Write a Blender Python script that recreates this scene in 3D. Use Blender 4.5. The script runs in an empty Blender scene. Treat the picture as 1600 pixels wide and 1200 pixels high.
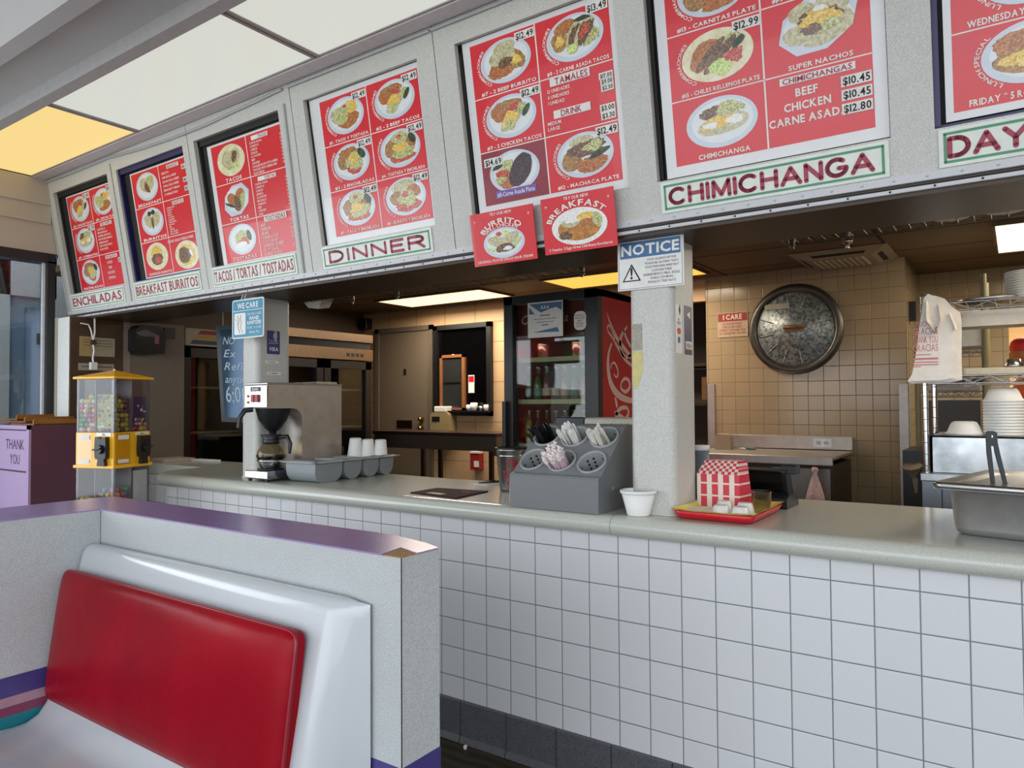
import bpy, math, random
from mathutils import Vector, Matrix, Euler
random.seed(7)
S = bpy.context.scene
COL = S.collection
PI = math.pi
# ------------------------------------------------------------------ camera, world, exposure
T = 0.11                                   # pitch of the counter tiles, metres
FPX = 1132.9                               # focal length for a 1600 px wide frame
CAM = Vector((2.0927, -2.1904, 1.2898))
YAW, PITCH, ROLL = -0.60940, 0.0262, -0.0060
_cy, _sy = math.cos(YAW), math.sin(YAW)
_f0 = Vector((_sy, _cy, 0)); _r0 = Vector((_cy, -_sy, 0)); _u0 = Vector((0, 0, 1))
_fw = _f0*math.cos(PITCH) + _u0*math.sin(PITCH); _u1 = -_f0*math.sin(PITCH) + _u0*math.cos(PITCH)
_rt = _r0*math.cos(ROLL) + _u1*math.sin(ROLL); _up = -_r0*math.sin(ROLL) + _u1*math.cos(ROLL)
cd = bpy.data.cameras.new('camera'); cd.sensor_width = 36; cd.lens = FPX*36/1600
cd.clip_start = 0.02; cd.clip_end = 200
cam = bpy.data.objects.new('camera', cd); COL.objects.link(cam)
cam.matrix_world = Matrix(((_rt.x, _up.x, -_fw.x, CAM.x), (_rt.y, _up.y, -_fw.y, CAM.y), (_rt.z, _up.z, -_fw.z, CAM.z), (0, 0, 0, 1)))
S.camera = cam
def P(px, py, ax, v):
    """the point where the sight line of a photo pixel meets the real plane x|y|z = v"""
    d = _fw + _rt*((px-800)/FPX) - _up*((py-600)/FPX)
    i = 'xyz'.index(ax)
    return CAM + d*((v-CAM[i])/d[i])
S.view_settings.view_transform = 'Standard'; S.view_settings.look = 'None'
S.view_settings.gamma = 1; S.view_settings.use_curve_mapping = False
S.view_settings.exposure = 0.6
S.cycles.use_denoising = True
S.cycles.max_bounces = 8; S.cycles.diffuse_bounces = 4; S.cycles.glossy_bounces = 4; S.cycles.transparent_max_bounces = 48
S.cycles.sample_clamp_indirect = 4.0
S.cycles.caustics_reflective = False; S.cycles.caustics_refractive = False
w = bpy.data.worlds.new('daylight'); S.world = w; w.use_nodes = True
nt = w.node_tree; bg = nt.nodes['Background']
tc = nt.nodes.new('ShaderNodeTexCoord'); sp = nt.nodes.new('ShaderNodeSeparateXYZ'); rp = nt.nodes.new('ShaderNodeValToRGB')
mp = nt.nodes.new('ShaderNodeMapRange'); mp.inputs[1].default_value = -0.4; mp.inputs[2].default_value = 0.6
nt.links.new(tc.outputs['Generated'], sp.inputs[0]); nt.links.new(sp.outputs[2], mp.inputs[0]); nt.links.new(mp.outputs[0], rp.inputs[0])
e = rp.color_ramp.elements
e[0].position = 0.0; e[0].color = (0.20, 0.20, 0.20, 1); e[1].position = 1.0; e[1].color = (0.86, 0.95, 1.1, 1)
for p_, c_ in ((0.38, (0.30, 0.31, 0.30, 1)), (0.43, (0.75, 0.85, 1.0, 1)), (0.6, (1.0, 1.06, 1.15, 1))):
    k = e.new(p_); k.color = c_
nt.links.new(rp.outputs[0], bg.inputs[0]); bg.inputs[1].default_value = 1.0
def area(name, loc, target, size, power, col):
    l = bpy.data.lights.new(name, 'AREA'); l.shape = 'RECTANGLE'; l.size, l.size_y = size; l.energy = power; l.color = col
    o = bpy.data.objects.new(name, l); COL.objects.link(o); o.location = loc
    o.rotation_euler = (Vector(target)-Vector(loc)).to_track_quat('-Z', 'Y').to_euler(); return o
# daylight through the storefront behind the camera
area('storefront_daylight', (3.4, -5.0, 1.6), (2.2, 0, 1.2), (11.0, 2.8), 115, (0.92, 0.965, 1.0))
area('side_window_daylight', (-2.84, -2.4, 1.45), (0.4, -0.6, 0.7), (2.6, 1.8), 33, (0.88, 0.95, 1.0))
# ------------------------------------------------------------------ helpers
def srgb(h):
    if isinstance(h, str):
        h = h.lstrip('#'); c = [int(h[i:i+2], 16)/255 for i in (0, 2, 4)]
    else: c = [x/255 for x in h]
    return tuple((x/12.92 if x <= 0.04045 else ((x+0.055)/1.055)**2.4) for x in c)
class NT:
    def __init__(s, name):
        s.m = bpy.data.materials.new(name); s.m.use_nodes = True; s.t = s.m.node_tree; s.t.nodes.clear()
        s.out = s.t.nodes.new('ShaderNodeOutputMaterial'); s.b = s.t.nodes.new('ShaderNodeBsdfPrincipled')
        s.t.links.new(s.b.outputs[0], s.out.inputs[0])
    def n(s, ty, **kw):
        x = s.t.nodes.new('ShaderNode'+ty)
        for k, v in kw.items(): setattr(x, k, v)
        return x
    def l(s, a, b): s.t.links.new(a, b)
    def put(s, sock, v):
        if hasattr(v, 'is_output'): s.l(v, sock)
        elif isinstance(v, (tuple, list)) and len(v) == 3 and sock.type == 'RGBA': sock.default_value = (*v, 1)
        else: sock.default_value = v
    def math(s, op, a, b=0.0, c=0.0):
        x = s.n('Math', operation=op)
        for i, v in enumerate((a, b, c)): s.put(x.inputs[i], v)
        return x.outputs[0]
    def mix(s, f, a, b):
        x = s.n('Mix', data_type='RGBA'); s.put(x.inputs[0], f); s.put(x.inputs[6], a); s.put(x.inputs[7], b); return x.outputs[2]
    def noise(s, scale, detail=2, vec=None, rough=0.5):
        x = s.n('TexNoise'); x.inputs['Scale'].default_value = scale; x.inputs['Detail'].default_value = detail; x.inputs['Roughness'].default_value = rough
        s.l(vec if vec is not None else s.pos(), x.inputs['Vector']); return x.outputs[0]
    def pos(s):
        if not hasattr(s, '_g'): s._g = s.n('TexCoord').outputs['Object']
        return s._g
    def wpos(s): return s.n('NewGeometry').outputs['Position']
    def ramp(s, f, stops):
        x = s.n('ValToRGB'); e = x.color_ramp.elements; s.l(f, x.inputs[0])
        while len(e) < len(stops): e.new(0.5)
        for k, (p, c) in zip(e, stops): k.position = p; k.color = (*c, 1)
        return x.outputs[0]
    def bump(s, h, strength=0.2, dist=0.01):
        x = s.n('Bump'); x.inputs['Strength'].default_value = strength; x.inputs['Distance'].default_value = dist
        s.l(h, x.inputs['Height']); s.l(x.outputs[0], s.b.inputs['Normal'])
    def set(s, **kw):
        for k, v in kw.items(): s.put(s.b.inputs[{'col': 'Base Color', 'rough': 'Roughness', 'metal': 'Metallic', 'spec': 'Specular IOR Level', 'emit': 'Emission Color', 'es': 'Emission Strength', 'alpha': 'Alpha', 'coat': 'Coat Weight', 'cr': 'Coat Roughness', 'trans': 'Transmission Weight', 'sss': 'Subsurface Weight'}[k]], v)
        return s
MATS = {}
def mat(name, col, rough=0.5, metal=0, spec=0.5, var=0.06, scale=30, bump=0, coat=0, speck=0):
    """procedural material: base colour with fine noise variation (and optional bump or speckle)"""
    if name in MATS: return MATS[name]
    c = srgb(col); m = NT(name); m.set(rough=rough, metal=metal, spec=spec, coat=coat)
    f = m.noise(scale, 3)
    lo = tuple(x*(1-var) for x in c); hi = tuple(min(1, x*(1+var)) for x in c)
    r = m.ramp(f, [(0.3, lo), (0.7, hi)])
    if speck:
        g = m.noise(300, 2, rough=0.8)
        k = m.ramp(g, [(0.42, (1-speck,)*3), (0.58, (1+speck*0.6,)*3)])
        x = m.n('Mix', data_type='RGBA', blend_type='MULTIPLY'); x.inputs[0].default_value = 1; m.l(r, x.inputs[6]); m.l(k, x.inputs[7]); r = x.outputs[2]
    m.l(r, m.b.inputs['Base Color'])
    if bump: m.bump(f, bump)
    MATS[name] = m.m; return m.m
def emis(name, col, s, base='#cccccc', grain=0):
    if name in MATS: return MATS[name]
    m = NT(name); c = srgb(col); m.set(col=srgb(base), rough=0.4, es=s)
    if grain:
        g = m.noise(grain, 2, rough=0.7); m.l(m.ramp(g, [(0.35, tuple(x*0.88 for x in c)), (0.65, c)]), m.b.inputs['Emission Color'])
    else: m.set(emit=c)
    MATS[name] = m.m; return m.m
def glass(name, tint=(1, 1, 1), refl=1.0, rough=0.0):
    if name in MATS: return MATS[name]
    m = NT(name); tr = m.n('BsdfTransparent'); gl = m.n('BsdfGlossy'); fr = m.n('LayerWeight'); mx = m.n('MixShader')
    tr.inputs[0].default_value = (*tint, 1); gl.inputs['Roughness'].default_value = rough
    m.l(m.math('MULTIPLY_ADD', m.math('POWER', fr.outputs['Facing'], 5.0), 0.9*min(refl, 1.1), 0.045*refl), mx.inputs[0]); m.l(tr.outputs[0], mx.inputs[1]); m.l(gl.outputs[0], mx.inputs[2]); m.l(mx.outputs[0], m.out.inputs[0])
    MATS[name] = m.m; return m.m
def tilemat(name, u, v, tile, ou, ov, gw, tcol, gcol, rough, var=0.05, wob=0.0, pillow=0.004, tu=None):
    """square tiles laid out on two world axes"""
    m = NT(name); sx = m.n('SeparateXYZ'); m.l(m.wpos(), sx.inputs[0]); tu = tu or tile
    cu = m.math('DIVIDE', m.math('SUBTRACT', sx.outputs['xyz'.index(u)], ou), tu); cv = m.math('DIVIDE', m.math('SUBTRACT', sx.outputs['xyz'.index(v)], ov), tile)
    def edge(c, t):
        f = m.math('FRACT', c); return m.math('MULTIPLY', m.math('MINIMUM', f, m.math('SUBTRACT', 1.0, f)), t)
    d = m.math('MINIMUM', edge(cu, tu), edge(cv, tile))
    mr = m.n('MapRange', interpolation_type='SMOOTHSTEP'); m.l(d, mr.inputs[0]); mr.inputs[1].default_value = gw*0.6; mr.inputs[2].default_value = gw*1.2
    cb = m.n('CombineXYZ'); m.l(m.math('FLOOR', cu), cb.inputs[0]); m.l(m.math('FLOOR', cv), cb.inputs[1])
    wn = m.n('TexWhiteNoise'); m.l(cb.outputs[0], wn.inputs['Vector'])
    c = srgb(tcol); r = m.ramp(wn.outputs[0], [(0, tuple(x*(1-var) for x in c)), (1, tuple(min(1, x*(1+var)) for x in c))])
    m.l(m.mix(mr.outputs[0], srgb(gcol), r), m.b.inputs['Base Color'])
    m.l(m.math('ADD', m.math('MULTIPLY', m.math('SUBTRACT', 1.0, mr.outputs[0]), 0.5), rough), m.b.inputs['Roughness'])
    p = m.n('MapRange', interpolation_type='SMOOTHERSTEP'); m.l(d, p.inputs[0]); p.inputs[2].default_value = pillow
    h = p.outputs[0]
    if wob:
        sc = m.n('VectorMath', operation='SCALE'); m.l(wn.outputs['Color'], sc.inputs[0]); sc.inputs['Scale'].default_value = 3.0
        ad = m.n('VectorMath', operation='ADD'); m.l(m.wpos(), ad.inputs[0]); m.l(sc.outputs[0], ad.inputs[1])
        h = m.math('ADD', h, m.math('MULTIPLY', m.noise(9, 2, ad.outputs[0]), wob))
    m.bump(h, 0.5, 0.003)
    MATS[name] = m.m; return m.m
# ------------------------------------------------------------------ mesh builder
class MB:
    def __init__(s): s.v = []; s.f = []; s.m = []; s.s = []
    def add(s, vs, fs, m=0, sm=False, M=None):
        k = len(s.v); s.v += [(M @ Vector(q)) if M else Vector(q) for q in vs]
        for f in fs: s.f.append(tuple(i+k for i in f)); s.m.append(m); s.s.append(sm)
        return s
    def box(s, a, b, m=0, M=None):
        (x0, y0, z0), (x1, y1, z1) = a, b
        return s.add([(x0, y0, z0), (x1, y0, z0), (x1, y1, z0), (x0, y1, z0), (x0, y0, z1), (x1, y0, z1), (x1, y1, z1), (x0, y1, z1)],
                     [(0, 3, 2, 1), (4, 5, 6, 7), (0, 1, 5, 4), (1, 2, 6, 5), (2, 3, 7, 6), (3, 0, 4, 7)], m, False, M)
    def poly(s, pts, m=0): return s.add(pts, [tuple(range(len(pts)))], m)
    def prism(s, pts, fr, w0, w1, m=0, sm=False):
        """outline pts (u,v) swept between depths w0 and w1 of frame fr"""
        n = len(pts); vs = [fr(u, v, w0) for u, v in pts] + [fr(u, v, w1) for u, v in pts]
        s.add(vs, [tuple(range(n))[::-1], tuple(range(n, 2*n))], m)
        return s.add(vs, [(i, (i+1) % n, n+(i+1) % n, n+i) for i in range(n)], m, sm)
    def tube(s, path, r, n=8, m=0, closed=False, caps=True, flat=1.0):
        path = [Vector(p) for p in path]; N = len(path); rs = r if isinstance(r, (list, tuple)) else [r]*N
        ring = []; prev = None
        for i, p in enumerate(path):
            if closed: d = path[(i+1) % N]-path[i-1]
            else: d = path[min(i+1, N-1)]-path[max(i-1, 0)]
            d.normalize()
            if prev is None: a = d.orthogonal().normalized() if abs(d.z) > 0.9 else Vector((0, 0, 1)).cross(d).normalized()
            else: a = (prev - d*prev.dot(d)).normalized()
            prev = a; b = d.cross(a)
            ring += [p + (a*math.cos(2*PI*j/n) + b*(math.sin(2*PI*j/n)*flat))*rs[i] for j in range(n)]
        fs = [(i*n+j, i*n+(j+1) % n, ((i+1) % N)*n+(j+1) % n, ((i+1) % N)*n+j) for i in range(N if closed else N-1) for j in range(n)]
        s.add(ring, fs, m, True)
        if caps and not closed: s.add(ring[:n], [tuple(range(n))[::-1]], m); s.add(ring[-n:], [tuple(range(n))], m)
        return s
    def lathe(s, prof, n=24, o=(0, 0, 0), m=0, sm=True, M=None, cap=(False, False)):
        vs = [(o[0]+r*math.cos(2*PI*j/n), o[1]+r*math.sin(2*PI*j/n), o[2]+z) for r, z in prof for j in range(n)]
        N = len(prof)
        s.add(vs, [(i*n+j, i*n+(j+1) % n, (i+1)*n+(j+1) % n, (i+1)*n+j) for i in range(N-1) for j in range(n)], m, sm, M)
        if cap[0]: s.add(vs[:n], [tuple(range(n))[::-1]], m, False, M)
        if cap[1]: s.add(vs[-n:], [tuple(range(n))], m, False, M)
        return s
    def sphere(s, c, r, n=12, k=8, m=0, sc=(1, 1, 1)):
        pr = [(max(1e-5, math.sin(PI*i/k))*r, -math.cos(PI*i/k)*r) for i in range(k+1)]
        M = Matrix.Translation(Vector(c)) @ Matrix.Diagonal((*sc, 1)); return s.lathe(pr, n, m=m, M=M)
    def cyl(s, p, q, r, n=16, m=0, r2=None):
        return s.tube([p, q], [r, r if r2 is None else r2], n, m)
    def build(s, name, mats, parent=None, local=False, bevel=0, seg=2, sub=0):
        me = bpy.data.meshes.new(name); vs = s.v
        if parent is None and not local:
            lo = [min(q[i] for q in vs) for i in range(3)]; hi = [max(q[i] for q in vs) for i in range(3)]
            o = Vector(((lo[0]+hi[0])/2, (lo[1]+hi[1])/2, lo[2]))
        elif parent is not None and not local:
            o = Vector(parent.location)
            pp = parent.parent
            while pp: o = o + Vector(pp.location); pp = pp.parent
        else: o = Vector((0, 0, 0))
        me.from_pydata([tuple(q-o) for q in vs], [], s.f)
        if not isinstance(mats, (list, tuple)): mats = [mats]
        for q in mats: me.materials.append(q)
        me.polygons.foreach_set('material_index', s.m); me.polygons.foreach_set('use_smooth', s.s); me.update()
        ob = bpy.data.objects.new(name, me); COL.objects.link(ob)
        if parent is not None: ob.parent = parent
        elif not local: ob.location = o
        if bevel:
            b = ob.modifiers.new('bevel', 'BEVEL'); b.width = bevel; b.segments = seg; b.limit_method = 'ANGLE'; b.angle_limit = 0.6
        if sub:
            b = ob.modifiers.new('sub', 'SUBSURF'); b.levels = sub; b.render_levels = sub
        return ob
def tag(o, label, cat, group=None, kind=None):
    o['label'] = label; o['category'] = cat
    if group: o['group'] = group
    if kind: o['kind'] = kind
    return o
def struct(o): o['kind'] = 'structure'; return o
def thing(name, label, cat, loc=(0, 0, 0), rz=0, group=None):
    o = bpy.data.objects.new(name, None); COL.objects.link(o); o.location = loc; o.rotation_euler = (0, 0, rz)
    o.empty_display_size = 0.05; return tag(o, label, cat, group)
def dup(root, loc=None, rot=None, label=None, group=None):
    """copy a thing and each of its parts and sub-parts"""
    def cp(o, par):
        c = o.copy(); COL.objects.link(c)
        if par: c.parent = par
        for ch in kids.get(o, ()): cp(ch, c)
        return c
    kids = {}
    def walk(o):
        kids[o] = [q for q in ALLK.get(o.name, [])]
        for q in kids[o]: walk(q)
    ALLK = {}
    for q in root.children_recursive: ALLK.setdefault(q.parent.name, []).append(q)
    walk(root); r = cp(root, None)
    if loc is not None: r.location = loc
    if rot is not None: r.rotation_euler = rot
    if label: r['label'] = label
    if group: r['group'] = group
    return r
def frame(O, U, V, N=None):
    O, U, V = Vector(O), Vector(U).normalized(), Vector(V).normalized(); N = Vector(N).normalized() if N else U.cross(V)
    return lambda u, v, w=0.0: O + U*u + V*v + N*w
def XZ(y, sgn=-1): return frame((0, y, 0), (1, 0, 0), (0, 0, 1), (0, sgn, 0))      # faces the dining room
def YZ(x): return frame((x, 0, 0), (0, 1, 0), (0, 0, 1), (1, 0, 0))
def XY(z): return frame((0, 0, z), (1, 0, 0), (0, 1, 0), (0, 0, 1))
def rect(x0, y0, x1, y1): return [(x0, y0), (x1, y0), (x1, y1), (x0, y1)]
def rrect(x0, y0, x1, y1, r, k=4):
    o = []
    for cx, cy, a in ((x1-r, y0+r, -PI/2), (x1-r, y1-r, 0), (x0+r, y1-r, PI/2), (x0+r, y0+r, PI)):
        o += [(cx+r*math.cos(a+PI/2*i/k), cy+r*math.sin(a+PI/2*i/k)) for i in range(k+1)]
    return o
def ell(cx, cy, rx, ry, n=28, rot=0): return [(cx+rx*math.cos(2*PI*i/n)*math.cos(rot)-ry*math.sin(2*PI*i/n)*math.sin(rot), cy+rx*math.cos(2*PI*i/n)*math.sin(rot)+ry*math.sin(2*PI*i/n)*math.cos(rot)) for i in range(n)]
def flat(mb, pts, fr, w, m=0): mb.poly([fr(u, v, w) for u, v in pts], m)
# ------------------------------------------------------------------ lettering
CH = "ABCDEFGHIJKLMNOPQRSTUVWXYZabcdefghijklmnopqrstuvwxyz0123456789$#.,-/:*()'!&%"
GL = {}
def _glyphs():
    obs = []
    for wgt, off in ((0, 0.0), (1, 0.018), (2, 0.030)):
        for c in CH:
            cu = bpy.data.curves.new('g', 'FONT'); cu.body = c; cu.resolution_u = 2; cu.offset = off
            o = bpy.data.objects.new('g', cu); COL.objects.link(o); obs.append((wgt, c, o))
    dg = bpy.context.evaluated_depsgraph_get()
    for wgt, c, o in obs:
        me = bpy.data.meshes.new_from_object(o.evaluated_get(dg))
        vs = [(q.co.x, q.co.y) for q in me.vertices]; fs = [tuple(p.vertices) for p in me.polygons]
        x0 = min(q[0] for q in vs); GL[wgt, c] = ([(q[0]-x0, q[1]) for q in vs], fs, max(q[0] for q in vs)-x0)
        bpy.data.meshes.remove(me)
    for wgt, c, o in obs:
        cu = o.data; bpy.data.objects.remove(o); bpy.data.curves.remove(cu)
_glyphs()
CAPH = max(q[1] for q in GL[0, 'H'][0])
def layout(s, wgt, sp=0.085):
    x = 0; out = []
    for c in s:
        if c == ' ' or (wgt, c) not in GL: x += 0.26; continue
        vs, fs, wd = GL[wgt, c]; out.append((x, vs, fs)); x += wd+sp
    return out, max(0.01, x-sp)
def txt(mb, s, fr, x, y, h, m=0, w=None, al='l', wgt=1, off=0.0008, slant=0.0):
    lay, W = layout(s, wgt); ky = h/CAPH; kx = ky*0.92 if w is None else w/W
    x0 = x - (W*kx if al == 'r' else W*kx/2 if al == 'c' else 0)
    for gx, vs, fs in lay: mb.add([fr(x0+(gx+a+slant*b)*kx, y+b*ky, off) for a, b in vs], fs, m)
    return W*kx
def arctxt(mb, s, fr, cx, cy, rx, ry, a0, a1, h, m=0, wgt=1, off=0.0008):
    lay, W = layout(s, wgt); ky = h/CAPH
    for gx, vs, fs in lay:
        pts = []
        for a, b in vs:
            t = a0+(a1-a0)*(gx+a)/W; k = b*ky; pts.append(fr(cx+(rx+k)*math.cos(t), cy+(ry+k)*math.sin(t), off))
        mb.add(pts, fs, m)
# ------------------------------------------------------------------ materials
M_TILE = tilemat('white_wall_tile', 'x', 'z', T, 0.0, 0.7865, 0.0017, '#d6d7d9', '#77797c', 0.16, 0.02)
M_KTILE = tilemat('tan_kitchen_tile', 'x', 'z', 0.1105, 0.015, 0.115, 0.0024, '#a28e70', '#75664f', 0.16, 0.05, wob=0.35)
M_KTILEY = tilemat('tan_kitchen_tile_side', 'y', 'z', 0.1105, 0.0, 0.115, 0.0024, '#9a8668', '#75664f', 0.18, 0.05, wob=0.3)
M_BLOCK = tilemat('painted_block', 'x', 'z', 0.2, 0.0, 0.1, 0.006, '#c4a27a', '#a58662', 0.5, 0.03, tu=0.4)
M_LAM = mat('grey_speckled_laminate', '#c6c5bf', 0.42, var=0.02, speck=0.17)
M_BOOTHL = mat('cool_grey_laminate', '#bcc0c0', 0.42, var=0.02, speck=0.17)
M_TRIMW = mat('white_metal_trim', '#c9c9cc', 0.35, var=0.03)
M_DARK = mat('dark_gap', '#181614', 0.7)
M_BLACK = mat('black_plastic', '#161617', 0.38)
M_BROWN = mat('brown_laminate', '#3d2a1b', 0.38, var=0.10, scale=14)
M_STEEL = mat('stainless_steel', '#b6b4b2', 0.28, metal=1, var=0.06, scale=40)
M_STEELB = mat('brushed_steel', '#b3aaa1', 0.42, metal=0.75, var=0.08, scale=18)
M_CHROME = mat('chrome', '#cfcfd0', 0.16, metal=1)
M_WHITE = mat('white_plastic', '#e6e4df', 0.4)
M_FOAM = mat('white_foam', '#ecebe7', 0.55, var=0.02)
M_PAPER = mat('white_paper', '#dedbd3', 0.7)
M_GLASS = glass('clear_glass', (0.93, 0.95, 0.94), 1.0)
M_CLEAR = glass('clear_plastic', (0.86, 0.87, 0.88), 0.9, 0.05)
M_RED = mat('red_print', '#d81f2c', 0.3, var=0.03, coat=0.3)
M_INK = mat('black_ink', '#15120f', 0.6)
M_WINK = mat('white_ink', '#e9e4dc', 0.5)
M_REDINK = mat('dark_red_ink', '#a3334a', 0.45)
M_GREEN = mat('green_border_ink', '#4f9070', 0.45)
M_SIGN = mat('pale_sign_plastic', '#dde2d8', 0.35)
M_POST = mat('white_poster_paper', '#dcdcdc', 0.28, var=0.02, coat=0.4)
M_TAG = mat('white_price_tag', '#e4e0da', 0.5)
# ------------------------------------------------------------------ the setting
mb = MB(); mb.box((-8, -6, -0.05), (8, 9, 0)); m = NT('dark_floor')
sx = m.n('TexWave', bands_direction='Y'); sx.inputs['Scale'].default_value = 6; sx.inputs['Distortion'].default_value = 3; m.l(m.pos(), sx.inputs[0])
m.l(m.ramp(sx.outputs[1], [(0, srgb('#2a2418')), (1, srgb('#403826'))]), m.b.inputs['Base Color']); m.set(rough=0.35)
struct(mb.build('floor', m.m))
# tiled counter front and its grey base tiles
CX0, CX1 = -1.70, 4.0
mb = MB(); mb.box((CX0, 0, 0.0), (CX1, 0.09, 0.848))
arc = [(CX0 - 0.22*math.sin(a), 0.22 - 0.22*math.cos(a)) for a in [PI/2*i/8 for i in range(9)]]
for (a, b), (c, d) in zip(arc, arc[1:]): mb.poly([(c, d, 0), (a, b, 0), (a, b, 0.848), (c, d, 0.848)])
mb.box((-2.7, 0.30, 0), (-1.92, 0.36, 0.848)); mb.box((-1.92, 0.22, 0), (-1.86, 0.36, 0.848))
struct(mb.build('wall_counter', M_TILE))
mb = MB(); ms = mat('grey_base_tile', '#55565a', 0.6, var=0.08, speck=0.35)
x = 0.32-0.214*9
while x < CX1:
    mb.prism([(0.0, 0.0), (-0.022, 0.0), (-0.018, 0.008), (-0.010, 0.022), (-0.009, 0.148), (-0.005, 0.154), (0, 0.154)], frame((0, 0, 0), (0, 1, 0), (0, 0, 1), (1, 0, 0)), x+0.002, x+0.212, 0); x += 0.214
mb.box((CX0-0.1, -0.004, 0), (CX1, 0.0, 0.150), 1)
struct(mb.build('baseboard_counter', [ms, M_DARK]))
# header over the counter: a leaning fascia with seven lit-box openings
HO, HV, HN = Vector((0, -0.005, 1.865)), Vector((0, -0.16991, 0.98546)), Vector((0, -0.98546, -0.16991))
H = frame(HO, (1, 0, 0), HV, HN)
OPEN = [(-2.837, -2.170), (-2.066, -1.396), (-1.295, -0.624), (-0.450, 0.218), (0.405, 1.056), (1.157, 1.826), (1.928, 2.597)]
T0, T1 = 0.132, 0.765
xs = [-2.905] + [q for a in OPEN for q in a] + [4.2]
mb = MB()
for i in range(len(xs)-1):
    for t0, t1 in ((0.0, T0), (T0, T1), (T1, 0.90)):
        if i % 2 == 1 and t0 == T0: continue
        mb.poly([H(xs[i], t0), H(xs[i+1], t0), H(xs[i+1], t1), H(xs[i], t1)])
for a, b in OPEN:
    for u0, v0, u1, v1 in ((a, T0, a, T1), (b, T1, b, T0), (b, T0, a, T0), (a, T1, b, T1)):
        mb.poly([H(u0, v0), H(u0, v0, -0.035), H(u1, v1, -0.035), H(u1, v1)])
    mb.poly([H(a, T0, -0.035), H(b, T0, -0.035), H(b, T1, -0.035), H(a, T1, -0.035)], 1)
mb.poly([(-2.905, -0.005, 1.865), tuple(H(-2.905, 0.9)), (-2.905, 0.34, 2.75), (-2.905, 0.34, 1.85)])
for sx_ in (0.308, -0.530, -1.345): flat(mb, rect(sx_-0.0012, 0.0, sx_+0.0012, 0.88), H, 0.0006, 1)
struct(mb.build('wall_header', [M_LAM, M_DARK]))
mb = MB(); mb.box((-2.905, 0.0, 1.835), (4.2, 0.34, 1.862)); mb.box((-2.905, 0.32, 1.84), (4.2, 0.34, 2.75))
struct(mb.build('ceiling_soffit', M_BROWN))
mb = MB(); mb.prism(rect(-2.905, 0.006, 4.2, 0.026), H, 0.0, 0.006); x = -2.85
while x < 3.2:
    p = H(x, 0.016, 0.007); mb.sphere(p, 0.0035, 8, 4); x += 0.078
struct(mb.build('trim_1', M_TRIMW))
mb = MB(); mb.box((-2.905, -0.012, 1.846), (4.2, 0.012, 1.858)); mb.box((-2.905, -0.013, 1.847), (4.2, -0.012, 1.857), 0); x = -2.8
while x < 3.2: mb.cyl((x, -0.015, 1.8515), (x, -0.012, 1.8515), 0.003, 6, 1); x += 0.105
mb.tube([(-2.905, -0.012, 1.862), (4.2, -0.012, 1.862)], 0.006, 8, 2)
struct(mb.build('trim_2', [M_TRIMW, M_DARK, mat('dark_bronze', '#3a322e', 0.45)]))
mb = MB()      # beading along the top of the header, with its sagging lengths and uprights
for a, b, sag in ((-2.88, -2.12, 0.004), (-2.12, -0.57, 0.028), (-0.53, 0.30, 0.0), (0.31, 2.4, 0.0)):
    mb.tube([H(a+(b-a)*i/8, 0.842-0.0-sag*4*(i/8)*(1-i/8)*(1 if i < 6 else 0.8), 0.006) for i in range(9)], 0.007, 6)
mb.tube([H(-0.575, 0.78, 0.004), H(-0.585, 0.4, 0.004), H(-0.59, 0.03, 0.004)], 0.006, 6)
mb.tube([H(-2.115, 0.81, 0.003), H(-2.115, 0.03, 0.003)], 0.0035, 6); mb.tube([H(-2.90, 0.87, 0.003), H(-2.90, 0.0, 0.003)], 0.004, 6)
struct(mb.build('trim_3', mat('grey_bead', '#aeaeae', 0.4)))
# ceiling over the dining side: light trough, two beams, raised ceiling
M_CEIL = mat('grey_ceiling_paint', '#c2c0bf', 0.6, var=0.03, scale=4)
mb = MB(); mb.box((-2.95, -1.02, 2.76), (4.4, 0.0, 2.80)); mb.box((-2.95, -5.2, 3.32), (4.4, -1.02, 3.36))
struct(mb.build('ceiling', M_CEIL))
mb = MB(); mb.box((-2.95, -1.02, 2.70), (4.4, -0.963, 2.78)); mb.box((-2.95, -1.03, 2.70), (4.4, -1.02, 3.34))
struct(mb.build('trim_4', M_CEIL))
mb = MB(); mb.box((-2.95, -0.728, 2.698), (4.4, -0.672, 2.77)); struct(mb.build('trim_5', mat('dark_ceiling_trim', '#b2b0af', 0.5)))
mb = MB(); mb.box((-2.95, -0.232, 2.705), (4.4, -0.160, 2.76)); struct(mb.build('trim_6', mat('lilac_grey_trim', '#d2c9cc', 0.45)))
# left wall of the dining side, with the glass door
M_BEIGE = mat('beige_wall_paint', '#b5ab9c', 0.6, var=0.03, scale=5)
LX = -2.91
mb = MB(); mb.box((-3.03, -5.2, 2.25), (LX, -0.0, 3.4)); mb.box((-3.03, -5.2, 0), (LX, -1.25, 0.12))
mb.box((LX, -5.2, 2.435), (LX+0.012, -0.12, 2.55)); mb.box((LX, -5.2, 2.55), (LX+0.022, -0.12, 2.76))
struct(mb.build('wall_left', M_BEIGE))
mb = MB()
for a, b in (((-3.0, -1.25, 2.19), (-2.90, -0.09, 2.25)), ((-3.0, -0.135, 0), (-2.90, -0.09, 2.2)), ((-3.0, -1.25, 0), (-2.90, -1.19, 2.2))): mb.box(a, b)
d = mb.build('door_1', M_BLACK); struct(d)
mb = MB(); mb.box((-2.975, -1.19, 0.05), (-2.965, -0.15, 2.19)); mb.build('pane', glass('door_glass', (0.92, 0.95, 0.96), 1.0), d)
mb = MB(); mb.box((-2.955, -0.15, 0.0), (-2.93, -0.136, 2.19)); mb.build('seal', mat('white_aluminium', '#d9dbe0', 0.4), d)
M_STUC = mat('white_stucco', '#c9cdcc', 0.8, var=0.15, scale=120, bump=0.4)
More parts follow.
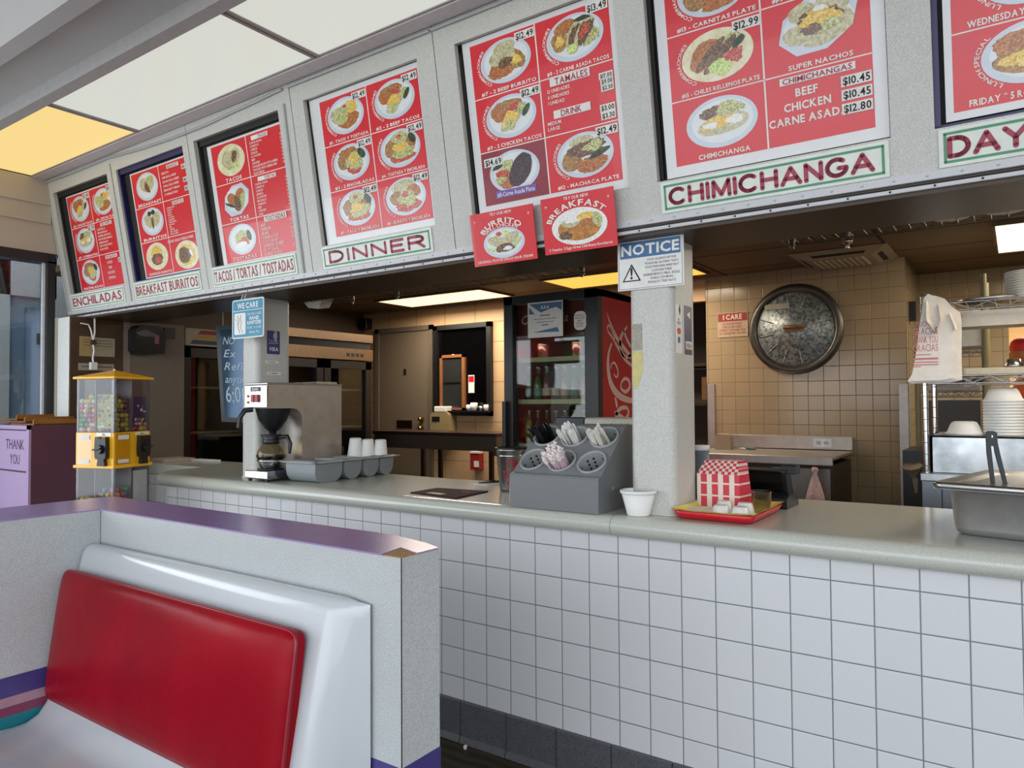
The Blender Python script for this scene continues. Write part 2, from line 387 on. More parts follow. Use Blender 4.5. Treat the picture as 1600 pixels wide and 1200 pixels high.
VX = -4.3
a = P(77, 560, 'x', VX)[1]; b = P(66, 560, 'x', VX)[1]; c_ = P(39, 560, 'x', VX)[1]; e_ = P(15, 560, 'x', VX)[1]; zt = P(45, 480, 'x', VX)[2]; zt2 = P(30, 462, 'x', VX)[2]
mb = MB(); mb.box((VX-0.1, b, 0), (VX, a+1.2, 3.2)); mb.box((VX-0.1, e_-2.5, 0), (VX, e_, 3.2)); mb.box((VX-0.1, e_-2.6, zt2), (VX, b+0.1, 3.4))
struct(mb.build('wall_vestibule', M_STUC))
M_BLUED = mat('pale_blue_door_paint', '#a9c0de', 0.4, var=0.02)
mb = MB(); mb.box((VX-0.08, c_, 0.02), (VX-0.05, b, zt)); d2 = mb.build('door_2', M_BLUED); struct(d2)
mb = MB(); mb.box((VX-0.09, e_, 0), (VX-0.02, c_, zt2)); mb.box((VX-0.09, c_, zt), (VX-0.02, b, zt2)); mb.build('door_frame', mat('blue_grey_frame', '#7e93a6', 0.45), d2)
q = P(63, 530, 'x', VX-0.05); mb = MB(); mb.box((q.x, q.y-0.03, q.z-0.045), (q.x+0.02, q.y+0.02, q.z+0.045)); mb.build('plate', M_BLACK, d2, bevel=0.004)
# end wall at the left of the counter
mb = MB(); mb.box((LX, -0.09, 0), (-2.70, 0.66, 1.846), 0)
flat(mb, rect(LX+0.05, 0.0, -2.705, 1.84), XZ(-0.0905), 0.0, 1)
mb.box((-2.70, -0.088, 0.90), (-2.692, 0.228, 1.84), 2); mb.box((-2.70, 0.235, 0.90), (-2.697, 0.28, 1.84), 3)
mb.box((LX-0.02, -0.092, 0), (LX+0.045, -0.085, 1.846), 4)
struct(mb.build('wall_end', [mat('taupe_laminate', '#6e6458', 0.5, var=0.03), mat('white_painted_wood', '#e3e2de', 0.5, var=0.05, scale=60), mat('brown_panel', '#4a3422', 0.45, var=0.06), mat('pinkish_tile', '#8d7a70', 0.4), M_BEIGE]))
# kitchen shell
mb = MB(); M_KCEIL = tilemat('brown_ceiling_tiles', 'x', 'y', 0.61, 0.18, 0.30, 0.012, '#6f5a40', '#3a2d20', 0.7, 0.03, tu=1.22)
mb.box((-4.1, 0.34, 2.31), (4.3, 7.2, 2.36)); struct(mb.build('ceiling_kitchen', M_KCEIL))
mb = MB(); mb.box((-4.1, 3.6, 0), (-1.15, 3.7, 2.33)); mb.box((-1.15, 3.6, 2.12), (0.0, 3.7, 2.33)); struct(mb.build('wall_back', M_BLOCK))
mb = MB(); mb.box((0.0, 3.6, 0), (1.455, 3.7, 2.33), 0); struct(mb.build('wall_tiled', M_KTILE))
OX = P(1577, 560, 'y', 4.5)[0]; OZ = P(1585, 484, 'y', 4.5)[2]
mb = MB(); mb.box((1.35, 3.68, 0), (1.455, 4.55, 2.33)); struct(mb.build('wall_tiled_side', M_KTILEY))
mb = MB(); mb.box((1.455, 4.5, 0), (OX, 4.6, 2.33)); mb.box((OX, 4.5, OZ), (4.3, 4.6, 2.33)); mb.box((OX+1.1, 4.5, 0), (4.3, 4.6, 2.33)); struct(mb.build('wall_far', M_KTILE))
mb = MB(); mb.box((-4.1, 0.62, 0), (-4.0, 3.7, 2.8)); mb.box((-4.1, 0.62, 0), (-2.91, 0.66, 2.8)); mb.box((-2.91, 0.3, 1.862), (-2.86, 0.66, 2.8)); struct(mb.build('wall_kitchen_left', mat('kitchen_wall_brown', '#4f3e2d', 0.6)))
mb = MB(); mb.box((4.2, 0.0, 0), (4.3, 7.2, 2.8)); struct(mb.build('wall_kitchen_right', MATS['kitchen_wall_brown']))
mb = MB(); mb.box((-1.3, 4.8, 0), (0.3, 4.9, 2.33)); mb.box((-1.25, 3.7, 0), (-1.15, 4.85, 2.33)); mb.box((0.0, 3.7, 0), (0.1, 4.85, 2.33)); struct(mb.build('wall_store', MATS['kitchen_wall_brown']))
mb = MB(); mb.box((1.4, 6.9, 0), (4.3, 7.0, 2.33)); mb.box((1.35, 4.55, 0), (1.45, 7.0, 2.33)); struct(mb.build('wall_scullery', mat('cream_wall', '#d9b98c', 0.6)))
# ------------------------------------------------------------------ worktop
prof = [(0.0, 0.915), (-0.018, 0.9145), (-0.033, 0.910), (-0.044, 0.901), (-0.050, 0.888), (-0.050, 0.874), (-0.044, 0.861), (-0.034, 0.853), (-0.02, 0.849), (0.0, 0.848)]
path = [(CX1, 0.0, 0, -1), (CX0, 0.0, 0, -1)] + [(CX0-0.22*math.sin(a), 0.22-0.22*math.cos(a), -math.sin(a), -math.cos(a)) for a in [PI/2*i/10 for i in range(1, 11)]] + [(-1.92, 0.32, -1, 0)]
mb = MB(); K = len(prof)
vs = [(x+nx*(-d), y+ny*(-d), z) for x, y, nx, ny in path for d, z in prof]
mb.add(vs, [(i*K+j, (i+1)*K+j, (i+1)*K+j+1, i*K+j+1) for i in range(len(path)-1) for j in range(K-1)], 0, True)
out = [(x, y) for x, y, *_ in path] + [(-2.7, 0.32), (-2.7, 0.63), (-2.0, 0.68), (-0.2, 0.60), (1.5, 0.735), (CX1, 0.76)]
mb.poly([(x, y, 0.915) for x, y in out[::-1]]); mb.poly([(x, y, 0.8485) for x, y in out])
for (a, b), (c, d) in zip(out[len(path):], out[len(path)+1:]): mb.poly([(a, b, 0.915), (a, b, 0.8485), (c, d, 0.8485), (c, d, 0.915)])
mb.poly([(-1.92, 0.32, 0.915), (-2.7, 0.32, 0.915), (-2.7, 0.32, 0.85), (-1.92, 0.32, 0.85)])
m = NT('speckled_solid_surface'); g = m.noise(380, 2, rough=0.8); c = srgb('#c0c2b8')
r = m.ramp(g, [(0.38, tuple(q*0.84 for q in c)), (0.62, tuple(q*1.1 for q in c))]); sx = m.n('SeparateXYZ'); m.l(m.wpos(), sx.inputs[0])
for seam in (0.985, -1.34):
    k = m.math('LESS_THAN', m.math('ABSOLUTE', m.math('SUBTRACT', sx.outputs[0], seam)), 0.0009); r = m.mix(k, r, srgb('#5d5f5b'))
m.l(r, m.b.inputs['Base Color']); m.set(rough=0.2, spec=0.6)
tag(mb.build('counter_worktop', m.m), 'long speckled grey counter worktop with rounded bullnose edge on white tiled front', 'counter')
# ------------------------------------------------------------------ two posts standing on the counter
for x0, x1, y0, y1, lab in ((1.008, 1.168, 0.06, 0.265, 'speckled grey square post on counter right of the grey cutlery dispenser'), (-1.195, -1.062, 0.075, 0.285, 'grey square post on counter behind the stainless coffee maker')):
    t = thing('post', lab, 'post', ((x0+x1)/2, (y0+y1)/2, 0.9155))
    mb = MB(); mb.prism(rrect(x0, y0, x1, y1, 0.028), XY(0.9155), 0, 0.9195, 0); o = mb.build('shaft', M_LAM, t)
    for p in o.data.polygons: p.use_smooth = len(p.vertices) == 4 and p.area < 0.02
    mb = MB(); mb.prism(rrect(x0-0.004, y0-0.004, x1+0.004, y1+0.004, 0.03), XY(0.9157), 0, 0.006); mb.build('caulk_bead', mat('caulk', '#c9cabf', 0.5), t)
    if x0 > 0:
        mb = MB(); f = XZ(y0); flat(mb, rrect(x0+0.012, 1.465, x0+0.050, 1.555, 0.004), f, 0.0007, 0); flat(mb, [(x0+0.013, 1.462), (x0+0.052, 1.462), (x0+0.052, 1.40), (x0+0.035, 1.345), (x0+0.02, 1.33), (x0+0.013, 1.36)], f, 0.0006, 1)
        mb.build('tape_residue', [mat('old_tape', '#a09a8d', 0.6, var=0.2, scale=200), mat('yellow_glue', '#c9bf7e', 0.6, var=0.1)], t)
# ------------------------------------------------------------------ menu boards
def food(name, a, b, c, scale=160):
    if name in MATS: return MATS[name]
    m = NT(name); f = m.noise(scale, 3, rough=0.75)
    m.l(m.ramp(f, [(0.36, srgb(a)), (0.5, srgb(b)), (0.64, srgb(c))]), m.b.inputs['Base Color']); m.set(rough=0.3, coat=0.4); MATS[name] = m.m; return m.m
FOODS = [mat('plate_print', '#c9d2dc', 0.3, var=0.03, coat=0.4), mat('plate_well_print', '#dfe2e4', 0.3, var=0.03, coat=0.4),
         food('rice_print', '#8a4a22', '#b26a34', '#d09254'), food('beans_print', '#7d5a3a', '#a5774a', '#c89a4c', 110), food('cheese_print', '#c98f1e', '#e8bf4a', '#f3e39a'),
         food('lettuce_print', '#6d7f38', '#b9bb74', '#e6e2bd'), food('meat_print', '#3a2a1e', '#6b4a30', '#a58058'), food('tortilla_print', '#a39a72', '#c2b98f', '#d8d2b2', 90),
         food('chile_print', '#16200f', '#2c3a1c', '#4d5a34', 60), food('salsa_print', '#8e1f14', '#c2402c', '#e58a70'), food('lime_print', '#86a832', '#c8dc78', '#e6efb4'),
         food('steak_print', '#24181a', '#3d2a2c', '#5d474a', 120), food('yellow_plate_print', '#d8cfa0', '#e5ddb8', '#ece6cc', 40), food('soup_print', '#9a5e22', '#b9772c', '#cf9040', 60), food('cream_print', '#d8d8d2', '#ecebe6', '#f7f6f2')]
PL, WELL, RICE, BEAN, CHEE, LETT, MEAT, TORT, CHIL, SALS, LIME, STEK, YPL, SOUP, CREM = range(15)
DISH = {
 'tost': [(RICE, .15, -.35, .72, .45, .3, .1), (TORT, -.45, .05, .45, .6, .5, .08), (LETT, -.3, 0, .4, .45, .5, .2), (CHEE, .3, .45, .5, .38, 0, .2), (LETT, .0, .4, .3, .3, 0, .25), (SALS, .0, .6, .13, .12, 0, .2)],
 'taco': [(RICE, -.45, .3, .42, .55, .2, .12), (BEAN, .0, .62, .55, .3, 0, .1), (TORT, .05, -.1, .8, .34, .95, .05), (CHEE, -.02, -.05, .55, .3, .95, .2), (LETT, -.1, -.5, .25, .28, 0, .25), (LETT, .45, .3, .3, .25, .5, .25), (SALS, .15, .45, .28, .2, 0, .25), (CHIL, .72, .12, .34, .12, 1.1, .02)],
 'ench': [(RICE, -.1, .6, .6, .35, 0, .12), (BEAN, -.5, .1, .38, .5, 0, .08), (SALS, .2, -.3, .55, .5, .8, .12), (LETT, .2, .0, .5, .6, .6, .25), (CHEE, .15, .15, .28, .32, .4, .25), (CHIL, .7, .4, .2, .36, .4, .04)],
 'tench': [(BEAN, -.4, .05, .5, .6, 0, .08), (RICE, .5, .1, .4, .5, 0, .12), (SALS, .1, -.55, .7, .32, 0, .14), (LETT, .15, -.2, .6, .45, .2, .25), (CHEE, .0, .05, .38, .3, 0, .25), (TORT, .05, .65, .5, .35, 0, .1), (LETT, .1, .6, .38, .26, 0, .25), (SALS, .0, .7, .16, .12, 0, .2), (CHIL, .75, .45, .18, .34, .3, .04)],
 'bench': [(TORT, -.1, .72, .72, .42, 0, .06), (BEAN, -.55, .0, .38, .45, 0, .08), (RICE, .45, .25, .45, .4, 0, .12), (SALS, .1, -.55, .75, .38, 0, .16), (LETT, .1, -.1, .5, .5, 0, .25), (SALS, .0, .15, .22, .18, .7, .2)],
 'bbur': [(RICE, -.25, -.45, .6, .42, 0, .14), (BEAN, .5, -.1, .38, .55, .3, .1), (CHEE, .5, -.1, .22, .3, .3, .3), (TORT, -.15, .25, .62, .42, .25, .05), (TORT, .0, .72, .5, .34, .2, .05), (MEAT, .0, -.1, .35, .24, .5, .16)],
 'ctaco': [(RICE, -.35, .62, .5, .35, .4, .12), (BEAN, -.6, .0, .36, .5, 0, .1), (CHEE, -.6, .0, .18, .28, 0, .3), (LETT, .55, -.1, .42, .5, .5, .2), (TORT, .0, .05, .3, .72, -.3, .04), (MEAT, .02, .05, .2, .6, -.3, .2), (TORT, .4, .12, .3, .75, -.45, .04), (MEAT, .45, .1, .26, .6, -.45, .2), (SALS, .42, .15, .15, .35, -.45, .3), (CHIL, .5, .82, .45, .12, .1, .04), (LIME, -.12, -.55, .22, .24, 0, .02)],
 'steak': [(LETT, -.2, .3, .45, .35, 0, .22), (RICE, -.3, -.5, .5, .4, 0, .12), (SALS, -.55, -.05, .35, .25, 0, .25), (CHIL, -.75, .4, .3, .12, .4, .1), (LETT, -.65, -.35, .25, .2, 0, .2), (STEK, .3, .0, .48, .95, -.35, .05)],
 'mach': [(BEAN, -.55, -.2, .42, .55, 0, .06), (RICE, .25, -.55, .65, .4, .2, .12), (TORT, -.1, .7, .5, .3, .2, .06), (MEAT, .1, .3, .8, .4, .1, .2), (LETT, .4, .4, .4, .25, .3, .3), (CHIL, .6, -.05, .48, .14, .45, .03)],
 'chil': [(RICE, -.35, .1, .5, .72, -.5, .1), (LETT, .55, .5, .35, .35, 0, .2), (MEAT, -.2, .1, .17, .8, -.65, .03), (MEAT, .1, -.05, .19, .9, -.65, .03), (LIME, .1, -.55, .38, .36, .4, .16), (SALS, .55, -.2, .3, .3, 0, .25), (CHIL, .72, .35, .32, .13, .95, .03)],
 'nacho': [(TORT, -.5, -.3, .55, .42, .2, .08), (TORT, .1, -.55, .6, .36, .2, .08), (TORT, .55, -.2, .5, .45, .9, .08), (TORT, -.4, .55, .4, .4, .4, .1), (TORT, .4, .6, .5, .4, -.3, .1), (MEAT, .05, .1, .62, .5, .2, .2), (CHEE, .05, .2, .55, .38, .2, .35), (LETT, .3, -.2, .4, .2, .4, .2), (MEAT, -.1, -.2, .25, .2, 0, .2), (CREM, .1, .55, .2, .1, 0, .2)],
 'chimi': [(MEAT, -.3, .45, .4, .3, .2, .2), (LETT, .3, .55, .45, .32, 0, .2), (TORT, .05, -.1, .85, .45, .15, .04), (CHEE, -.1, .0, .6, .25, .2, .2), (CREM, .45, .0, .28, .2, 0, .2), (CREM, -.35, -.1, .25, .14, 0, .2)],
 'soup': [(SOUP, .0, -.1, .9, .8, 0, .01), (MEAT, -.6, -.5, .3, .26, 0, .2), (TORT, -.35, .25, .4, .28, 0, .08), (CREM, -.2, .5, .4, .25, .2, .1), (CHEE, .3, .55, .38, .25, .2, .06), (RICE, .3, .2, .25, .2, 0, .06), (LETT, .78, .3, .2, .5, 0, .2)],
 'bgr': [(SALS, -.25, .7, .17, .17, 0, .02), (LIME, .15, .72, .2, .17, 0, .02), (TORT, -.4, .15, .55, .36, -.6, .05), (TORT, .35, .25, .6, .36, .7, .05), (MEAT, .05, -.4, .55, .32, .1, .14), (CREM, .2, -.45, .25, .16, 0, .3), (LIME, .75, -.05, .38, .1, 1.0, .03), (LIME, -.7, -.45, .3, .1, -.5, .03)],
 'bfast': [(TORT, -.2, .2, .55, .6, .4, .06), (TORT, .3, .25, .5, .6, -.4, .06), (MEAT, .0, -.1, .22, .5, .3, .2), (LETT, .5, .5, .3, .25, 0, .2)],
 'burrito': [(TORT, -.4, .1, .4, .6, .4, .04), (TORT, .4, .15, .42, .62, -.4, .04), (MEAT, .02, -.1, .12, .5, 0, .1), (CHIL, -.2, .7, .2, .2, 0, .02), (CHIL, .2, .75, .2, .2, 0, .02)],
 'chor': [(CHEE, .0, .4, .6, .45, 0, .14), (MEAT, .0, -.25, .62, .5, 0, .15), (SALS, .1, -.3, .35, .3, 0, .3)],
 'fries': [(CHEE, .0, .0, .85, .85, 0, .05), (MEAT, -.2, .0, .62, .66, 0, .12), (CREM, .45, .1, .12, .3, .4, .05)],
 'tacos': [(TORT, -.2, .1, .6, .65, .3, .05), (TORT, .35, .2, .4, .62, -.3, .05), (MEAT, .3, .2, .22, .45, -.3, .15), (LIME, .35, -.5, .28, .2, .3, .05), (LETT, -.1, -.55, .35, .15, 0, .2)],
 'torta': [(RICE, -.4, .15, .36, .45, .3, .05), (RICE, .35, .3, .4, .5, -.3, .05), (LETT, .5, -.1, .2, .6, -.2, .2), (MEAT, .05, -.3, .3, .6, .1, .12), (CHIL, -.55, -.3, .5, .1, -.5, .06)],
 'tostada': [(LETT, .0, .1, .6, .55, 0, .18), (SALS, .15, -.2, .45, .3, 0, .25), (CREM, -.1, -.4, .5, .22, .1, .05), (CHIL, .62, .2, .18, .42, .2, .02)],
 'special': [(RICE, -.3, .45, .65, .42, .3, .14), (BEAN, -.2, -.25, .7, .5, 0, .1), (CHEE, -.3, -.2, .4, .3, 0, .3), (LETT, .6, .3, .5, .6, 0, .2), (SOUP, .5, -.5, .5, .3, .3, .04)],
}
rng = random.Random(3)
def blob(mb, fr, cx, cy, rx, ry, it, w):
    for k, (mi, bx, by, ax, ay, rot, jag) in enumerate(it):
        n = 34 if jag > 0.1 else 26; ph = rng.random()*6; pts = []
        for i in range(n):
            t = 2*PI*i/n; q = 1 + jag*(rng.random()-0.5)*1.4 + jag*0.5*math.sin(3*t+ph)
            u = ax*q*math.cos(t); v = ay*q*math.sin(t)
            U, V = bx+u*math.cos(rot)-v*math.sin(rot), by+u*math.sin(rot)+v*math.cos(rot); L = math.hypot(U, V)
            if L > 1.04: U, V = U/L*1.04, V/L*1.04
            pts.append((cx+U*rx*0.86, cy+V*ry*0.86))
        flat(mb, pts, fr, w+0.00022*(k+1), mi)
def picture(parent, fr, cx, cy, rx, ry, kind, w, plate=PL, octo=False):
    mb = MB(); n = 8 if octo else 40
    flat(mb, ell(cx, cy, rx, ry, n, 0.3 if octo else 0), fr, w, plate); flat(mb, ell(cx+rx*0.02, cy+ry*0.03, rx*0.86, ry*0.84, n), fr, w+0.0002, WELL if plate == PL else plate)
    blob(mb, fr, cx, cy, rx, ry, DISH[kind], w+0.0002)
    return mb.build('food_picture', FOODS, parent)
def tagp(t, fr, x1, y, s, h, w, big=1.0):
    ink = MB(); n = txt(ink, s, fr, x1-0.004, y+0.005, h, 0, al='r', wgt=1, off=w+0.0032)
    mb = MB(); flat(mb, rect(x1-n-0.009, y, x1, y+h+0.010), fr, w+0.0026); o = mb.build('price_tag', M_TAG, t); ink.build('price_figures', M_INK, o)
def board(k, red, tb, sheet, cells, label, frm=None, navy=False):
    """one menu: dark box, white sheet, red print, pictures, lettering, price tags; k = index of the opening"""
    a, b = OPEN[k]; t = thing('menu_board', label, 'menu', tuple(H((a+b)/2, T0, -0.033)), 0, 'menu boards set in the header')
    mb = MB(); W = -0.030
    for u0, v0, u1, v1 in (rect_e(a, T0, a+0.014, T1), rect_e(b-0.006, T0, b, T1), rect_e(a, T1-0.03, b, T1), rect_e(a, T0, b, T0+0.008)): mb.prism(rect(u0, v0, u1, v1), H, -0.034, -0.012 if navy else -0.022)
    mb.build('frame', mat('navy_frame', '#1d1c52', 0.35) if navy else M_DARK, t)
    mb = MB(); mb.prism(rect(*sheet), H, -0.033, -0.0215); mb.build('backing_sheet', M_POST, t)
    x0, x1 = red; y0, y1 = tb; w = -0.021
    mb = MB(); flat(mb, rect(x0, y0, x1, y1), H, w); mb.build('red_print', M_RED, t)
    lines = MB(); xm = (x0+x1)/2; ch = (y1-y0)/3
    flat(lines, rect(xm-0.0025, y0, xm+0.0025, y1), H, w+0.0006)
    for r in (1, 2):
        for c in (0, 1):
            if (c, r, 'noline') in cells: continue
            flat(lines, rect(x0 if c == 0 else xm, y0+ch*r-0.0018, xm if c == 0 else x1, y0+ch*r+0.0018), H, w+0.0006)
    for (c, r, *_), d in cells.items():
        if d is None: continue
        ink = MB(); tg = MB(); dink = MB()
        cx0, cx1 = (x0, xm) if c == 0 else (xm, x1); yb = y1-ch*(r+1); cw = cx1-cx0
        if d[0] == 'pic':
            _, kind, cap, price, arc = d[:5]; o = d[5] if len(d) > 5 else {}
            rx, ry = o.get('rx', 0.110), o.get('ry', 0.0745); px, py = cx0+cw*o.get('cx', 0.53), yb+ch*o.get('cy', 0.55)
            picture(t, H, px, py, rx, ry, kind, w+0.0008, o.get('plate', PL), o.get('octo', False))
            if cap: txt(ink, cap, H, cx0+cw*0.54, yb+0.007, o.get('ch', 0.0118), 0, w=min(cw*0.84, o.get('cw', 9)), al='c', wgt=2, off=w+0.002)
            if arc: arctxt(ink, arc, H, px, py, rx+0.004, ry+0.004, math.radians(236), math.radians(140), 0.0105, 0, 1, w+0.002)
            if price: tagp(t, H, cx1-0.002 if not o.get('pl') else cx0+0.095, yb+ch*o.get('py', 0.80), price, 0.0205, w)
        elif d[0] == 'list':
            _, title, rows, o = d; h = o.get('h', 0.0085); y = yb+ch-0.030
            if title:
                n = txt(dink, title, H, cx0+cw*o.get('tx', 0.5), y+0.003, o.get('th', 0.014), 0, al='c', wgt=1, off=w+0.0026, w=o.get('tw'))
                flat(tg, rect(cx0+cw*o.get('tx', 0.5)-n/2-o.get('pad', 0.008), y, cx0+cw*o.get('tx', 0.5)+n/2+0.008, y+o.get('th', 0.014)+0.006), H, w+0.002)
            st = o.get('st', h*1.55); y -= st
            for s, pr in rows:
                if o.get('center'): txt(ink, s, H, cx0+cw*0.4, y, h, 0, al='c', wgt=o.get('wg', 1), off=w+0.002)
                elif s: txt(ink, s, H, cx0+cw*o.get('lx', 0.1), y, h, 0, w=None, wgt=o.get('wg', 1), off=w+0.002)
                if pr:
                    if pr[0] == '!': txt(ink, pr[1:], H, cx1-0.006, y, h*0.9, 0, al='r', wgt=0, off=w+0.002)
                    else: tagp(t, H, cx1-0.003, y-0.005, pr, o.get('ph', h*1.15), w)
                y -= st
        if ink.f: ink.build('caption' if d[0] == 'pic' else 'price_list', M_WINK, t)
        if tg.f: o = tg.build('heading_plate', M_TAG, t); dink.build('heading', M_REDINK, o)
    lines.build('divider_lines', M_WINK, t)
    return t
def rect_e(*a): return a
CO = 'COMBINACIONES'
def prs(n, lo=1.99): return ['!$%.2f' % (lo+0.3*i) for i in range(n)]
L1 = [(s, p) for s, p in zip(['QUESADILLAS', 'MINI QUESADILLA', 'SUPREME QUESADILLA', 'PINT OF RICE OR BEANS', 'SUPER NACHOS', 'CHIP W/GUACAMOLE', 'SOUR CREAM'], ['!$4.99', '!$3.25', '!$6.99', '!$4.50', '!$8.99', '!$4.75', '!$1.00'])]
board(0, (-2.725, -2.163), (0.140, 0.716), (-2.733, 0.136, -2.156, 0.724), {
    (0, 0): ('pic', 'taco', '#16 - 3 ROLLED TACOS', '$7.49', CO), (1, 0): ('pic', 'tost', '#18 - SPECIAL PLATE', '$8.79', CO), (0, 1): ('pic', 'chimi', '#17 - COMBINATION', '$5.79', CO),
    (1, 1): ('list', 'SIDE ORDERS', L1, {'h': 0.0105, 'st': 0.0195}), (0, 2): ('pic', 'ench', 'ENCHILADAS', None, None), (1, 2): ('list', 'ENCHILADAS', [('CHEESE', '$7.75'), ('BEEF', None), ('CHICKEN', None), ('SUPREMA', None)], {'h': 0.015, 'center': 1, 'st': 0.030, 'wg': 0})},
    'leftmost red menu board in the header, above the ENCHILADAS sign')
L2 = [(s, p) for s, p in zip(['CARNE ASADA', 'CARNITAS', 'CABEZA', 'LENGUA', 'AL PASTOR', 'CALIFORNIA', 'CHILE RELLENO', 'MACHACA', 'BEEF', 'CHICKEN', 'GRILL CHICKEN', 'BEAN & CHEESE'], prs(12, 5.49))]
board(1, (-1.957, -1.400), (0.148, 0.716), (-1.968, 0.140, -1.397, 0.724), {
    (0, 0): ('pic', 'bfast', 'BREAKFAST', None, None, {'ch': 0.014}), (0, 1): ('pic', 'burrito', 'BURRITOS', None, None, {'ch': 0.014}), (0, 2): ('pic', 'chor', 'CHORIZO BURRITO', None, None, {'plate': YPL, 'cx': 0.5}),
    (1, 0): ('list', 'BEAKFAST', [('BURRITOS', '$8.45'), ('HAM, EGG & CHEESE', None), ('BACON, EGG & CHEESE', None), ('STEAK, EGG & CHEESE', '$8.95'), ('BREAKFAST TAMALES', None), ('2 TAMALES 2 EGGS', '$11.99')], {'h': 0.0105, 'st': 0.022, 'ph': 0.015}),
    (1, 1): ('list', 'BURRITOS', L2, {'h': 0.0075, 'st': 0.0125}), (1, 2): ('pic', 'fries', None, None, None, {'cy': 0.42, 'plate': YPL}), (1, 2, 'cap'): ('list', '', [('CARNE ASADA FRENCH FRIES', None)], {'h': 0.013, 'center': 1, 'st': 0.0})},
    'red menu board with navy frame above the BREAKFAST BURRITOS sign', navy=True)
L3 = [(s, p) for s, p in zip(['CARNE ASADA', 'CARNITAS', 'CABEZA', 'LENGUA', 'AL PASTOR', 'BEEF', 'CHICKEN', '3 ROLLED PLAIN WITH CHEESE', '3 ROLLED WITH CHEESE AND', 'GUACAMOLE'], prs(9, 2.49)+[None])]
L3b = [(s, p) for s, p in zip(['CARNE ASADA', 'CARNITAS', 'CABEZA', 'LENGUA', 'AL PASTOR', 'MACHACA', 'CHORIZO', 'BEEF', 'CHICKEN', 'HAM'], prs(10, 6.49))]
L3c = [('BEEF', '!$4.29'), ('CHICKEN', '!$4.49'), ('BEANS', '!$4.09'), ('CARNE ASADA', '!$5.29'), ('TACO SALAD', '!$8.79'), ('(CHICKEN OR BEEF)', None), ('TACO SALAD', '!$9.89'), ('(CARNE ASADA)', None)]
board(2, (-1.190, -0.626), (0.138, 0.712), (-1.222, 0.134, -0.622, 0.722), {
    (0, 0): ('pic', 'tacos', 'TACOS', None, None, {'ch': 0.016, 'cw': 0.13, 'plate': YPL}), (0, 1): ('pic', 'torta', 'TORTAS', None, None, {'ch': 0.016, 'cw': 0.15, 'octo': True}), (0, 2): ('pic', 'tostada', 'TOSTADAS', None, None, {'ch': 0.016, 'cw': 0.19}),
    (1, 0): ('list', 'TACOS', L3, {'h': 0.0095, 'st': 0.0156, 'tx': 0.45, 'pad': 0.05}), (1, 1): ('list', 'TORTAS', L3b, {'h': 0.0095, 'st': 0.0156, 'tx': 0.5, 'pad': 0.05}), (1, 2): ('list', 'TOSTADAS', L3c, {'h': 0.0125, 'st': 0.0195, 'th': 0.020})},
    'red menu board above the TACOS / TORTAS / TOSTADAS sign')
p = '$12.49'
board(3, (-0.372, 0.196), (0.163, 0.740), (-0.436, 0.134, 0.212, 0.762), {
    (0, 0): ('pic', 'tost', '#1 - TACO Y TOSTADA', p, CO), (1, 0): ('pic', 'taco', '#2 - 2 BEEF TACOS', p, CO), (0, 1): ('pic', 'ench', '#3 - 2 ENCHILADAS', p, CO),
    (1, 1): ('pic', 'tench', '#4 - TOSTADA Y ENCHILADA', p, CO), (0, 2): ('pic', 'tench', '#5 - TACO Y ENCHILADA', p, CO), (1, 2): ('pic', 'bench', '#6 - BURRITO Y ENCHILADA', p, CO)},
    'red menu board of six plates numbered 1 to 6 above the DINNER sign')
b5 = board(4, (0.459, 1.028), (0.166, 0.744), (0.425, 0.136, 1.046, 0.763), {
    (0, 0): ('pic', 'bbur', '#7 - 2 BEEF BURRITO', p, CO), (1, 0): ('pic', 'ctaco', '#8 - 2 CARNE ASADA TACOS', '$13.49', CO, {'py': 0.84}), (0, 1): ('pic', 'taco', '#9 - 2 CHICKEN TACOS', p, CO), (0, 2): ('pic', 'steak', None, '$14.69', None, {'pl': 1, 'py': 0.72, 'cx': 0.5}),
    (1, 1): ('list', 'TAMALES', [('12 UNIDADES', '$17.00'), ('6 UNIDADES', '$9.00'), ('1 UNIDAD', '$2.50')], {'h': 0.011, 'st': 0.0195, 'th': 0.021, 'pad': 0.02, 'ph': 0.012, 'tx': 0.44}), (1, 2): ('pic', 'mach', '#12 - MACHACA PLATE', p, CO)},
    'red menu board with TAMALES and DRINK prices above the two TRY OUR NEW posters')
xm, w5 = (0.459+1.028)/2, -0.021
mb = MB(); flat(mb, rect(xm+0.045, 0.413, xm+0.19, 0.440), H, w5+0.002); mb.build('drink_plate', M_TAG, b5)
mb = MB(); txt(mb, 'DRINK', H, xm+0.115, 0.4165, 0.020, al='c', off=w5+0.0028); mb.build('drink_heading', M_REDINK, b5)
mb = MB(); txt(mb, 'MEDIUM', H, xm+0.018, 0.395, 0.011, off=w5+0.002); txt(mb, 'LARGE', H, xm+0.018, 0.377, 0.011, off=w5+0.002)
tagp(b5, H, 1.024, 0.393, '$3.00', 0.015, w5); tagp(b5, H, 1.024, 0.368, '$3.30', 0.015, w5)
mb.build('drink_sizes', M_WINK, b5)
mb = MB(); flat(mb, rect(0.459, 0.166, xm-0.003, 0.166+0.192), H, w5+0.0004); flat(mb, rect(0.51, 0.185, 0.69, 0.212), H, w5+0.002, 1); mb.build('dark_red_panel', [mat('dark_red_print', '#8c1e2e', 0.3, coat=0.4), mat('purple_label', '#7a5aa8', 0.5)], b5)
mb = MB(); txt(mb, '#11-Carne Asada Plate', H, 0.60, 0.190, 0.015, al='c', w=0.165, wgt=1, off=w5+0.003); mb.build('purple_label_lettering', M_TAG, b5)
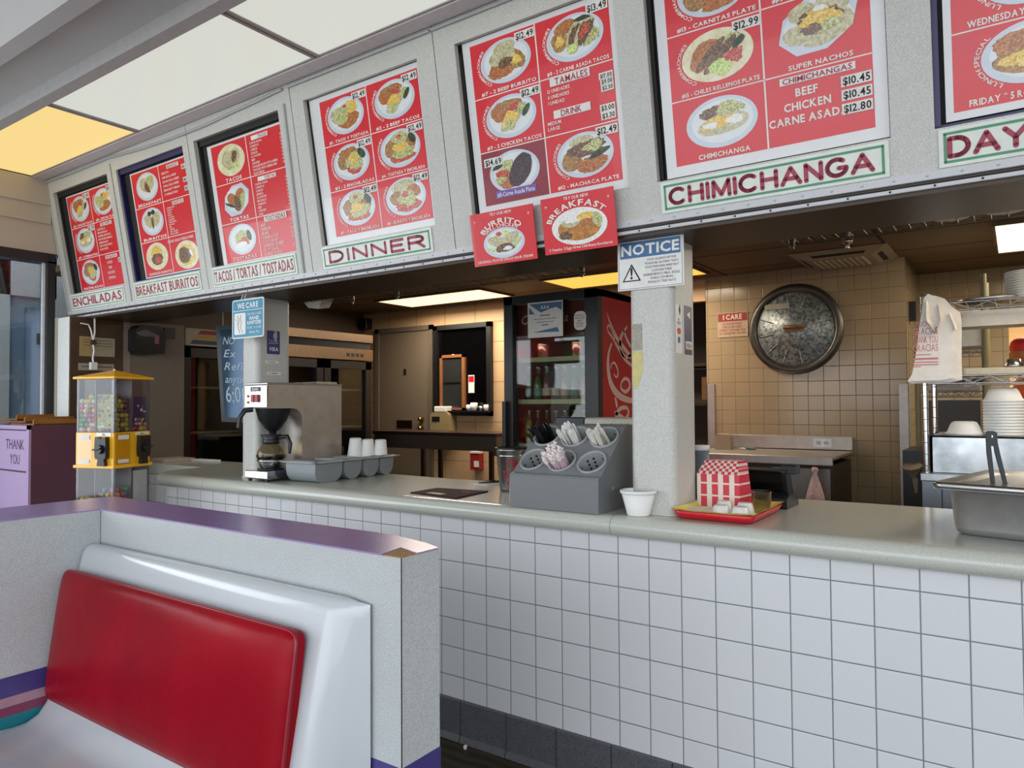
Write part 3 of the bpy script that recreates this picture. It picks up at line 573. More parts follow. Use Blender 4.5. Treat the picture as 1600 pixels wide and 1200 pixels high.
board(5, (1.217, 1.788), (0.170, 0.756), (1.183, 0.138, 1.822, 0.762), {
    (0, 0): ('pic', 'mach', '#13 - CARNITAS PLATE', p, CO, {'cy': 0.52}), (1, 0): ('pic', 'ctaco', '#14 - TAMALES', None, CO, {'cy': 0.6}), (0, 1): ('pic', 'chil', '#15 - CHILES RELLENOS PLATE', '$12.99', CO, {'plate': YPL}),
    (1, 1): ('pic', 'nacho', 'SUPER NACHOS', None, None, {'octo': True, 'ch': 0.013, 'cw': 0.17, 'rx': 0.11, 'ry': 0.078, 'cy': 0.6}), (0, 2): ('pic', 'chimi', 'CHIMICHANGA', None, None, {'ch': 0.014, 'cw': 0.16}),
    (1, 2): ('list', 'CHIMICHANGAS', [('BEEF', '$10.45'), ('CHICKEN', '$10.45'), ('CARNE ASADA', '$12.80')], {'h': 0.021, 'center': 1, 'st': 0.037, 'th': 0.0145, 'tw': 0.185, 'ph': 0.0195, 'wg': 2})},
    'large red menu board with nachos and rellenos above the CHIMICHANGA sign')
LS = 'LUNCH SPECIAL'
board(6, (1.971, 2.541), (0.166, 0.742), (1.953, 0.146, 2.575, 0.758), {
    (0, 1): ('pic', 'special', 'WEDNESDAY* TOSTADAS', None, LS, {'cx': 0.6, 'ch': 0.0155}), (0, 2): ('pic', 'special', 'FRIDAY * 5 ROLLED TACOS', None, LS, {'cx': 0.6, 'ch': 0.0155, 'cy': 0.58}),
    (1, 1): ('pic', 'taco', None, None, None), (1, 2): ('pic', 'ench', None, None, None)},
    'rightmost menu board in navy frame above the DAY sign, cut by the photo edge', navy=True)
# ------------------------------------------------------------------ section signs under the menus
def A_(cx, cy, rx, ry, a0, a1, n=12): return [(cx+rx*math.cos(math.radians(a0+(a1-a0)*i/n)), cy+ry*math.sin(math.radians(a0+(a1-a0)*i/n))) for i in range(n+1)]
STROKES = {'C': (.80, [A_(.42, .5, .40, .5, 48, 312, 18)]), 'H': (.72, [[(.04, 0), (.04, 1)], [(.68, 0), (.68, 1)], [(.04, .52), (.68, .52)]]), 'I': (.08, [[(.04, 0), (.04, 1)]]), 'M': (.86, [[(.04, 0), (.06, 1), (.43, .08), (.80, 1), (.82, 0)]]),
 'A': (.84, [[(.03, 0), (.42, 1), (.81, 0)], [(.16, .33), (.68, .33)]]), 'N': (.72, [[(.04, 0), (.04, 1), (.68, 0), (.68, 1)]]), 'G': (.84, [A_(.42, .5, .40, .5, 50, 345, 18)+[(.80, .45), (.5, .45)]]), 'D': (.76, [[(.04, 0), (.04, 1), (.30, 1)]+A_(.30, .5, .42, .5, 90, -90, 12)+[(.04, 0)]]),
 'E': (.60, [[(.58, 1), (.04, 1), (.04, 0), (.58, 0)], [(.04, .52), (.52, .52)]]), 'R': (.74, [[(.04, 0), (.04, 1), (.42, 1)]+A_(.42, .74, .26, .26, 90, -90, 8)+[(.04, .48)], [(.40, .48), (.70, 0)]]), 'Y': (.78, [[(.03, 1), (.39, .48), (.75, 1)], [(.39, .48), (.39, 0)]]),
 'S': (.68, [A_(.35, .74, .29, .26, 30, 270, 12)+A_(.35, .25, .31, .25, 90, -160, 12)]), 'P': (.68, [[(.04, 0), (.04, 1), (.40, 1)]+A_(.40, .73, .26, .27, 90, -90, 8)+[(.04, .46)]]), 'L': (.56, [[(.04, 1), (.04, 0), (.55, 0)]])}
def stroketxt(mb, s, fr, x, y, h, w, off):
    """rounded sign-writer capitals drawn as round-ended strokes"""
    W = sum(STROKES[c][0]+.20 if c != ' ' else .4 for c in s)-.20; k = w/W; r = h*.108; hh = h-2*r
    for c in s:
        if c == ' ': x += .4*k; continue
        wd, pl = STROKES[c]
        for pts in pl:
            q = [(x+u*k, y+r+v*hh) for u, v in pts]
            for p_ in q: flat(mb, ell(p_[0], p_[1], r, r, 12), fr, off)
            for (a, b), (c_, d_) in zip(q, q[1:]):
                L_ = max(1e-9, math.hypot(c_-a, d_-b)); nx, ny = -(d_-b)/L_*r, (c_-a)/L_*r; flat(mb, [(a+nx, b+ny), (a-nx, b-ny), (c_-nx, d_-ny), (c_+nx, d_+ny)], fr, off)
        x += (wd+.20)*k
for a, b, s, x0, x1, wg in ((-2.842, -2.178, 'ENCHILADAS', 0.03, 0.63, 1), (-2.062, -1.404, 'BREAKFAST BURRITOS', 0.02, 0.635, 1), (-1.294, -0.632, 'TACOS / TORTAS / TOSTADAS', 0.02, 0.64, 1), (-0.452, 0.197, 'DINNER', 0.045, 0.61, 2), (1.167, 1.821, 'CHIMICHANGA', 0.030, 0.615, 2), (1.936, 2.60, 'DAY SPECIALS', 0.022, 0.60, 2)):
    big = wg == 2; lab = {'DAY SPECIALS': 'white green-bordered sign reading DAY at the right edge of the header'}.get(s, 'white green-bordered sign reading %s in red letters' % s)
    t = thing('section_sign', lab, 'sign', tuple(H(a, 0.027, 0.0)), 0, 'signs under the menu boards')
    y0, y1 = 0.030, 0.126; mb = MB(); mb.prism(rect(a, y0, b, y1), H, 0.0006, 0.005); mb.build('panel', M_SIGN, t)
    mb = MB(); g = 0.007 if big else 0.004; e0 = 0.011
    for r_ in (rect(a+e0, y0+e0-0.002, b-e0, y0+e0-0.002+g), rect(a+e0, y1-e0+0.002-g, b-e0, y1-e0+0.002), rect(a+e0, y0+e0, a+e0+g, y1-e0), rect(b-e0-g, y0+e0, b-e0, y1-e0)): flat(mb, r_, H, 0.0056)
    mb.build('border', M_GREEN, t)
    mb = MB(); lh = 0.052 if big else 0.050
    if big: stroketxt(mb, s, H, a+x0, (y0+y1)/2-0.028, 0.056, (x1-x0), 0.0062)
    else: txt(mb, s, H, a+x0, (y0+y1)/2-lh/2, lh, 0, w=(x1-x0), wgt=wg, off=0.0062)
    mb.build('lettering', M_REDINK, t)
# ------------------------------------------------------------------ two posters hung below the fifth menu
for a, b, y0, y1, head, sub_, foot, kind, lab in ((0.417, 0.699, -0.056, 0.137, 'BURRITO', 'GRILL CHICKEN', 'LECHUGA, PICO DE GALLO SOUR CREAM', 'bgr', 'red poster TRY OUR NEW BURRITO hanging under a menu board'), (0.733, 1.016, -0.050, 0.143, 'BREAKFAST', '', '2 Tamales  2 Eggs Green Chili Beans Smothered', 'soup', 'red poster TRY OUR NEW BREAKFAST hanging beside the NOTICE sign')):
    t = thing('poster', lab, 'poster', tuple(H((a+b)/2, y0, 0.031)), 0, 'TRY OUR NEW posters'); W = 0.034
    mb = MB(); mb.prism(rect(a, y0, b, y1), H, 0.0305, W); mb.build('panel', M_RED, t)
    mb = MB()
    for u in (a+.03, b-.03): mb.prism(rect(u-.012, y1-.05, u+.012, y1-.02), H, 0.001, 0.031)
    mb.build('mounting_pads', M_DARK, t)
    picture(t, H, (a+b)/2+0.003, y0+(0.083 if kind == 'soup' else 0.074), 0.108 if kind == 'soup' else 0.092, 0.062 if kind == 'soup' else 0.055, kind, W+0.0006, CREM if kind == 'soup' else PL)
    mb = MB(); cx = (a+b)/2; txt(mb, 'TRY OUR NEW', H, cx, y1-0.0165, 0.010, al='c', off=W+0.001)
    arctxt(mb, head, H, cx+0.003, y0+(0.083 if kind == 'soup' else 0.074), *((0.113, 0.068, math.radians(163), math.radians(33), 0.019) if kind == 'soup' else (0.100, 0.071, math.radians(148), math.radians(40), 0.018)), 0, 2, W+0.003)
    if sub_: arctxt(mb, sub_, H, cx+.003, y0+0.074, 0.095, 0.0575, math.radians(142), math.radians(48), 0.0115, 0, 1, W+0.0032)
    txt(mb, foot, H, cx, y0+0.010, 0.0085, al='c', w=0.245, wgt=1, off=W+0.001)
    for u in (a+0.02, b-0.02): txt(mb, '*', H, u, y1-0.045, 0.018, al='c', off=W+0.001)
    mb.build('lettering', M_WINK, t)
# ------------------------------------------------------------------ notice boards on the posts
def notice():
    A, B, Cc, D = P(965, 384.5, 'y', 0.052), P(1067.5, 363, 'y', 0.052), P(1070, 440, 'y', 0.052), P(966.5, 455.5, 'y', 0.052)
    z0, z1 = min(Cc.z, D.z), max(A.z, B.z); x0, x1 = A.x, B.x
    t = thing('notice_sign', 'white and blue NOTICE food allergy sign on top of the right post', 'sign', ((x0+x1)/2, 0.05, z0)); f = XZ(0.052)
    W, Hh = x1-x0, z1-z0
    mb = MB(); mb.prism(rect(x0, z0, x1, z1), f, -0.006, 0.0); mb.build('panel', M_WHITE, t)
    mb = MB()
    for r_ in (rect(x0+.004, z0+.004, x1-.004, z0+.0052), rect(x0+.004, z1-.0052, x1-.004, z1-.004), rect(x0+.004, z0+.004, x0+.0052, z1-.004), rect(x1-.0052, z0+.004, x1-.004, z1-.004)): flat(mb, r_, f, 0.0006)
    tx, ty, s = x0+W*0.22, z0+Hh*0.17, W*0.145
    for k, (o_, mi) in enumerate(((1.0, 0), (0.78, 1))): flat(mb, [(tx-s*o_, ty+(1-o_)*s*0.5), (tx+s*o_, ty+(1-o_)*s*0.5), (tx, ty+s*1.75*o_+(1-o_)*s*0.5)], f, 0.0007+0.0004*k, mi)
    txt(mb, '!', f, tx, ty+s*0.25, s*1.05, 0, al='c', wgt=2, off=0.0015)
    for i, s_ in enumerate(('FOOD ALLERGY NOTICE', 'PLEASE BE ADVISED THAT', 'FOOD PREPARED HERE MAY', 'CONTAIN THESE', 'INGREDIENTS: MILK, EGGS,', 'WHEAT, SOYBEAN,', 'PEANUTS, TREE NUTS')): txt(mb, s_, f, x0+W*0.68, z0+Hh*(0.545-0.074*i), Hh*0.043, 0, w=len(s_)*W*0.0228, al='c', wgt=0, off=0.0008)
    mb.build('printing', [M_INK, M_WHITE], t)
    mb = MB(); flat(mb, rect(x0+W*.04, z0+Hh*.63, x1-W*.04, z1-Hh*.055), f, 0.0006); mb.build('blue_band', mat('notice_blue', '#3c6a96', 0.4), t)
    mb = MB(); txt(mb, 'NOTICE', f, x0+W*0.5, z0+Hh*0.69, Hh*0.19, 0, w=W*0.88, al='c', wgt=2, off=0.0014); mb.build('heading', M_WHITE, t)
notice()
def wecare():
    y = -0.012; A, Cc = P(363, 472, 'y', y), P(412, 523, 'y', y); x0, x1, z0, z1 = A.x, Cc.x, Cc.z-0.008, A.z+0.006
    t = thing('hygiene_sign', 'teal WE CARE hand sanitizer sign hanging in front of the left post', 'sign', ((x0+x1)/2, y, z0)); f = XZ(y); W, Hh = x1-x0, z1-z0
    mb = MB(); mb.prism(rrect(x0, z0, x1, z1, 0.012), f, -0.004, 0.0); mb.build('panel', M_WHITE, t)
    mb = MB(); flat(mb, rrect(x0+.006, z0+.006, x1-.006, z1-.006, 0.009), f, 0.0006); mb.build('teal_field', mat('sign_teal', '#1a86a8', 0.4), t)
    mb = MB(); txt(mb, 'WE CARE', f, (x0+x1)/2, z1-Hh*0.235, Hh*0.135, al='c', w=W*0.66, wgt=2, off=0.0012); flat(mb, rect(x0+.006, z1-Hh*.30, x1-.006, z1-Hh*.285), f, 0.0012)
    flat(mb, rrect(x0+W*.08, z0+Hh*.1, x0+W*.44, z0+Hh*.65, 0.008), f, 0.0012)
    for i, (s_, h, wg) in enumerate((('WE PROVIDE', .06, 0), ('HAND', .085, 2), ('SANITIZER', .085, 2), ('FOR YOUR', .06, 0), ('HEALTH', .06, 0))): txt(mb, s_, f, x0+W*0.71, z0+Hh*(0.57-0.115*i), Hh*h, al='c', w=W*(0.44 if len(s_) > 7 else 0.3), wgt=wg, off=0.0012)
    mb.build('white_print', M_WHITE, t)
    mb = MB()
    for pth in ([(.18, .6), (.24, .45), (.2, .3), (.26, .14)], [(.3, .6), (.27, .5), (.31, .4), (.28, .28), (.36, .14)], [(.14, .5), (.2, .42), (.16, .36)]): mb.tube([f(x0+W*a, z0+Hh*b, 0.0018) for a, b in pth], 0.0011, 5)
    mb.build('hand_drawing', mat('grey_ink', '#5d6468', 0.6), t)
    mb = MB()
    for u in (x0+W*0.28, x0+W*0.38): mb.tube([(u, y, z1-0.004), (u+0.004, y+0.008, z1+0.02), (u, 0.004, 1.842)], 0.003, 6)
    mb.build('hanging_clips', M_TRIMW, t)
wecare()
def sticker(name, lab, fr, x0, y0, x1, y1, col, prints):
    t = thing(name, lab, 'sticker', tuple(fr((x0+x1)/2, y0, 0.0)))
    mb = MB(); mb.prism(rrect(x0, y0, x1, y1, 0.004), fr, 0.0003, 0.0012); mb.build('backing', col, t)
    for nm, ml, fn in prints:
        mb = MB(); fn(mb, fr, x0, y0, x1-x0, y1-y0); mb.build(nm, ml, t)
LP = YZ(-1.062); RP = YZ(1.168)
def pv(px, py, x): q = P(px, py, 'x', x); return q.y, q.z
def waves(mb, fr, cx, cy, s):
    for k in (1, 2, 3):
        pts = [fr(cx+s*k*0.35*math.cos(a), cy+s*k*0.6*math.sin(a), 0.0018) for a in (-0.8, -0.4, 0, 0.4, 0.8)]; mb.tube(pts, s*0.09, 4)
NAVY = mat('navy_print', '#1c2a6e', 0.4)
a, b = pv(417, 516, -1.062), pv(437, 554, -1.062)
sticker('payment_sticker', 'navy VISA tap to pay sticker on side of the left post', LP, a[0], b[1], b[0], a[1], NAVY, [('printing', M_WHITE, lambda mb, f, x, y, W, Hh: (txt(mb, 'VISA', f, x+W/2, y+Hh*.14, Hh*.15, al='c', w=W*.7, wgt=2, off=.0016, slant=.2), txt(mb, 'Tap to pay', f, x+W/2, y+Hh*.54, Hh*.06, al='c', w=W*.7, wgt=0, off=.0016), txt(mb, 'preferred', f, x+W/2, y+Hh*.44, Hh*.06, al='c', w=W*.66, wgt=0, off=.0016), waves(mb, f, x+W*.42, y+Hh*.78, W*.3)))])
for i, (p0, p1, lab) in enumerate((((414.5, 562.5), (435, 569.5), 'upper small white label strip on side of the left post'), ((417, 580), (438.5, 587.5), 'lower small white label strip on side of the left post'))):
    a, b = pv(*p0, -1.062), pv(*p1, -1.062)
    sticker('label_strip', lab, LP, a[0], b[1]+0.004, b[0], a[1]-0.002, M_WHITE, [('printing', M_INK, lambda mb, f, x, y, W, Hh: [flat(mb, rect(x+W*u, y+Hh*.35, x+W*(u+.07), y+Hh*.65), f, .0016) for u in (.2, .35, .45, .55, .68)])])
a, b = pv(1055, 475, 1.168), pv(1065.5, 553, 1.168)
def cards(mb, f, x, y, W, Hh):
    waves(mb, f, x+W*.45, y+Hh*.9, W*.25); txt(mb, 'VISA', f, x+W/2, y+Hh*.60, Hh*.055, al='c', w=W*.6, wgt=2, off=.0016); txt(mb, 'Pay', f, x+W/2, y+Hh*.68, Hh*.045, al='c', wgt=2, off=.0016)
sticker('payment_sticker', 'white sticker of card logos on side of the right post', RP, a[0], b[1], b[0], a[1], M_WHITE, [('printing', mat('grey_print', '#55565c', 0.5), cards), ('red_logo', mat('red_logo', '#c8402c', 0.5), lambda mb, f, x, y, W, Hh: (flat(mb, ell(x+W*.4, y+Hh*.46, W*.2, W*.2), f, .0016), flat(mb, ell(x+W*.6, y+Hh*.46, W*.2, W*.2), f, .0018))), ('blue_logo', mat('blue_logo', '#2a4f9a', 0.5), lambda mb, f, x, y, W, Hh: flat(mb, rect(x+W*.32, y+Hh*.22, x+W*.68, y+Hh*.34), f, .0016))])
a, b = pv(1069, 477, 1.168), pv(1081, 555, 1.168)
sticker('payment_sticker', 'dark blue VISA sticker near the back edge of the right post', RP, a[0], b[1], b[0], a[1], mat('dusk_blue_print', '#34365c', 0.4), [('white_print', M_WHITE, lambda mb, f, x, y, W, Hh: (flat(mb, rect(x+W*.1, y+Hh*.1, x+W*.95, y+Hh*.27), f, .0015), flat(mb, [(x+W*.3, y+Hh*.82), (x+W*.75, y+Hh*.74), (x+W*.75, y+Hh*.9)], f, .0016))), ('lettering', NAVY, lambda mb, f, x, y, W, Hh: txt(mb, 'VISA', f, x+W*.52, y+Hh*.15, Hh*.08, al='c', w=W*.7, wgt=2, off=.002)), ('orange_bar', mat('orange_print', '#d99a4a', 0.5), lambda mb, f, x, y, W, Hh: flat(mb, rect(x+W*.1, y+Hh*.1, x+W*.95, y+Hh*.13), f, .0022))])
# ------------------------------------------------------------------ ceiling light panels
def lightpanel(x0, x1, y0, y1, z, m, label, frame_m, group):
    t = thing('ceiling_light', label, 'ceiling light', ((x0+x1)/2, (y0+y1)/2, z), 0, group)
    mb = MB(); mb.box((x0+.012, y0+.01, z), (x1-.012, y1-.008, z+.008)); mb.build('diffuser', m, t)
    mb = MB()
    for a, b in (((x0-.004, y0-.005, z-.006), (x0+.012, y1, z+.02)), ((x1-.012, y0-.005, z-.006), (x1+.004, y1, z+.02)), ((x0, y0-.006, z-.006), (x1, y0+.010, z+.02)), ((x0, y1-.010, z-.005), (x1, y1, z+.02))): mb.box(a, b)
    mb.build('frame', frame_m, t); return t
FRM = mat('grey_light_frame', '#9a9594', 0.45)
M_LW = emis('cool_light_diffuser', '#e6e9df', 0.56, '#3a3a38', 900); M_LY = emis('yellowed_light_diffuser', '#fcdc8e', 0.66, '#3a3428', 260)
GC = 'light panels over the counter front'
lightpanel(-2.90, -1.640, -0.672, -0.232, 2.715, M_LY, 'yellowed ceiling light panel at the far left end of the trough', FRM, GC)
lightpanel(-1.625, -0.246, -0.672, -0.232, 2.715, M_LW, 'white ceiling light panel beside the yellowed one', FRM, GC)
lightpanel(-0.230, 1.150, -0.672, -0.232, 2.715, M_LW, 'white ceiling light panel at top centre, nearest the camera', FRM, GC)
# ------------------------------------------------------------------ seating booth in the foreground
t = thing('booth_partition', 'low grey laminate booth wall with purple cap in the foreground', 'booth wall', (0.1, -0.95, 0))
BX0, BX1, BY0, BY1, BZ = -0.394, 0.958, -1.0, -0.871, 0.945
mb = MB()
for a, b in (((-0.70, BY0, 0), (0.70, -0.815, BZ)), ((0.70, BY0, 0), (BX1, BY1, BZ)), ((-0.70, -3.0, 0), (BX0, BY0+0.02, BZ))): mb.box(a, b)
mb.build('panel', M_BOOTHL, t)
CH1, CH2, CH3, CH4, CH5 = P(599, 861, 'z', .955), P(626, 851, 'z', .955), P(640, 858, 'z', .955), P(668, 849, 'z', .955), P(667, 844.5, 'z', .955)
M_PUR = mat('purple_laminate', '#9a80b2', 0.24, var=0.03, spec=0.8); M_PUR2 = mat('deep_purple_stripe', '#453a78', 0.4)
mb = MB(); cap = [(BX0, BY0-0.003), (CH1.x, BY0-0.003), (CH2.x, CH2.y), (BX1+.002, CH3.y), (BX1+.002, CH4.y), (CH5.x, CH5.y), (0.77, -0.817), (0.70, -0.812), (-0.705, -0.812), (-0.705, -3.0), (BX0, -3.0)]
mb.prism(cap, XY(BZ), 0, 0.004); mb.build('cap', M_PUR, t)
mb = MB(); mb.box((0.86, BY0-0.001, BZ), (BX1, BY1-.01, BZ+0.0025)); mb.build('chipped_core', mat('raw_particle_board', '#a5835a', 0.8, var=0.2, scale=120), t)
mb = MB(); mb.box((BX1-0.0005, BY0-0.0012, 0), (BX1+0.0012, BY0+0.0008, BZ)); mb.box((BX0-0.001, BY0-0.001, 0), (BX0+0.0012, BY0+0.0012, BZ)); mb.build('corner_joint', M_DARK, t)
mb = MB(); e_ = 0.0015
for z0, z1, k in ((0.422, 0.482, 0), (0.394, 0.422, 1), (0.366, 0.394, 2), (0.20, 0.366, 3)):
    for a, b in (((BX0, BY0-e_, z0), (BX1+e_, BY0, z1)), ((BX1, BY0-e_, z0), (BX1+e_, BY1+e_, z1)), ((BX0, -3.0, z0), (BX0+e_, BY0, z1))): mb.box(a, b, k)
mb.build('stripes', [M_PUR2, mat('pink_stripe', '#a8828f', 0.4), mat('maroon_stripe', '#7c3552', 0.4), mat('teal_stripe', '#0f7480', 0.4)], t)
M_SHELL = mat('white_fibreglass', '#c3c7cb', 0.22, var=0.01, coat=0.5)
t = thing('booth_bench', 'white moulded booth bench with red vinyl back cushion', 'bench', (0.2, -1.2, 0))
mb = MB(); WY = -1.008
prof = [(0.0, 0.838), (-0.020, 0.843), (-0.036, 0.841), (-0.047, 0.834), (-0.055, 0.822), (-0.060, 0.808), (-0.102, 0.62), (-0.130, 0.48), (-0.142, 0.43), (-0.160, 0.385), (-0.185, 0.352), (-0.225, 0.334), (-0.30, 0.330), (-0.40, 0.337), (-0.49, 0.345), (-0.52, 0.340), (-0.538, 0.322), (-0.542, 0.30), (-0.542, 0.05)]
st = [(-0.389, .80), (-0.384, .92), (-0.372, .98), (-0.355, 1.0), (0.775, 1.0), (0.786, .99), (0.796, .96), (0.804, .90), (0.812, .82), (0.840, .42), (0.866, .03), (0.869, .0)]
K = len(prof); vs = []
for x, k in st:
    for d, z in prof: vs.append((x, WY+d*k, z-(0.012*(1-k) if z > .6 else 0)))
mb.add(vs, [(i*K+j, i*K+j+1, (i+1)*K+j+1, (i+1)*K+j) for i in range(len(st)-1) for j in range(K-1)], 0, True); o = mb.build('shell', M_SHELL, t)
mb = MB(); mb.box((-0.36, -1.50, 0.0), (0.76, -1.03, 0.24)); mb.build('pedestal', M_DARK, t)
# cushion: a pillowed slab leaning on the shell, with a welt round its edge
mb = MB(); A0 = Vector((-0.372, -1.100, 0.772)); U = Vector((1, 0, 0)); Vv = Vector((0, -0.052, -0.375)).normalized(); Nn = U.cross(Vv).normalized()
if Nn.y > 0: Nn = -Nn
LW, LH = 1.120, 0.378; nu, nv = 28, 14
def cu(u, v):
    p = 1-abs(2*u-1)**6; q = 1-abs(2*v-1)**5; h = 0.020+0.030*max(0, p*q)**0.45 + 0.003*math.sin(9*u+3*v)*p*q
    r = 0.028; du = u*LW; dv = v*LH
    for cx, cy in ((r, r), (LW-r, r), (r, LH-r), (LW-r, LH-r)):
        if (du < r or du > LW-r) and (dv < r or dv > LH-r) and abs(du-cx) <= r+1e-6 and abs(dv-cy) <= r+1e-6:
            L = math.hypot(du-cx, dv-cy)
            if L > r: du, dv = cx+(du-cx)*r/L, cy+(dv-cy)*r/L
    return A0 + U*du + Vv*dv + Nn*h
def gr(n): return [0.5-0.5*math.cos(PI*(i/n))*(0.85+0.15*abs(math.cos(PI*i/n))) for i in range(n+1)]
gu, gv = gr(nu), gr(nv); gu[0] = gv[0] = 0; gu[-1] = gv[-1] = 1
vs = [cu(u, v) for u in gu for v in gv]; K = nv+1
mb.add(vs, [(i*K+j, i*K+j+1, (i+1)*K+j+1, (i+1)*K+j) for i in range(nu) for j in range(nv)], 0, True)
per = [(u, 0) for u in gu] + [(1, v) for v in gv[1:]] + [(u, 1) for u in gu[::-1][1:]] + [(0, v) for v in gv[::-1][1:-1]]
n = len(per); back = [cu(u, v)-Nn*0.030 for u, v in per]; mb.add([cu(u, v) for u, v in per]+back, [(i, (i+1) % n, n+(i+1) % n, n+i) for i in range(n)], 0, True)
m = NT('red_vinyl'); f = m.noise(3.5, 3); m.l(m.ramp(f, [(0.3, srgb('#860014')), (0.7, srgb('#9c0019'))]), m.b.inputs['Base Color']); m.set(rough=0.36, spec=0.16); m.bump(m.noise(6, 3), 0.25, 0.02)
c = mb.build('back_cushion', m.m, t); mb = MB(); mb.tube([cu(u, v)-Nn*0.004 for u, v in per], 0.0055, 6, closed=True); mb.build('welt', mat('red_welt', '#8a0a20', 0.35), c)
# ------------------------------------------------------------------ purple litter cabinet and the trays on it
t = thing('litter_cabinet', 'purple litter cabinet with THANK YOU flap beside the gumball machine', 'bin', (-2.6, -0.3, 0))
CXA, CXB, CYA, CYB, CZ = -2.895, -2.30, -0.467, -0.105, 1.183
mb = MB(); mb.box((CXA, CYA+0.012, 0), (CXB, CYB, CZ)); mb.build('body', mat('maroon_laminate', '#5a3447', 0.35, var=0.02), t)
M_LIL = mat('lilac_laminate', '#a98fb4', 0.35, var=0.02); mb = MB(); f = XZ(CYA)
for a in (rect(CXA, 0, CXA+0.03, CZ), rect(CXB-0.028, 0, CXB, CZ), rect(CXA, CZ-0.022, CXB, CZ)): mb.prism(a, f, -0.012, 0.0)
mb.build('face_frame', M_LIL, t)
mb = MB(); mb.prism(rect(CXA+.03, 0.935, CXB-.034, CZ-.030), f, -0.011, -0.002); fl = mb.build('flap', M_LIL, t)
mb = MB(); txt(mb, 'THANK', f, CXB-.062, 1.050, 0.054, al='r', w=0.235, wgt=0, off=-0.001); txt(mb, 'YOU', f, CXB-.115, 0.968, 0.054, al='r', w=0.125, wgt=0, off=-0.001); mb.build('lettering', mat('purple_letters', '#3d2c52', 0.5), fl)
mb = MB(); mb.prism(rect(CXA+.03, 0.03, CXB-.034, 0.925), f, -0.011, -0.002); mb.build('door', M_LIL, t)
M_WOOD = mat('honey_wood', '#8a5a26', 0.35, var=0.2, scale=12)
for i, (x1, y1, lab) in enumerate(((-2.31, -0.125, 'front wooden tray stacked on the purple litter cabinet'), (-2.47, -0.16, 'middle wooden tray stacked on the purple litter cabinet'), (-2.63, -0.20, 'rear wooden tray on the litter cabinet, cut by the photo edge'))):
    t = thing('serving_tray', lab, 'tray', (x1-0.1, -0.28, CZ+0.0005+0.012*i), 0, 'wooden trays on the litter cabinet')
    z = CZ+0.0005+0.012*i; x0, y0 = x1-0.30, -0.44+0.02*i; mb = MB(); mb.box((max(x0, -2.9), y0, z), (x1, y1, z+0.008)); mb.build('base', M_WOOD, t, bevel=0.002)
    mb = MB(); mb.prism(rrect(y0, z, y1, z+0.032, 0.010), YZ(x1), -0.014, 0.0); mb.build('rim', M_WOOD, t)
# ------------------------------------------------------------------ gumball machine
GX, GY, GS = -1.728, -0.300, 0.119; GR = math.radians(45+26)
gr_ = Matrix.Translation((GX, GY, 0)) @ Matrix.Rotation(math.atan2(CAM.y-GY, CAM.x-GX)-PI/4-0.0, 4, 'Z')
t = thing('gumball_machine', 'yellow topped clear gumball machine standing before the counter end', 'vending machine', (GX, GY, 0))
M_YEL = mat('yellow_plastic', '#f2b316', 0.3, var=0.03, coat=0.3)
def gf(face, w=0):      # face 0 = local +x side, face 1 = local +y side
    M = gr_ @ Matrix.Rotation(0 if face == 0 else PI/2, 4, 'Z'); R = M.to_3x3()
    return frame(M @ Vector((GS, 0, 0)), R @ Vector((0, 1, 0)), (0, 0, 1), R @ Vector((1, 0, 0)))
Z1, Z2, Z3, Z4 = 1.155, 0.988, 1.422, 1.472      # shelf line, lower shelf, eaves, apex
mb = MB(); r = GS*1.10; b_ = [(r, r), (-r, r), (-r, -r), (r, -r)]
mb.add([(x, y, Z3) for x, y in b_]+[(x, y, Z3+0.012) for x, y in b_]+[(0, 0, Z4)], [(0, 1, 2, 3), (0, 4, 5, 1), (1, 5, 6, 2), (2, 6, 7, 3), (3, 7, 4, 0), (4, 8, 5), (5, 8, 6), (6, 8, 7), (7, 8, 4)], 0, M=gr_)
mb.build('roof', M_YEL, t, bevel=0.004)
mb = MB(); mb.sphere(gr_ @ Vector((0, 0, Z4)), 0.006, 8, 5); mb.build('finial', M_WHITE, t)
def gbox(name, a, b, m, bevel=0): mb = MB(); mb.box(a, b, 0, gr_); return mb.build(name, m, t, bevel=bevel)
G = GS
gbox('upper_tier', (-G, -G, Z2), (G, G, Z1), M_YEL, 0.004); gbox('upper_ledge', (-G-.008, -G-.008, Z2-.012), (G+.008, G+.008, Z2+.004), M_YEL, 0.003); gbox('lower_tier', (-G, -G, 0.62), (G, G, 0.772), M_YEL, 0.004); gbox('lower_ledge', (-G-.008, -G-.008, 0.765), (G+.008, G+.008, 0.782), M_YEL, 0.003)
gbox('stand', (-0.03, -0.03, 0.02), (0.03, 0.03, 0.62), M_BLACK); gbox('foot', (-G*1.2, -G*1.2, 0), (G*1.2, G*1.2, 0.025), M_BLACK, 0.004)
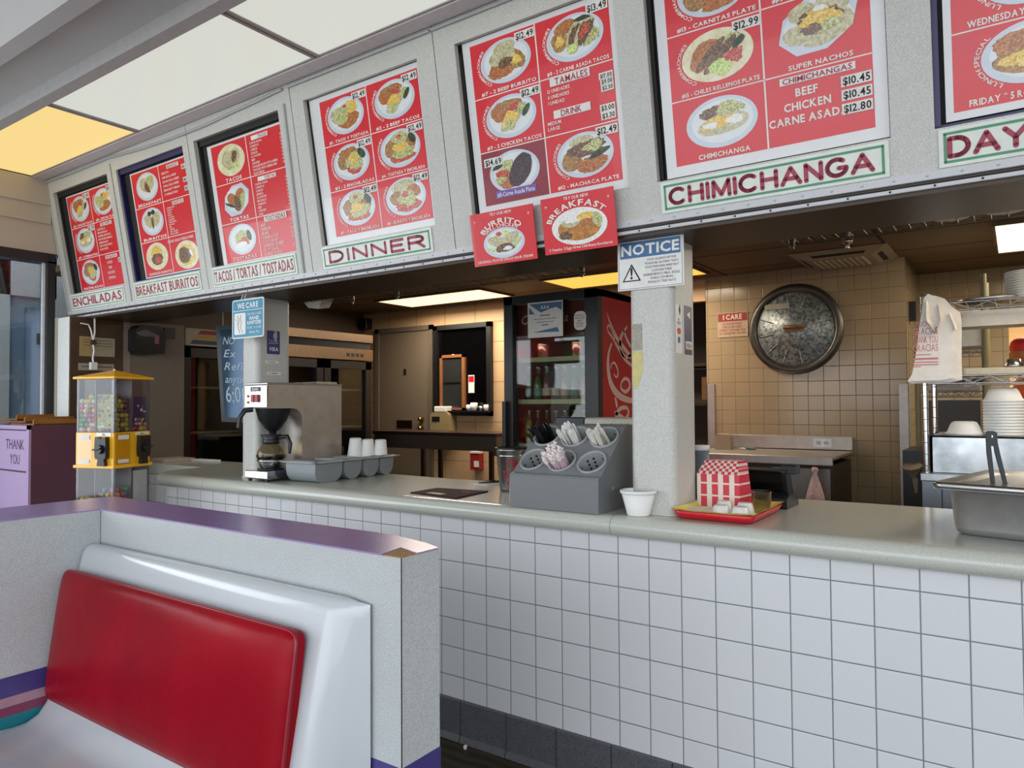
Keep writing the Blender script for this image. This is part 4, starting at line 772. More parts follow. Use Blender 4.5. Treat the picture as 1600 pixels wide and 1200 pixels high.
for nm, za, zb in (('upper_case', Z1, Z3), ('lower_case', 0.782, Z2-.012)):
    mb = MB(); h = G-0.004
    for a, b in (((h, -h, za), (h+.003, h, zb)), ((-h, h, za), (h, h+.003, zb)), ((-h-.003, -h, za), (-h, h, zb)), ((-h, -h-.003, za), (h, -h, zb))): mb.box(a, b, 0, gr_)
    mb.build(nm, M_CLEAR, t)
    mb = MB()
    for a, b in (((h-.004, -.004, za), (h-.001, .004, zb)), ((-.004, h-.004, za), (.004, h-.001, zb)), ((h-.010, h-.010, za), (h+.004, h+.004, zb)), ((h-.004, -h, za), (h+.001, -h+.008, zb)), ((-h, h-.004, za), (-h+.008, h+.001, zb))): mb.box(a, b, 0, gr_)
    mb.build('case_post', glass('frosted_post', (0.75, 0.77, 0.78), 2.2, 0.2), t)
    mb = MB(); mb.box((-.003, -h, za), (.003, h, zb), 0, gr_); mb.box((-h, -.003, za), (h, .003, zb), 0, gr_); mb.build('divider', mat('grey_divider', '#8a8888', 0.4), t)
for face in (0, 1):
    f = gf(face); s = 1 if face == 0 else -1      # on face 0 (left in photo is -v side)
    for zc, nm in ((Z2, 'coin_mechanism'), (0.62, 'coin_mechanism')):
        u0 = 0.055 if face == 0 else 0.055
        mb = MB(); cx = .060
        mb.prism([(cx-.033, zc+.045), (cx-.026, zc+.036), (cx+.026, zc+.036), (cx+.033, zc+.045), (cx+.035, zc+.09), (cx+.032, zc+.146), (cx+.018, zc+.146), (cx, zc+.134), (cx-.018, zc+.146), (cx-.032, zc+.146), (cx-.035, zc+.09)], f, 0.0005, 0.026)
        o = mb.build(nm, M_BLACK, t, bevel=0.004); mb = MB(); q = f(cx, zc+.085, 0.026); q2 = f(cx, zc+.085, 0.04); mb.cyl(q, q2, 0.022, 16); mb.prism([(cx-.022, zc+.08), (cx+.022, zc+.088), (cx+.022, zc+.094), (cx-.022, zc+.088)], f, 0.04, 0.052); mb.build('turn_knob', M_BLACK, o)
        mb = MB(); mb.prism([(cx-.018, zc+.036), (cx+.018, zc+.036), (cx+.024, zc+.002), (cx-.024, zc+.002)], f, 0.002, 0.022); mb.build('chute_flap', M_BLACK, o)
        mb = MB(); mb.prism(rect(cx-.044, zc+.150, cx+.044, zc+.166), f, 0.0005, 0.003); o = mb.build('price_strip', mat('cream_label', '#e2dcb4', 0.5) if face else M_WHITE, t)
        mb = MB(); txt(mb, '50c' if face == 0 else '25c', f, cx, zc+.152, 0.010, al='c', off=0.0036); mb.build('price', M_INK, o)
    px = -0.062; mb = MB(); mb.prism(rect(px-.046, Z2+.006, px+.046, Z1-.004), f, 0.0006, 0.003); o = mb.build('label_window', glass('label_window', (0.97, 0.94, 0.88), 1.6, 0.1), t)
    mb = MB(); mb.prism(rect(px-.034, Z2+.014, px+.034, Z2+.032), f, 0.0032, 0.004); mb.prism(rect(px-.034, Z1-.036, px+.034, Z1-.014), f, 0.0032, 0.004); mb.build('label_card', M_PAPER, o)
    u0, u1, z0, z1 = (0.006, 0.100, Z1+.02, Z1+.19) if face == 0 else (0.016, 0.100, Z1+.03, Z1+.18)
    mb = MB(); mb.prism(rect(u0, z0, u1, z1), f, -0.012, -0.009); o = mb.build('display_card', mat('lime_display_card', '#a3a45a', 0.5, var=0.15, scale=25) if face == 0 else mat('navy_display_card', '#25245e', 0.5, var=0.2, scale=25), t)
    mb = MB(); rr = random.Random(face+4)
    if face == 0: txt(mb, 'BLOBS', f, (u0+u1)/2-.01, z1-.026, 0.018, 0, al='c', wgt=1, off=-0.008)
    for i in range(16):
        u, v = rr.uniform(u0+.01, u1-.01), rr.uniform(z0+.012, z1-.045); flat(mb, ell(u, v, rr.uniform(.004, .010), rr.uniform(.004, .009), 10), f, -0.0082-0.0001*i, 1+i % 4)
    flat(mb, rect(u0+.004, z0+.004, u0+.045, z0+.016), f, -0.0078, 1); mb.build('card_printing', [mat('violet_ink', '#4a3a66', 0.5), M_PAPER, mat('orange_blob', '#d8593a', 0.5), mat('yellow_blob', '#d9c84a', 0.5), mat('teal_blob', '#3f8f96', 0.5)], o)
mb = MB(); f = gf(1); mb.prism(rect(0.016, 0.79, 0.108, 0.955), f, -0.012, -0.009); mb.build('blank_card', M_PAPER, t)
PAL = [mat('ball_'+n, c, 0.25, coat=0.5, var=0.2, scale=40) for n, c in (('red', '#c23a3a'), ('yellow', '#d6b545'), ('blue', '#3b5f9c'), ('green', '#4a9a50'), ('white', '#cfc8bd'), ('pink', '#d05f7c'), ('orange', '#d98a42'), ('grape', '#6a3a48'), ('olive', '#a3a23e'), ('dark', '#4a4652'))]
def balls(nx, ny, x0, x1, y0, y1, z0, rows, pal, r, lab, grp, top):
    rr = random.Random(int(abs(x0)*1000+z0*77)); first = {}
    for k in range(rows):
        for i in range(nx):
            for j in range(ny):
                x = x0+(x1-x0)*(i+.5+.25*(k % 2))/nx; y = y0+(y1-y0)*(j+.5+.25*(k % 2))/ny
                if k == rows-1 and rr.random() < 0.5: continue
                if not (x > x1-2.6*r or y > y1-2.6*r or k >= rows-2): continue
                c = rr.choice(pal); q = gr_ @ Vector((min(max(x+rr.uniform(-.5, .5)*r, x0+r), x1-r), min(max(y+rr.uniform(-.5, .5)*r, y0+r), y1-r), z0+r+k*1.62*r))
                if c not in first:
                    mb = MB(); mb.sphere((0, 0, 0), r, 12, 8); o = mb.build('gumball', PAL[c], None, True); first[c] = o
                else: o = first[c].copy(); COL.objects.link(o)
                o.location = q; tag(o, lab, 'gumball', grp)
h = G-0.006
balls(4, 4, 0.006, h, -h, -0.006, Z1, 8, [0, 1, 2, 3, 4, 5, 6, 4, 0], 0.0145, 'assorted bright toy ball in the upper left bin of the gumball machine', 'toy balls in the upper left bin', 0)
balls(4, 4, 0.006, h, 0.006, h, Z1, 8, [7, 8, 8, 7], 0.0145, 'green or purple ball in the middle bin of the gumball machine', 'grape coloured balls in the upper middle bin', 0)
balls(4, 4, -h, -0.006, 0.006, h, Z1, 3, [6, 0, 1, 9], 0.0145, 'ball under the navy card in the upper right bin of the gumball machine', 'balls in the upper right bin', 0)
balls(4, 4, 0.006, h, 0.006, h, 0.782, 4, [0, 0, 5, 3, 1, 2], 0.0145, 'shiny ball in the lower middle bin of the gumball machine', 'balls in the lower middle bin', 0)
balls(4, 4, 0.006, h, -h, -0.006, 0.782, 2, [9, 9, 1], 0.0135, 'dark ball in the lower left bin of the gumball machine', 'balls in the lower left bin', 0)
# ------------------------------------------------------------------ coffee maker and decanter
CZ0 = 0.9155; KX0, KX1 = -1.045, -0.872
t = thing('coffee_maker', 'stainless coffee maker with two red switches beside the grey post', 'coffee maker', ((KX0+KX1)/2, 0.2, CZ0))
f = frame((0, 0.0, CZ0), (0, 1, 0), (0, 0, 1), (1, 0, 0))
out = [(0, .355), (.004, .475), (.465, .475), (.465, .012), (.205, .012), (.205, .30)] + [(.15+.055*math.cos(a), .30+.055*math.sin(a)) for a in (0.3, .7, 1.1, 1.57)]
mb = MB(); mb.prism(out, f, KX0, KX1); mb.build('body', M_STEELB, t, bevel=0.006, seg=3)
mb = MB(); mb.box((KX0-.002, -.004, CZ0+.470), (KX1+.002, .467, CZ0+.480)); mb.build('top_plate', M_STEEL, t, bevel=0.003)
mb = MB(); mb.prism(rect(.20, .47, .30, .485), f, KX0+.03, KX1-.03); mb.prism(rect(.32, .478, .46, .492), f, KX0+.03, KX1-.03); mb.build('lid', M_STEEL, t, bevel=0.003)
mb = MB(); mb.box((KX0, -.006, CZ0+.36), (KX1, 0, CZ0+.468)); cp = mb.build('control_panel', M_CHROME, t, bevel=0.002); g = XZ(-0.006)
for x in (KX0+.062, KX0+.092): mb = MB(); mb.prism(rrect(x, CZ0+.385, x+.022, CZ0+.423, .003), g, 0.0, 0.010); mb.build('switch', mat('red_switch', '#9c1420', 0.3), cp)
for z, c in ((.415, '#e07a6a'), (.385, '#7fae7f')): mb = MB(); mb.sphere((KX0+.028, -.007, CZ0+z), .007, 10, 6); mb.build('indicator', mat('indicator'+c, c, 0.3), cp)
mb = MB(); mb.prism(rect(KX0+.05, CZ0+.438, KX0+.125, CZ0+.460), g, 0, .003); b_ = mb.build('badge', M_BLACK, cp); mb = MB(); txt(mb, 'BUNN', g, KX0+.0875, CZ0+.442, .013, al='c', off=.0036); mb.build('lettering', M_WHITE, b_)
mb = MB(); mb.prism(rrect(-.002, .012, .215, .052, .006), f, KX0, KX1); mb.build('base', M_CHROME, t, bevel=0.004)
mb = MB(); mb.lathe([(.0, .052), (.062, .052), (.066, .058), (.0, .060)], 24, ((KX0+KX1)/2, .085, CZ0)); mb.build('warmer_plate', M_BLACK, t)
for x in (KX0+.02, KX1-.02):
    for y in (.012, .44): mb = MB(); mb.cyl((x, y, CZ0), (x, y, CZ0+.014), .010, 10); mb.build('foot', M_BLACK, t)
bx, by = (KX0+KX1)/2, .095
mb = MB(); mb.lathe([(.018, .225), (.02, .24), (.04, .255), (.070, .30), (.082, .345), (.086, .36)], 24, (bx, by, CZ0), cap=(True, True)); o = mb.build('brew_basket', M_BLACK, t)
mb = MB(); mb.tube([(bx-.03, -.0, CZ0+.35), (bx-.045, -.035, CZ0+.345), (bx-.055, -.055, CZ0+.31), (bx-.058, -.060, CZ0+.26)], [.012, .013, .011, .010], 8); mb.build('handle', M_BLACK, o)
dz = CZ0+.0605
t = thing('coffee_decanter', 'glass coffee decanter with black handle on the coffee maker warmer', 'coffee pot', (bx, .085, dz))
D = (bx, .085, dz)
mb = MB(); mb.lathe([(.050, .028), (.066, .04), (.072, .06), (.066, .085), (.048, .110), (.036, .122)], 28, D); mb.build('bowl', glass('decanter_glass', (0.88, 0.80, 0.62), 1.4), t)
mb = MB(); mb.lathe([(.0, .029), (.050, .029), (.065, .041), (.070, .060), (.068, .066), (.0, .066)], 28, D); mb.build('coffee', mat('coffee', '#0e0806', 0.1), t)
mb = MB(); mb.lathe([(.0, .0), (.044, .0), (.056, .012), (.068, .035), (.069, .040), (.064, .040)], 28, D); mb.build('steel_base', M_CHROME, t)
mb = MB(); mb.lathe([(.038, .118), (.042, .122), (.042, .140), (.036, .145), (.052, .160), (.050, .164), (.0, .160)], 24, D); mb.build('collar', M_BLACK, t)
mb = MB(); mb.tube([(bx+.03, .10, dz+.150), (bx+.075, .125, dz+.155), (bx+.088, .132, dz+.12), (bx+.084, .13, dz+.07)], [.010, .011, .011, .008], 8); mb.build('handle', M_BLACK, t)
# ------------------------------------------------------------------ grey divided bin with inverted cups
t = thing('divided_bin', 'grey plastic bin with four round-bottomed compartments on the counter', 'bin', (-0.73, 0.10, CZ0), math.radians(3))
M_GP = mat('grey_bin_plastic', '#878d90', 0.42, var=0.02)
f = frame((0, 0, 0), (0, 1, 0), (0, 0, 1), (1, 0, 0))
def ucomp(y0, y1, w, top=.098, r=0.045):
    o = [(y0, top)] + [(y0+r-r*math.cos(a), r-r*math.sin(a)) for a in [PI/2*i/6 for i in range(7)]] + [(y1-r+r*math.sin(a), r-r*math.cos(a)) for a in [PI/2*i/6 for i in range(7)]] + [(y1, top)]
    mb = MB(); n = len(o); hw = w/2
    for s in (-1, 1): mb.poly([f(u, v, s*hw*(0.93+0.07*v/top)) for u, v in (o if s > 0 else o[::-1])])
    mb.add([f(u, v, -hw*(0.93+0.07*v/top)) for u, v in o]+[f(u, v, hw*(0.93+0.07*v/top)) for u, v in o], [(i, i+1, n+i+1, n+i) for i in range(n-1)], 0, True)
    k = o[::-1]; mb.add([f(u*0.96+(y0+y1)/2*0.04, v+.006, -hw*.9) for u, v in o]+[f(u*0.96+(y0+y1)/2*0.04, v+.006, hw*.9) for u, v in o], [(n+i, n+i+1, i+1, i) for i in range(n-1)], 0, True)
    for s in (-1, 1): mb.poly([f(u*0.96+(y0+y1)/2*0.04, v+.006, s*hw*.9) for u, v in o])
    return mb
for y0, y1, r in ((-.02, .155, .05), (.17, .29, .058), (.305, .415, .053), (.43, .53, .048)): ucomp(y0, y1, .205, r=r).build('compartment', M_GP, t, True)
mb = MB(); W = .125
for y0, y1 in ((-.045, -.02), (.15, .175), (.285, .31), (.41, .435), (.525, .56)): mb.box((-W, y0, .094), (W, y1, .101))
for s in (-1, 1): mb.box((min(s*.098, s*W), -.045, .094), (max(s*.098, s*W), .56, .101))
mb.build('rim', mat('pale_bin_rim', '#a9aaa6', 0.42), t, True, bevel=0.003)
rt = Matrix.Translation(t.location) @ Matrix.Rotation(math.radians(3), 4, 'Z')
proto = None
for y, x, dy, lab in ((.375, -.03, .05, 'tallest inverted foam cup in the grey divided bin'), (.428, .01, .06, 'middle inverted foam cup in the grey divided bin'), (.483, .05, .02, 'inverted foam cup at the far end of the grey divided bin')):
    q = rt @ Vector((x, y, .0))
    if proto is None:
        t = thing('foam_cup', lab, 'cup', q, 0, 'inverted foam cups in the divided bin')
        mb = MB(); mb.lathe([(.040, .0), (.042, .004), (.040, .008), (.030, .108), (.028, .111), (.0, .111)], 28); mb.build('cup', M_FOAM, t, True); mb = MB(); mb.lathe([(.0395, -.012), (.0425, -.012), (.0435, -.006), (.0425, 0), (.0395, 0)], 28); mb.build('rolled_rim', M_FOAM, t, True); proto = t
    else: t = dup(proto, q, None, lab)
    t.location.z = CZ0+.072 + {'tall': .012, 'midd': .004}.get(lab[:4], .0); t.rotation_euler = (0.04, 0.10 if 'tall' in lab else 0.07, 0)
# ------------------------------------------------------------------ small things on the counter
t = thing('menu_folder', 'maroon folder with small gold print lying flat on the counter', 'folder', (0.14, 0.14, 0.9155))
f = XY(0.9155); pts = [(0.004, .056), (.282, .018), (.254, .264), (-.005, .236)]
mb = MB(); mb.prism(pts, f, 0, .005); mb.build('cover', mat('maroon_cover', '#3d2029', 0.75, spec=0.15), t)
fm = frame((.004, .056, .9206), (.278, -.038, 0), (.02, .2, 0)); mb = MB(); flat(mb, rect(.07, .025, .16, .06), fm, .0); mb.build('gold_label', mat('gold_print', '#b99a5c', 0.5), t)
mb = MB(); txt(mb, 'MENU', fm, .15, .15, .016, wgt=0, off=0); mb.build('lettering', mat('dim_print', '#8a7f86', 0.6), t)
t = thing('notepad', 'small white paper pad under a pen near the tip bucket', 'notepad', (.09, .5, .9155)); mb = MB(); mb.prism([(.03, .44), (.10, .46), (.15, .57), (.06, .56)], XY(.9155), 0, .004); mb.build('sheets', M_PAPER, t)
t = thing('pen', 'black pen resting on the small white paper pad', 'pen', (.09, .5, .9205)); mb = MB(); mb.tube([(.055, .46, .9245), (.09, .54, .9245), (.12, .60, .9245)], [.002, .0045, .005], 8); mb.build('barrel', M_BLACK, t); mb = MB(); mb.tube([(.068, .49, .931), (.09, .545, .931)], .0018, 6); mb.build('clip', M_BLACK, t)
t = thing('shaker', 'white ribbed shaker standing left of the grey cutlery dispenser', 'shaker', (.535, .075, .9155)); mb = MB(); mb.lathe([(.0, 0), (.031, 0), (.032, .004), (.031, .078), (.026, .086)], 24, (.535, .075, .9155)); mb.build('jar', mat('ribbed_white', '#dfe1de', 0.4, bump=0.4, scale=140), t); mb = MB(); mb.lathe([(.027, .084), (.027, .092), (.018, .098), (0, .099)], 24, (.535, .075, .9155)); mb.build('cap', M_WHITE, t)
t = thing('tip_bucket', 'galvanised bucket lettered TIP THANK YOU behind the cutlery dispenser', 'bucket', (.31, .36, .9155))
B_ = (.31, .36, .9155); mb = MB(); mb.lathe([(.0, 0), (.050, 0), (.053, .01), (.068, .172), (.071, .176), (.068, .180), (.065, .172), (.050, .01), (0, .008)], 32, B_); mb.build('pail', M_STEEL, t); mb = MB(); mb.lathe([(.0655, .148), (.0675, .150), (.0665, .153)], 32, B_); mb.build('band', M_CHROME, t)
mb = MB(); mb.lathe([(.066, .176), (.073, .178), (.074, .184), (.066, .185)], 32, B_); mb.build('dark_rim', M_BLACK, t)
mb = MB(); a0 = math.atan2(CAM.y-.36, CAM.x-.31)
for s_, z, h in (('TIP', .100, .032), ('THANK', .055, .032), ('YOU', .012, .032)):
    lay, W = layout(s_, 2); ky = h/CAPH; kx = {'TIP': .052, 'THANK': .085, 'YOU': .052}[s_]/W
    for gx, vs, fs in lay: mb.add([(.31+(.0538+.0145*(z+b*ky)/.172*1.06)*math.cos(a0+((gx+a-W/2)*kx)/.062), .36+(.0538+.0145*(z+b*ky)/.172*1.06)*math.sin(a0+((gx+a-W/2)*kx)/.062), .9155+z+b*ky) for a, b in vs], fs)
mb.build('lettering', mat('red_letters', '#a81d2a', 0.5), t)
t = thing('receipt_printer', 'beige receipt printer with black display behind the cutlery dispenser', 'printer', (.61, .62, .9155))
mb = MB(); mb.box((.56, .54, .9155), (.80, .70, 1.225)); mb.build('body', mat('beige_plastic', '#b9b4a4', 0.45), t, bevel=.012, seg=3); mb = MB(); mb.box((.415, .545, 1.10), (.558, .60, 1.226)); mb.build('display', mat('navy_black_screen', '#15171f', 0.25), t, bevel=.004)
mb = MB(); mb.box((.44, .55, .9155), (.50, .59, 1.10)); mb.build('display_stand', M_BLACK, t); mb = MB(); txt(mb, 'SAM4S', XZ(.54), .73, 1.185, .016, al='c', w=.085, wgt=1, off=.001); txt(mb, '1', XZ(.54), .765, 1.13, .014, wgt=1, off=.001); mb.build('lettering', M_INK, t)
# ------------------------------------------------------------------ cutlery dispenser
DX0, DY0, DW, DD = .572, -.030, .362, .30
t = thing('cutlery_dispenser', 'grey sloped cutlery dispenser with six round cylinders on the counter', 'dispenser', (DX0+DW/2, DY0+DD/2, CZ0))
fy = frame((0, DY0, CZ0), (0, 1, 0), (0, 0, 1), (1, 0, 0)); M_DG = mat('grey_dispenser_plastic', '#77797a', 0.38, var=0.02)
s0, s1 = Vector((0, .022, .124)), Vector((0, .212, .288)); L = (s1-s0).length; SV = (s1-s0).normalized()
fs_ = frame((DX0, DY0+s0.y, CZ0+s0.z), (1, 0, 0), SV, Vector((0, -SV.z, SV.y)))
mb = MB(); R0 = .051; cw, chh = DW/3, L/2
for i in range(3):
    for j in range(2):
        cx, cy = cw*(i+.5), chh*(j+.5); n = 32; ci, sq = [], []
        for k in range(n):
            a = 2*PI*k/n+PI/4; c, s = math.cos(a), math.sin(a); q = max(abs(c), abs(s)); ci.append(fs_(cx+R0*c, cy+R0*s)); sq.append(fs_(cx+cw/2*c/q, cy+chh/2*s/q))
        mb.add(ci+sq, [(k, (k+1) % n, n+(k+1) % n, n+k) for k in range(n)], 0, False)
side = [(0, 0), (0, .112), (.005, .120), (s0.y, s0.z), (s1.y, s1.z), (.226, .293), (DD-.01, .293), (DD, .28), (DD, 0)]
n = len(side)
for x in (DX0, DX0+DW): mb.poly([fy(u, v, x) for u, v in (side if x > DX0 else side[::-1])])
for i in range(n):
    if i == 3: continue
    (a, b), (c, d) = side[i], side[(i+1) % n]; mb.poly([fy(a, b, DX0), fy(c, d, DX0), fy(c, d, DX0+DW), fy(a, b, DX0+DW)])
mb.build('body', M_DG, t, bevel=.004, seg=2)
mb = MB(); mb.box((DX0+DW-.002, DY0+.10, CZ0+.068), (DX0+DW+.006, DY0+.15, CZ0+.084)); mb.build('side_grip', M_DG, t, bevel=.003)
AX = Vector((0, -SV.z, SV.y)); M_CYL = mat('pale_grey_cylinder', '#9a9c9b', 0.45)
for i in range(3):
    for j in range(2):
        c = fs_(cw*(i+.5), chh*(j+.5)); mb = MB(); E1, E2 = Vector((1, 0, 0)), SV; n = 32
        rings = [(R0+.004, .001), (R0+.004, .006), (R0+.001, .009), (R0-.003, .007), (R0-.004, .0), (R0-.007, -.115)]
        vs = [c+(E1*math.cos(2*PI*k/n)+E2*math.sin(2*PI*k/n))*r+AX*h for r, h in rings for k in range(n)]
        mb.add(vs, [(q*n+k, q*n+(k+1) % n, (q+1)*n+(k+1) % n, (q+1)*n+k) for q in range(len(rings)-1) for k in range(n)], 0, True); mb.poly(vs[-n:])
        o = mb.build('utensil_cylinder', M_CYL, t); mb = MB()
        for a in (1.2, 2.0, 2.5, .5, 3.3):
            for h in (.022, .04, .058, .076):
                r = R0-.0048-.003*h/.115; p = c+(E1*math.cos(a)+E2*math.sin(a))*r-AX*h; tn = -E1*math.sin(a)+E2*math.cos(a)
                mb.poly([p+tn*.004*math.cos(q)+AX*.006*math.sin(q) for q in [2*PI*k/10 for k in range(10)]])
        mb.build('drain_holes', M_DARK, o)
def utensils(i, j, name, cat, label, group, cnt, kind, col, seed):
    rr = random.Random(seed); c = fs_(cw*(i+.5), chh*(j+.5)); proto = None
    for k in range(cnt):
        a = rr.uniform(0, 2*PI); r = (R0-.016)*math.sqrt(rr.random()); lean = Vector((rr.uniform(-.10, .10), 0, 0))
        up = (AX*1.0 + Vector((-.30, .0, .20))*(.55 if kind == 'straw' else .35) + lean + SV*rr.uniform(-.08, .12)).normalized()
        base = c+Vector((1, 0, 0))*(r*math.cos(a)-.010)+SV*(r*math.sin(a)-.006) - AX*.100; ln = rr.uniform(.125, .145)
        if proto is None:
            if kind == 'straw':
                o = thing(name, label, cat, base, 0, group); mb = MB(); mb.tube([(0, 0, 0), (0, 0, .120)], .0042, 7); mb.build('straw', col, o, True)
                mb = MB(); mb.tube([(0, 0, .118), (.003, .001, .126), (-.002, -.003, .133), (.003, .003, .140), (.0, -.002, .147)], [.0046, .0075, .004, .007, .0035], 6); mb.build('wrapper_end', mat('paper_wrapper', '#efe3df', 0.7), o, True)
            elif kind == 'fork':
                mb = MB(); mb.prism([(-.004, 0), (.004, 0), (.0055, .13), (.0085, .142), (.006, .150), (-.006, .150), (-.0085, .142), (-.0055, .13)], frame((0, 0, 0), (1, 0, 0), (0, 0, 1)), -.0015, .0015); o = mb.build(name, col, None, True); tag(o, label, cat, group)
            else:
                w2 = .0075 if kind == 'spoon' else .0085
                mb = MB(); mb.prism([(-w2*.6, 0), (w2*.6, 0), (w2, .125), (w2*1.05, .138), (w2*.6, .147), (0, .150), (-w2*.6, .147), (-w2*1.05, .138), (-w2, .125)], frame((0, 0, 0), (1, 0, 0), (0, 0, 1)), -.002, .002); o = mb.build(name, col, None, True, bevel=.001, seg=1); tag(o, label, cat, group)
            proto = o
        else: o = dup(proto) if proto.type == 'EMPTY' else proto.copy()
        if o.name not in COL.objects: COL.objects.link(o)
        o.location = base+AX*(ln-(.135 if kind == 'straw' else .142)); q = up.to_track_quat('Z', 'Y'); o.rotation_euler = (q @ Euler((0, 0, rr.uniform(-.5, .5))).to_quaternion()).to_euler()
utensils(0, 1, 'plastic_fork', 'fork', 'black plastic fork standing in the rear left cylinder of the cutlery dispenser', 'black forks in the dispenser', 24, 'fork', M_BLACK, 1)
utensils(1, 1, 'plastic_spoon', 'spoon', 'white plastic spoon standing in the rear middle cylinder of the cutlery dispenser', 'white spoons in the dispenser', 17, 'spoon', M_WHITE, 2)
utensils(2, 1, 'plastic_knife', 'knife', 'cream plastic knife standing in the rear right cylinder of the cutlery dispenser', 'cream knives in the dispenser', 15, 'knife', mat('cream_plastic', '#dcd8cd', 0.4), 3)
utensils(1, 0, 'drinking_straw', 'straw', 'pinkish straw with torn paper tip in the front middle cylinder of the dispenser', 'straws in the dispenser', 46, 'straw', mat('pink_white_straw', '#d8b9c4', 0.5), 4)
# ------------------------------------------------------------------ foam bowl, red tray and what lies on it
t = thing('foam_bowl', 'white foam bowl standing at the foot of the right post', 'bowl', (1.052, .03, CZ0)); mb = MB(); mb.lathe([(.0, 0), (.036, 0), (.038, .003), (.056, .074), (.0, .070)][:4]+[(.054, .074), (.036, .006), (0, .005)], 32, (1.052, .03, CZ0)); mb.build('bowl', M_FOAM, t); mb = MB(); mb.lathe([(.055, .072), (.060, .073), (.061, .082), (.056, .084), (.053, .080), (.0535, .072)], 32, (1.052, .03, CZ0)); mb.build('rim', M_FOAM, t)
TC = Vector((1.303, .188, CZ0)); TR = 0.0; RM = Matrix.Translation(TC) @ Matrix.Rotation(TR, 4, 'Z')
t = thing('serving_tray', 'red plastic tray with yellow paper liner on the counter', 'tray', TC, TR)
mb = MB(); W, D_ = .132, .172
rings = [(rrect(-W+.025, -D_+.025, W-.025, D_-.025, .02), .001), (rrect(-W+.012, -D_+.012, W-.012, D_-.012, .025), .006), (rrect(-W, -D_, W, D_, .03), .026), (rrect(-W+.004, -D_+.004, W-.004, D_-.004, .03), .028), (rrect(-W+.016, -D_+.016, W-.016, D_-.016, .025), .009), (rrect(-W+.03, -D_+.03, W-.03, D_-.03, .02), .005)]
n = len(rings[0][0]); vs = [(x, y, z) for pts, z in rings for x, y in pts]
mb.add(vs, [(q*n+k, q*n+(k+1) % n, (q+1)*n+(k+1) % n, (q+1)*n+k) for q in range(5) for k in range(n)], 0, True); mb.poly(vs[:n][::-1]); mb.poly(vs[-n:]); mb.build('tray', mat('red_tray_plastic', '#c01622', 0.3), t, True)
t = thing('paper_liner', 'yellow paper liner lying in the red tray', 'paper', RM @ Vector((0, 0, .0085)), TR)
mb = MB(); N_ = 10; g = []
for i in range(N_+1):
    for j in range(N_+1):
        x, y = (i/N_-.5)*.262, (j/N_-.5)*.342; ed = max(0, abs(x)-.10)/.031; ed2 = max(0, abs(y)-.14)/.031; g.append((x, y, .0005+.024*max(ed, ed2)**1.2+.002*math.sin(i*1.7+j)*min(1, ed+ed2)))
mb.add(g, [(i*(N_+1)+j, (i+1)*(N_+1)+j, (i+1)*(N_+1)+j+1, i*(N_+1)+j+1) for i in range(N_) for j in range(N_)], 0, True); mb.build('sheet', mat('yellow_paper', '#efdf78', 0.65), t, True)
t = thing('napkin_stack', 'folded white napkins at the near left corner of the red tray', 'napkins', RM @ Vector((-.072, -.075, .0105)), TR+.06)
for i in range(3): mb = MB(); mb.box((-.045+.003*i, -.05, .0045*i), (.046+.002*i, .052-.002*i, .0045*i+.004)); mb.build('napkin', M_PAPER, t, True, bevel=.0015)
# paper food boats nested on edge
m = NT('red_check_paper'); sx = m.n('SeparateXYZ'); m.l(m.pos(), sx.inputs[0])
def band(o, sc, k): return m.math('GREATER_THAN', m.math('FRACT', m.math('MULTIPLY', sx.outputs[o], sc)), k)
u = band(0, 26.0, .45); v = band(2, 24.0, .14); hh = m.math('GREATER_THAN', sx.outputs[2], .117)
chk = m.math('ABSOLUTE', m.math('SUBTRACT', band(0, 46.0, .5), m.math('GREATER_THAN', m.math('FRACT', m.math('MULTIPLY', sx.outputs[1], 60.0)), .5)))
pat = m.mix(hh, m.mix(m.math('MULTIPLY', u, v), srgb('#e6d9cb'), srgb('#d03a4c')), m.mix(chk, srgb('#e6d9cb'), srgb('#d03a4c'))); m.l(pat, m.b.inputs['Base Color']); m.set(rough=.6); M_CHK = m.m
bp = RM @ Vector((-.053, .048, .0105)); boat = None
for i in range(12):
    if boat is None:
        mb = MB(); w0, w1, h0, h1, dp = .073, .076, .0, .118, .040
        a = [(-w0, 0, 0), (w0, 0, 0), (w0, 0, h1), (-w0, 0, h1)]; b = [(-w1, dp, -.0), (w1, dp, -.0), (w1-.018, dp, h1+.042), (-w1+.018, dp, h1+.042)]
        k = Vector((0, .0012, 0)); vs = [Vector(q) for q in a+b]; mb.add(vs, [(0, 1, 2, 3), (1, 5, 6, 2), (2, 6, 7, 3), (3, 7, 4, 0), (0, 4, 5, 1)]); mb.add([q+k for q in vs], [(3, 2, 1, 0), (2, 6, 5, 1), (3, 7, 6, 2), (0, 4, 7, 3), (1, 5, 4, 0)])
        o = mb.build('food_boat', M_CHK, None, True); boat = o
    else: o = boat.copy(); COL.objects.link(o)
    o.location = bp+Vector((.0008*i, .0062*i, 0)); o.rotation_euler = (0, 0, .02)
    tag(o, 'front red and white checked paper food boat standing on the red tray' if i == 0 else 'checked paper food boat nested on edge behind the front one on the tray', 'food tray', 'paper food boats on the red tray')
pr = None
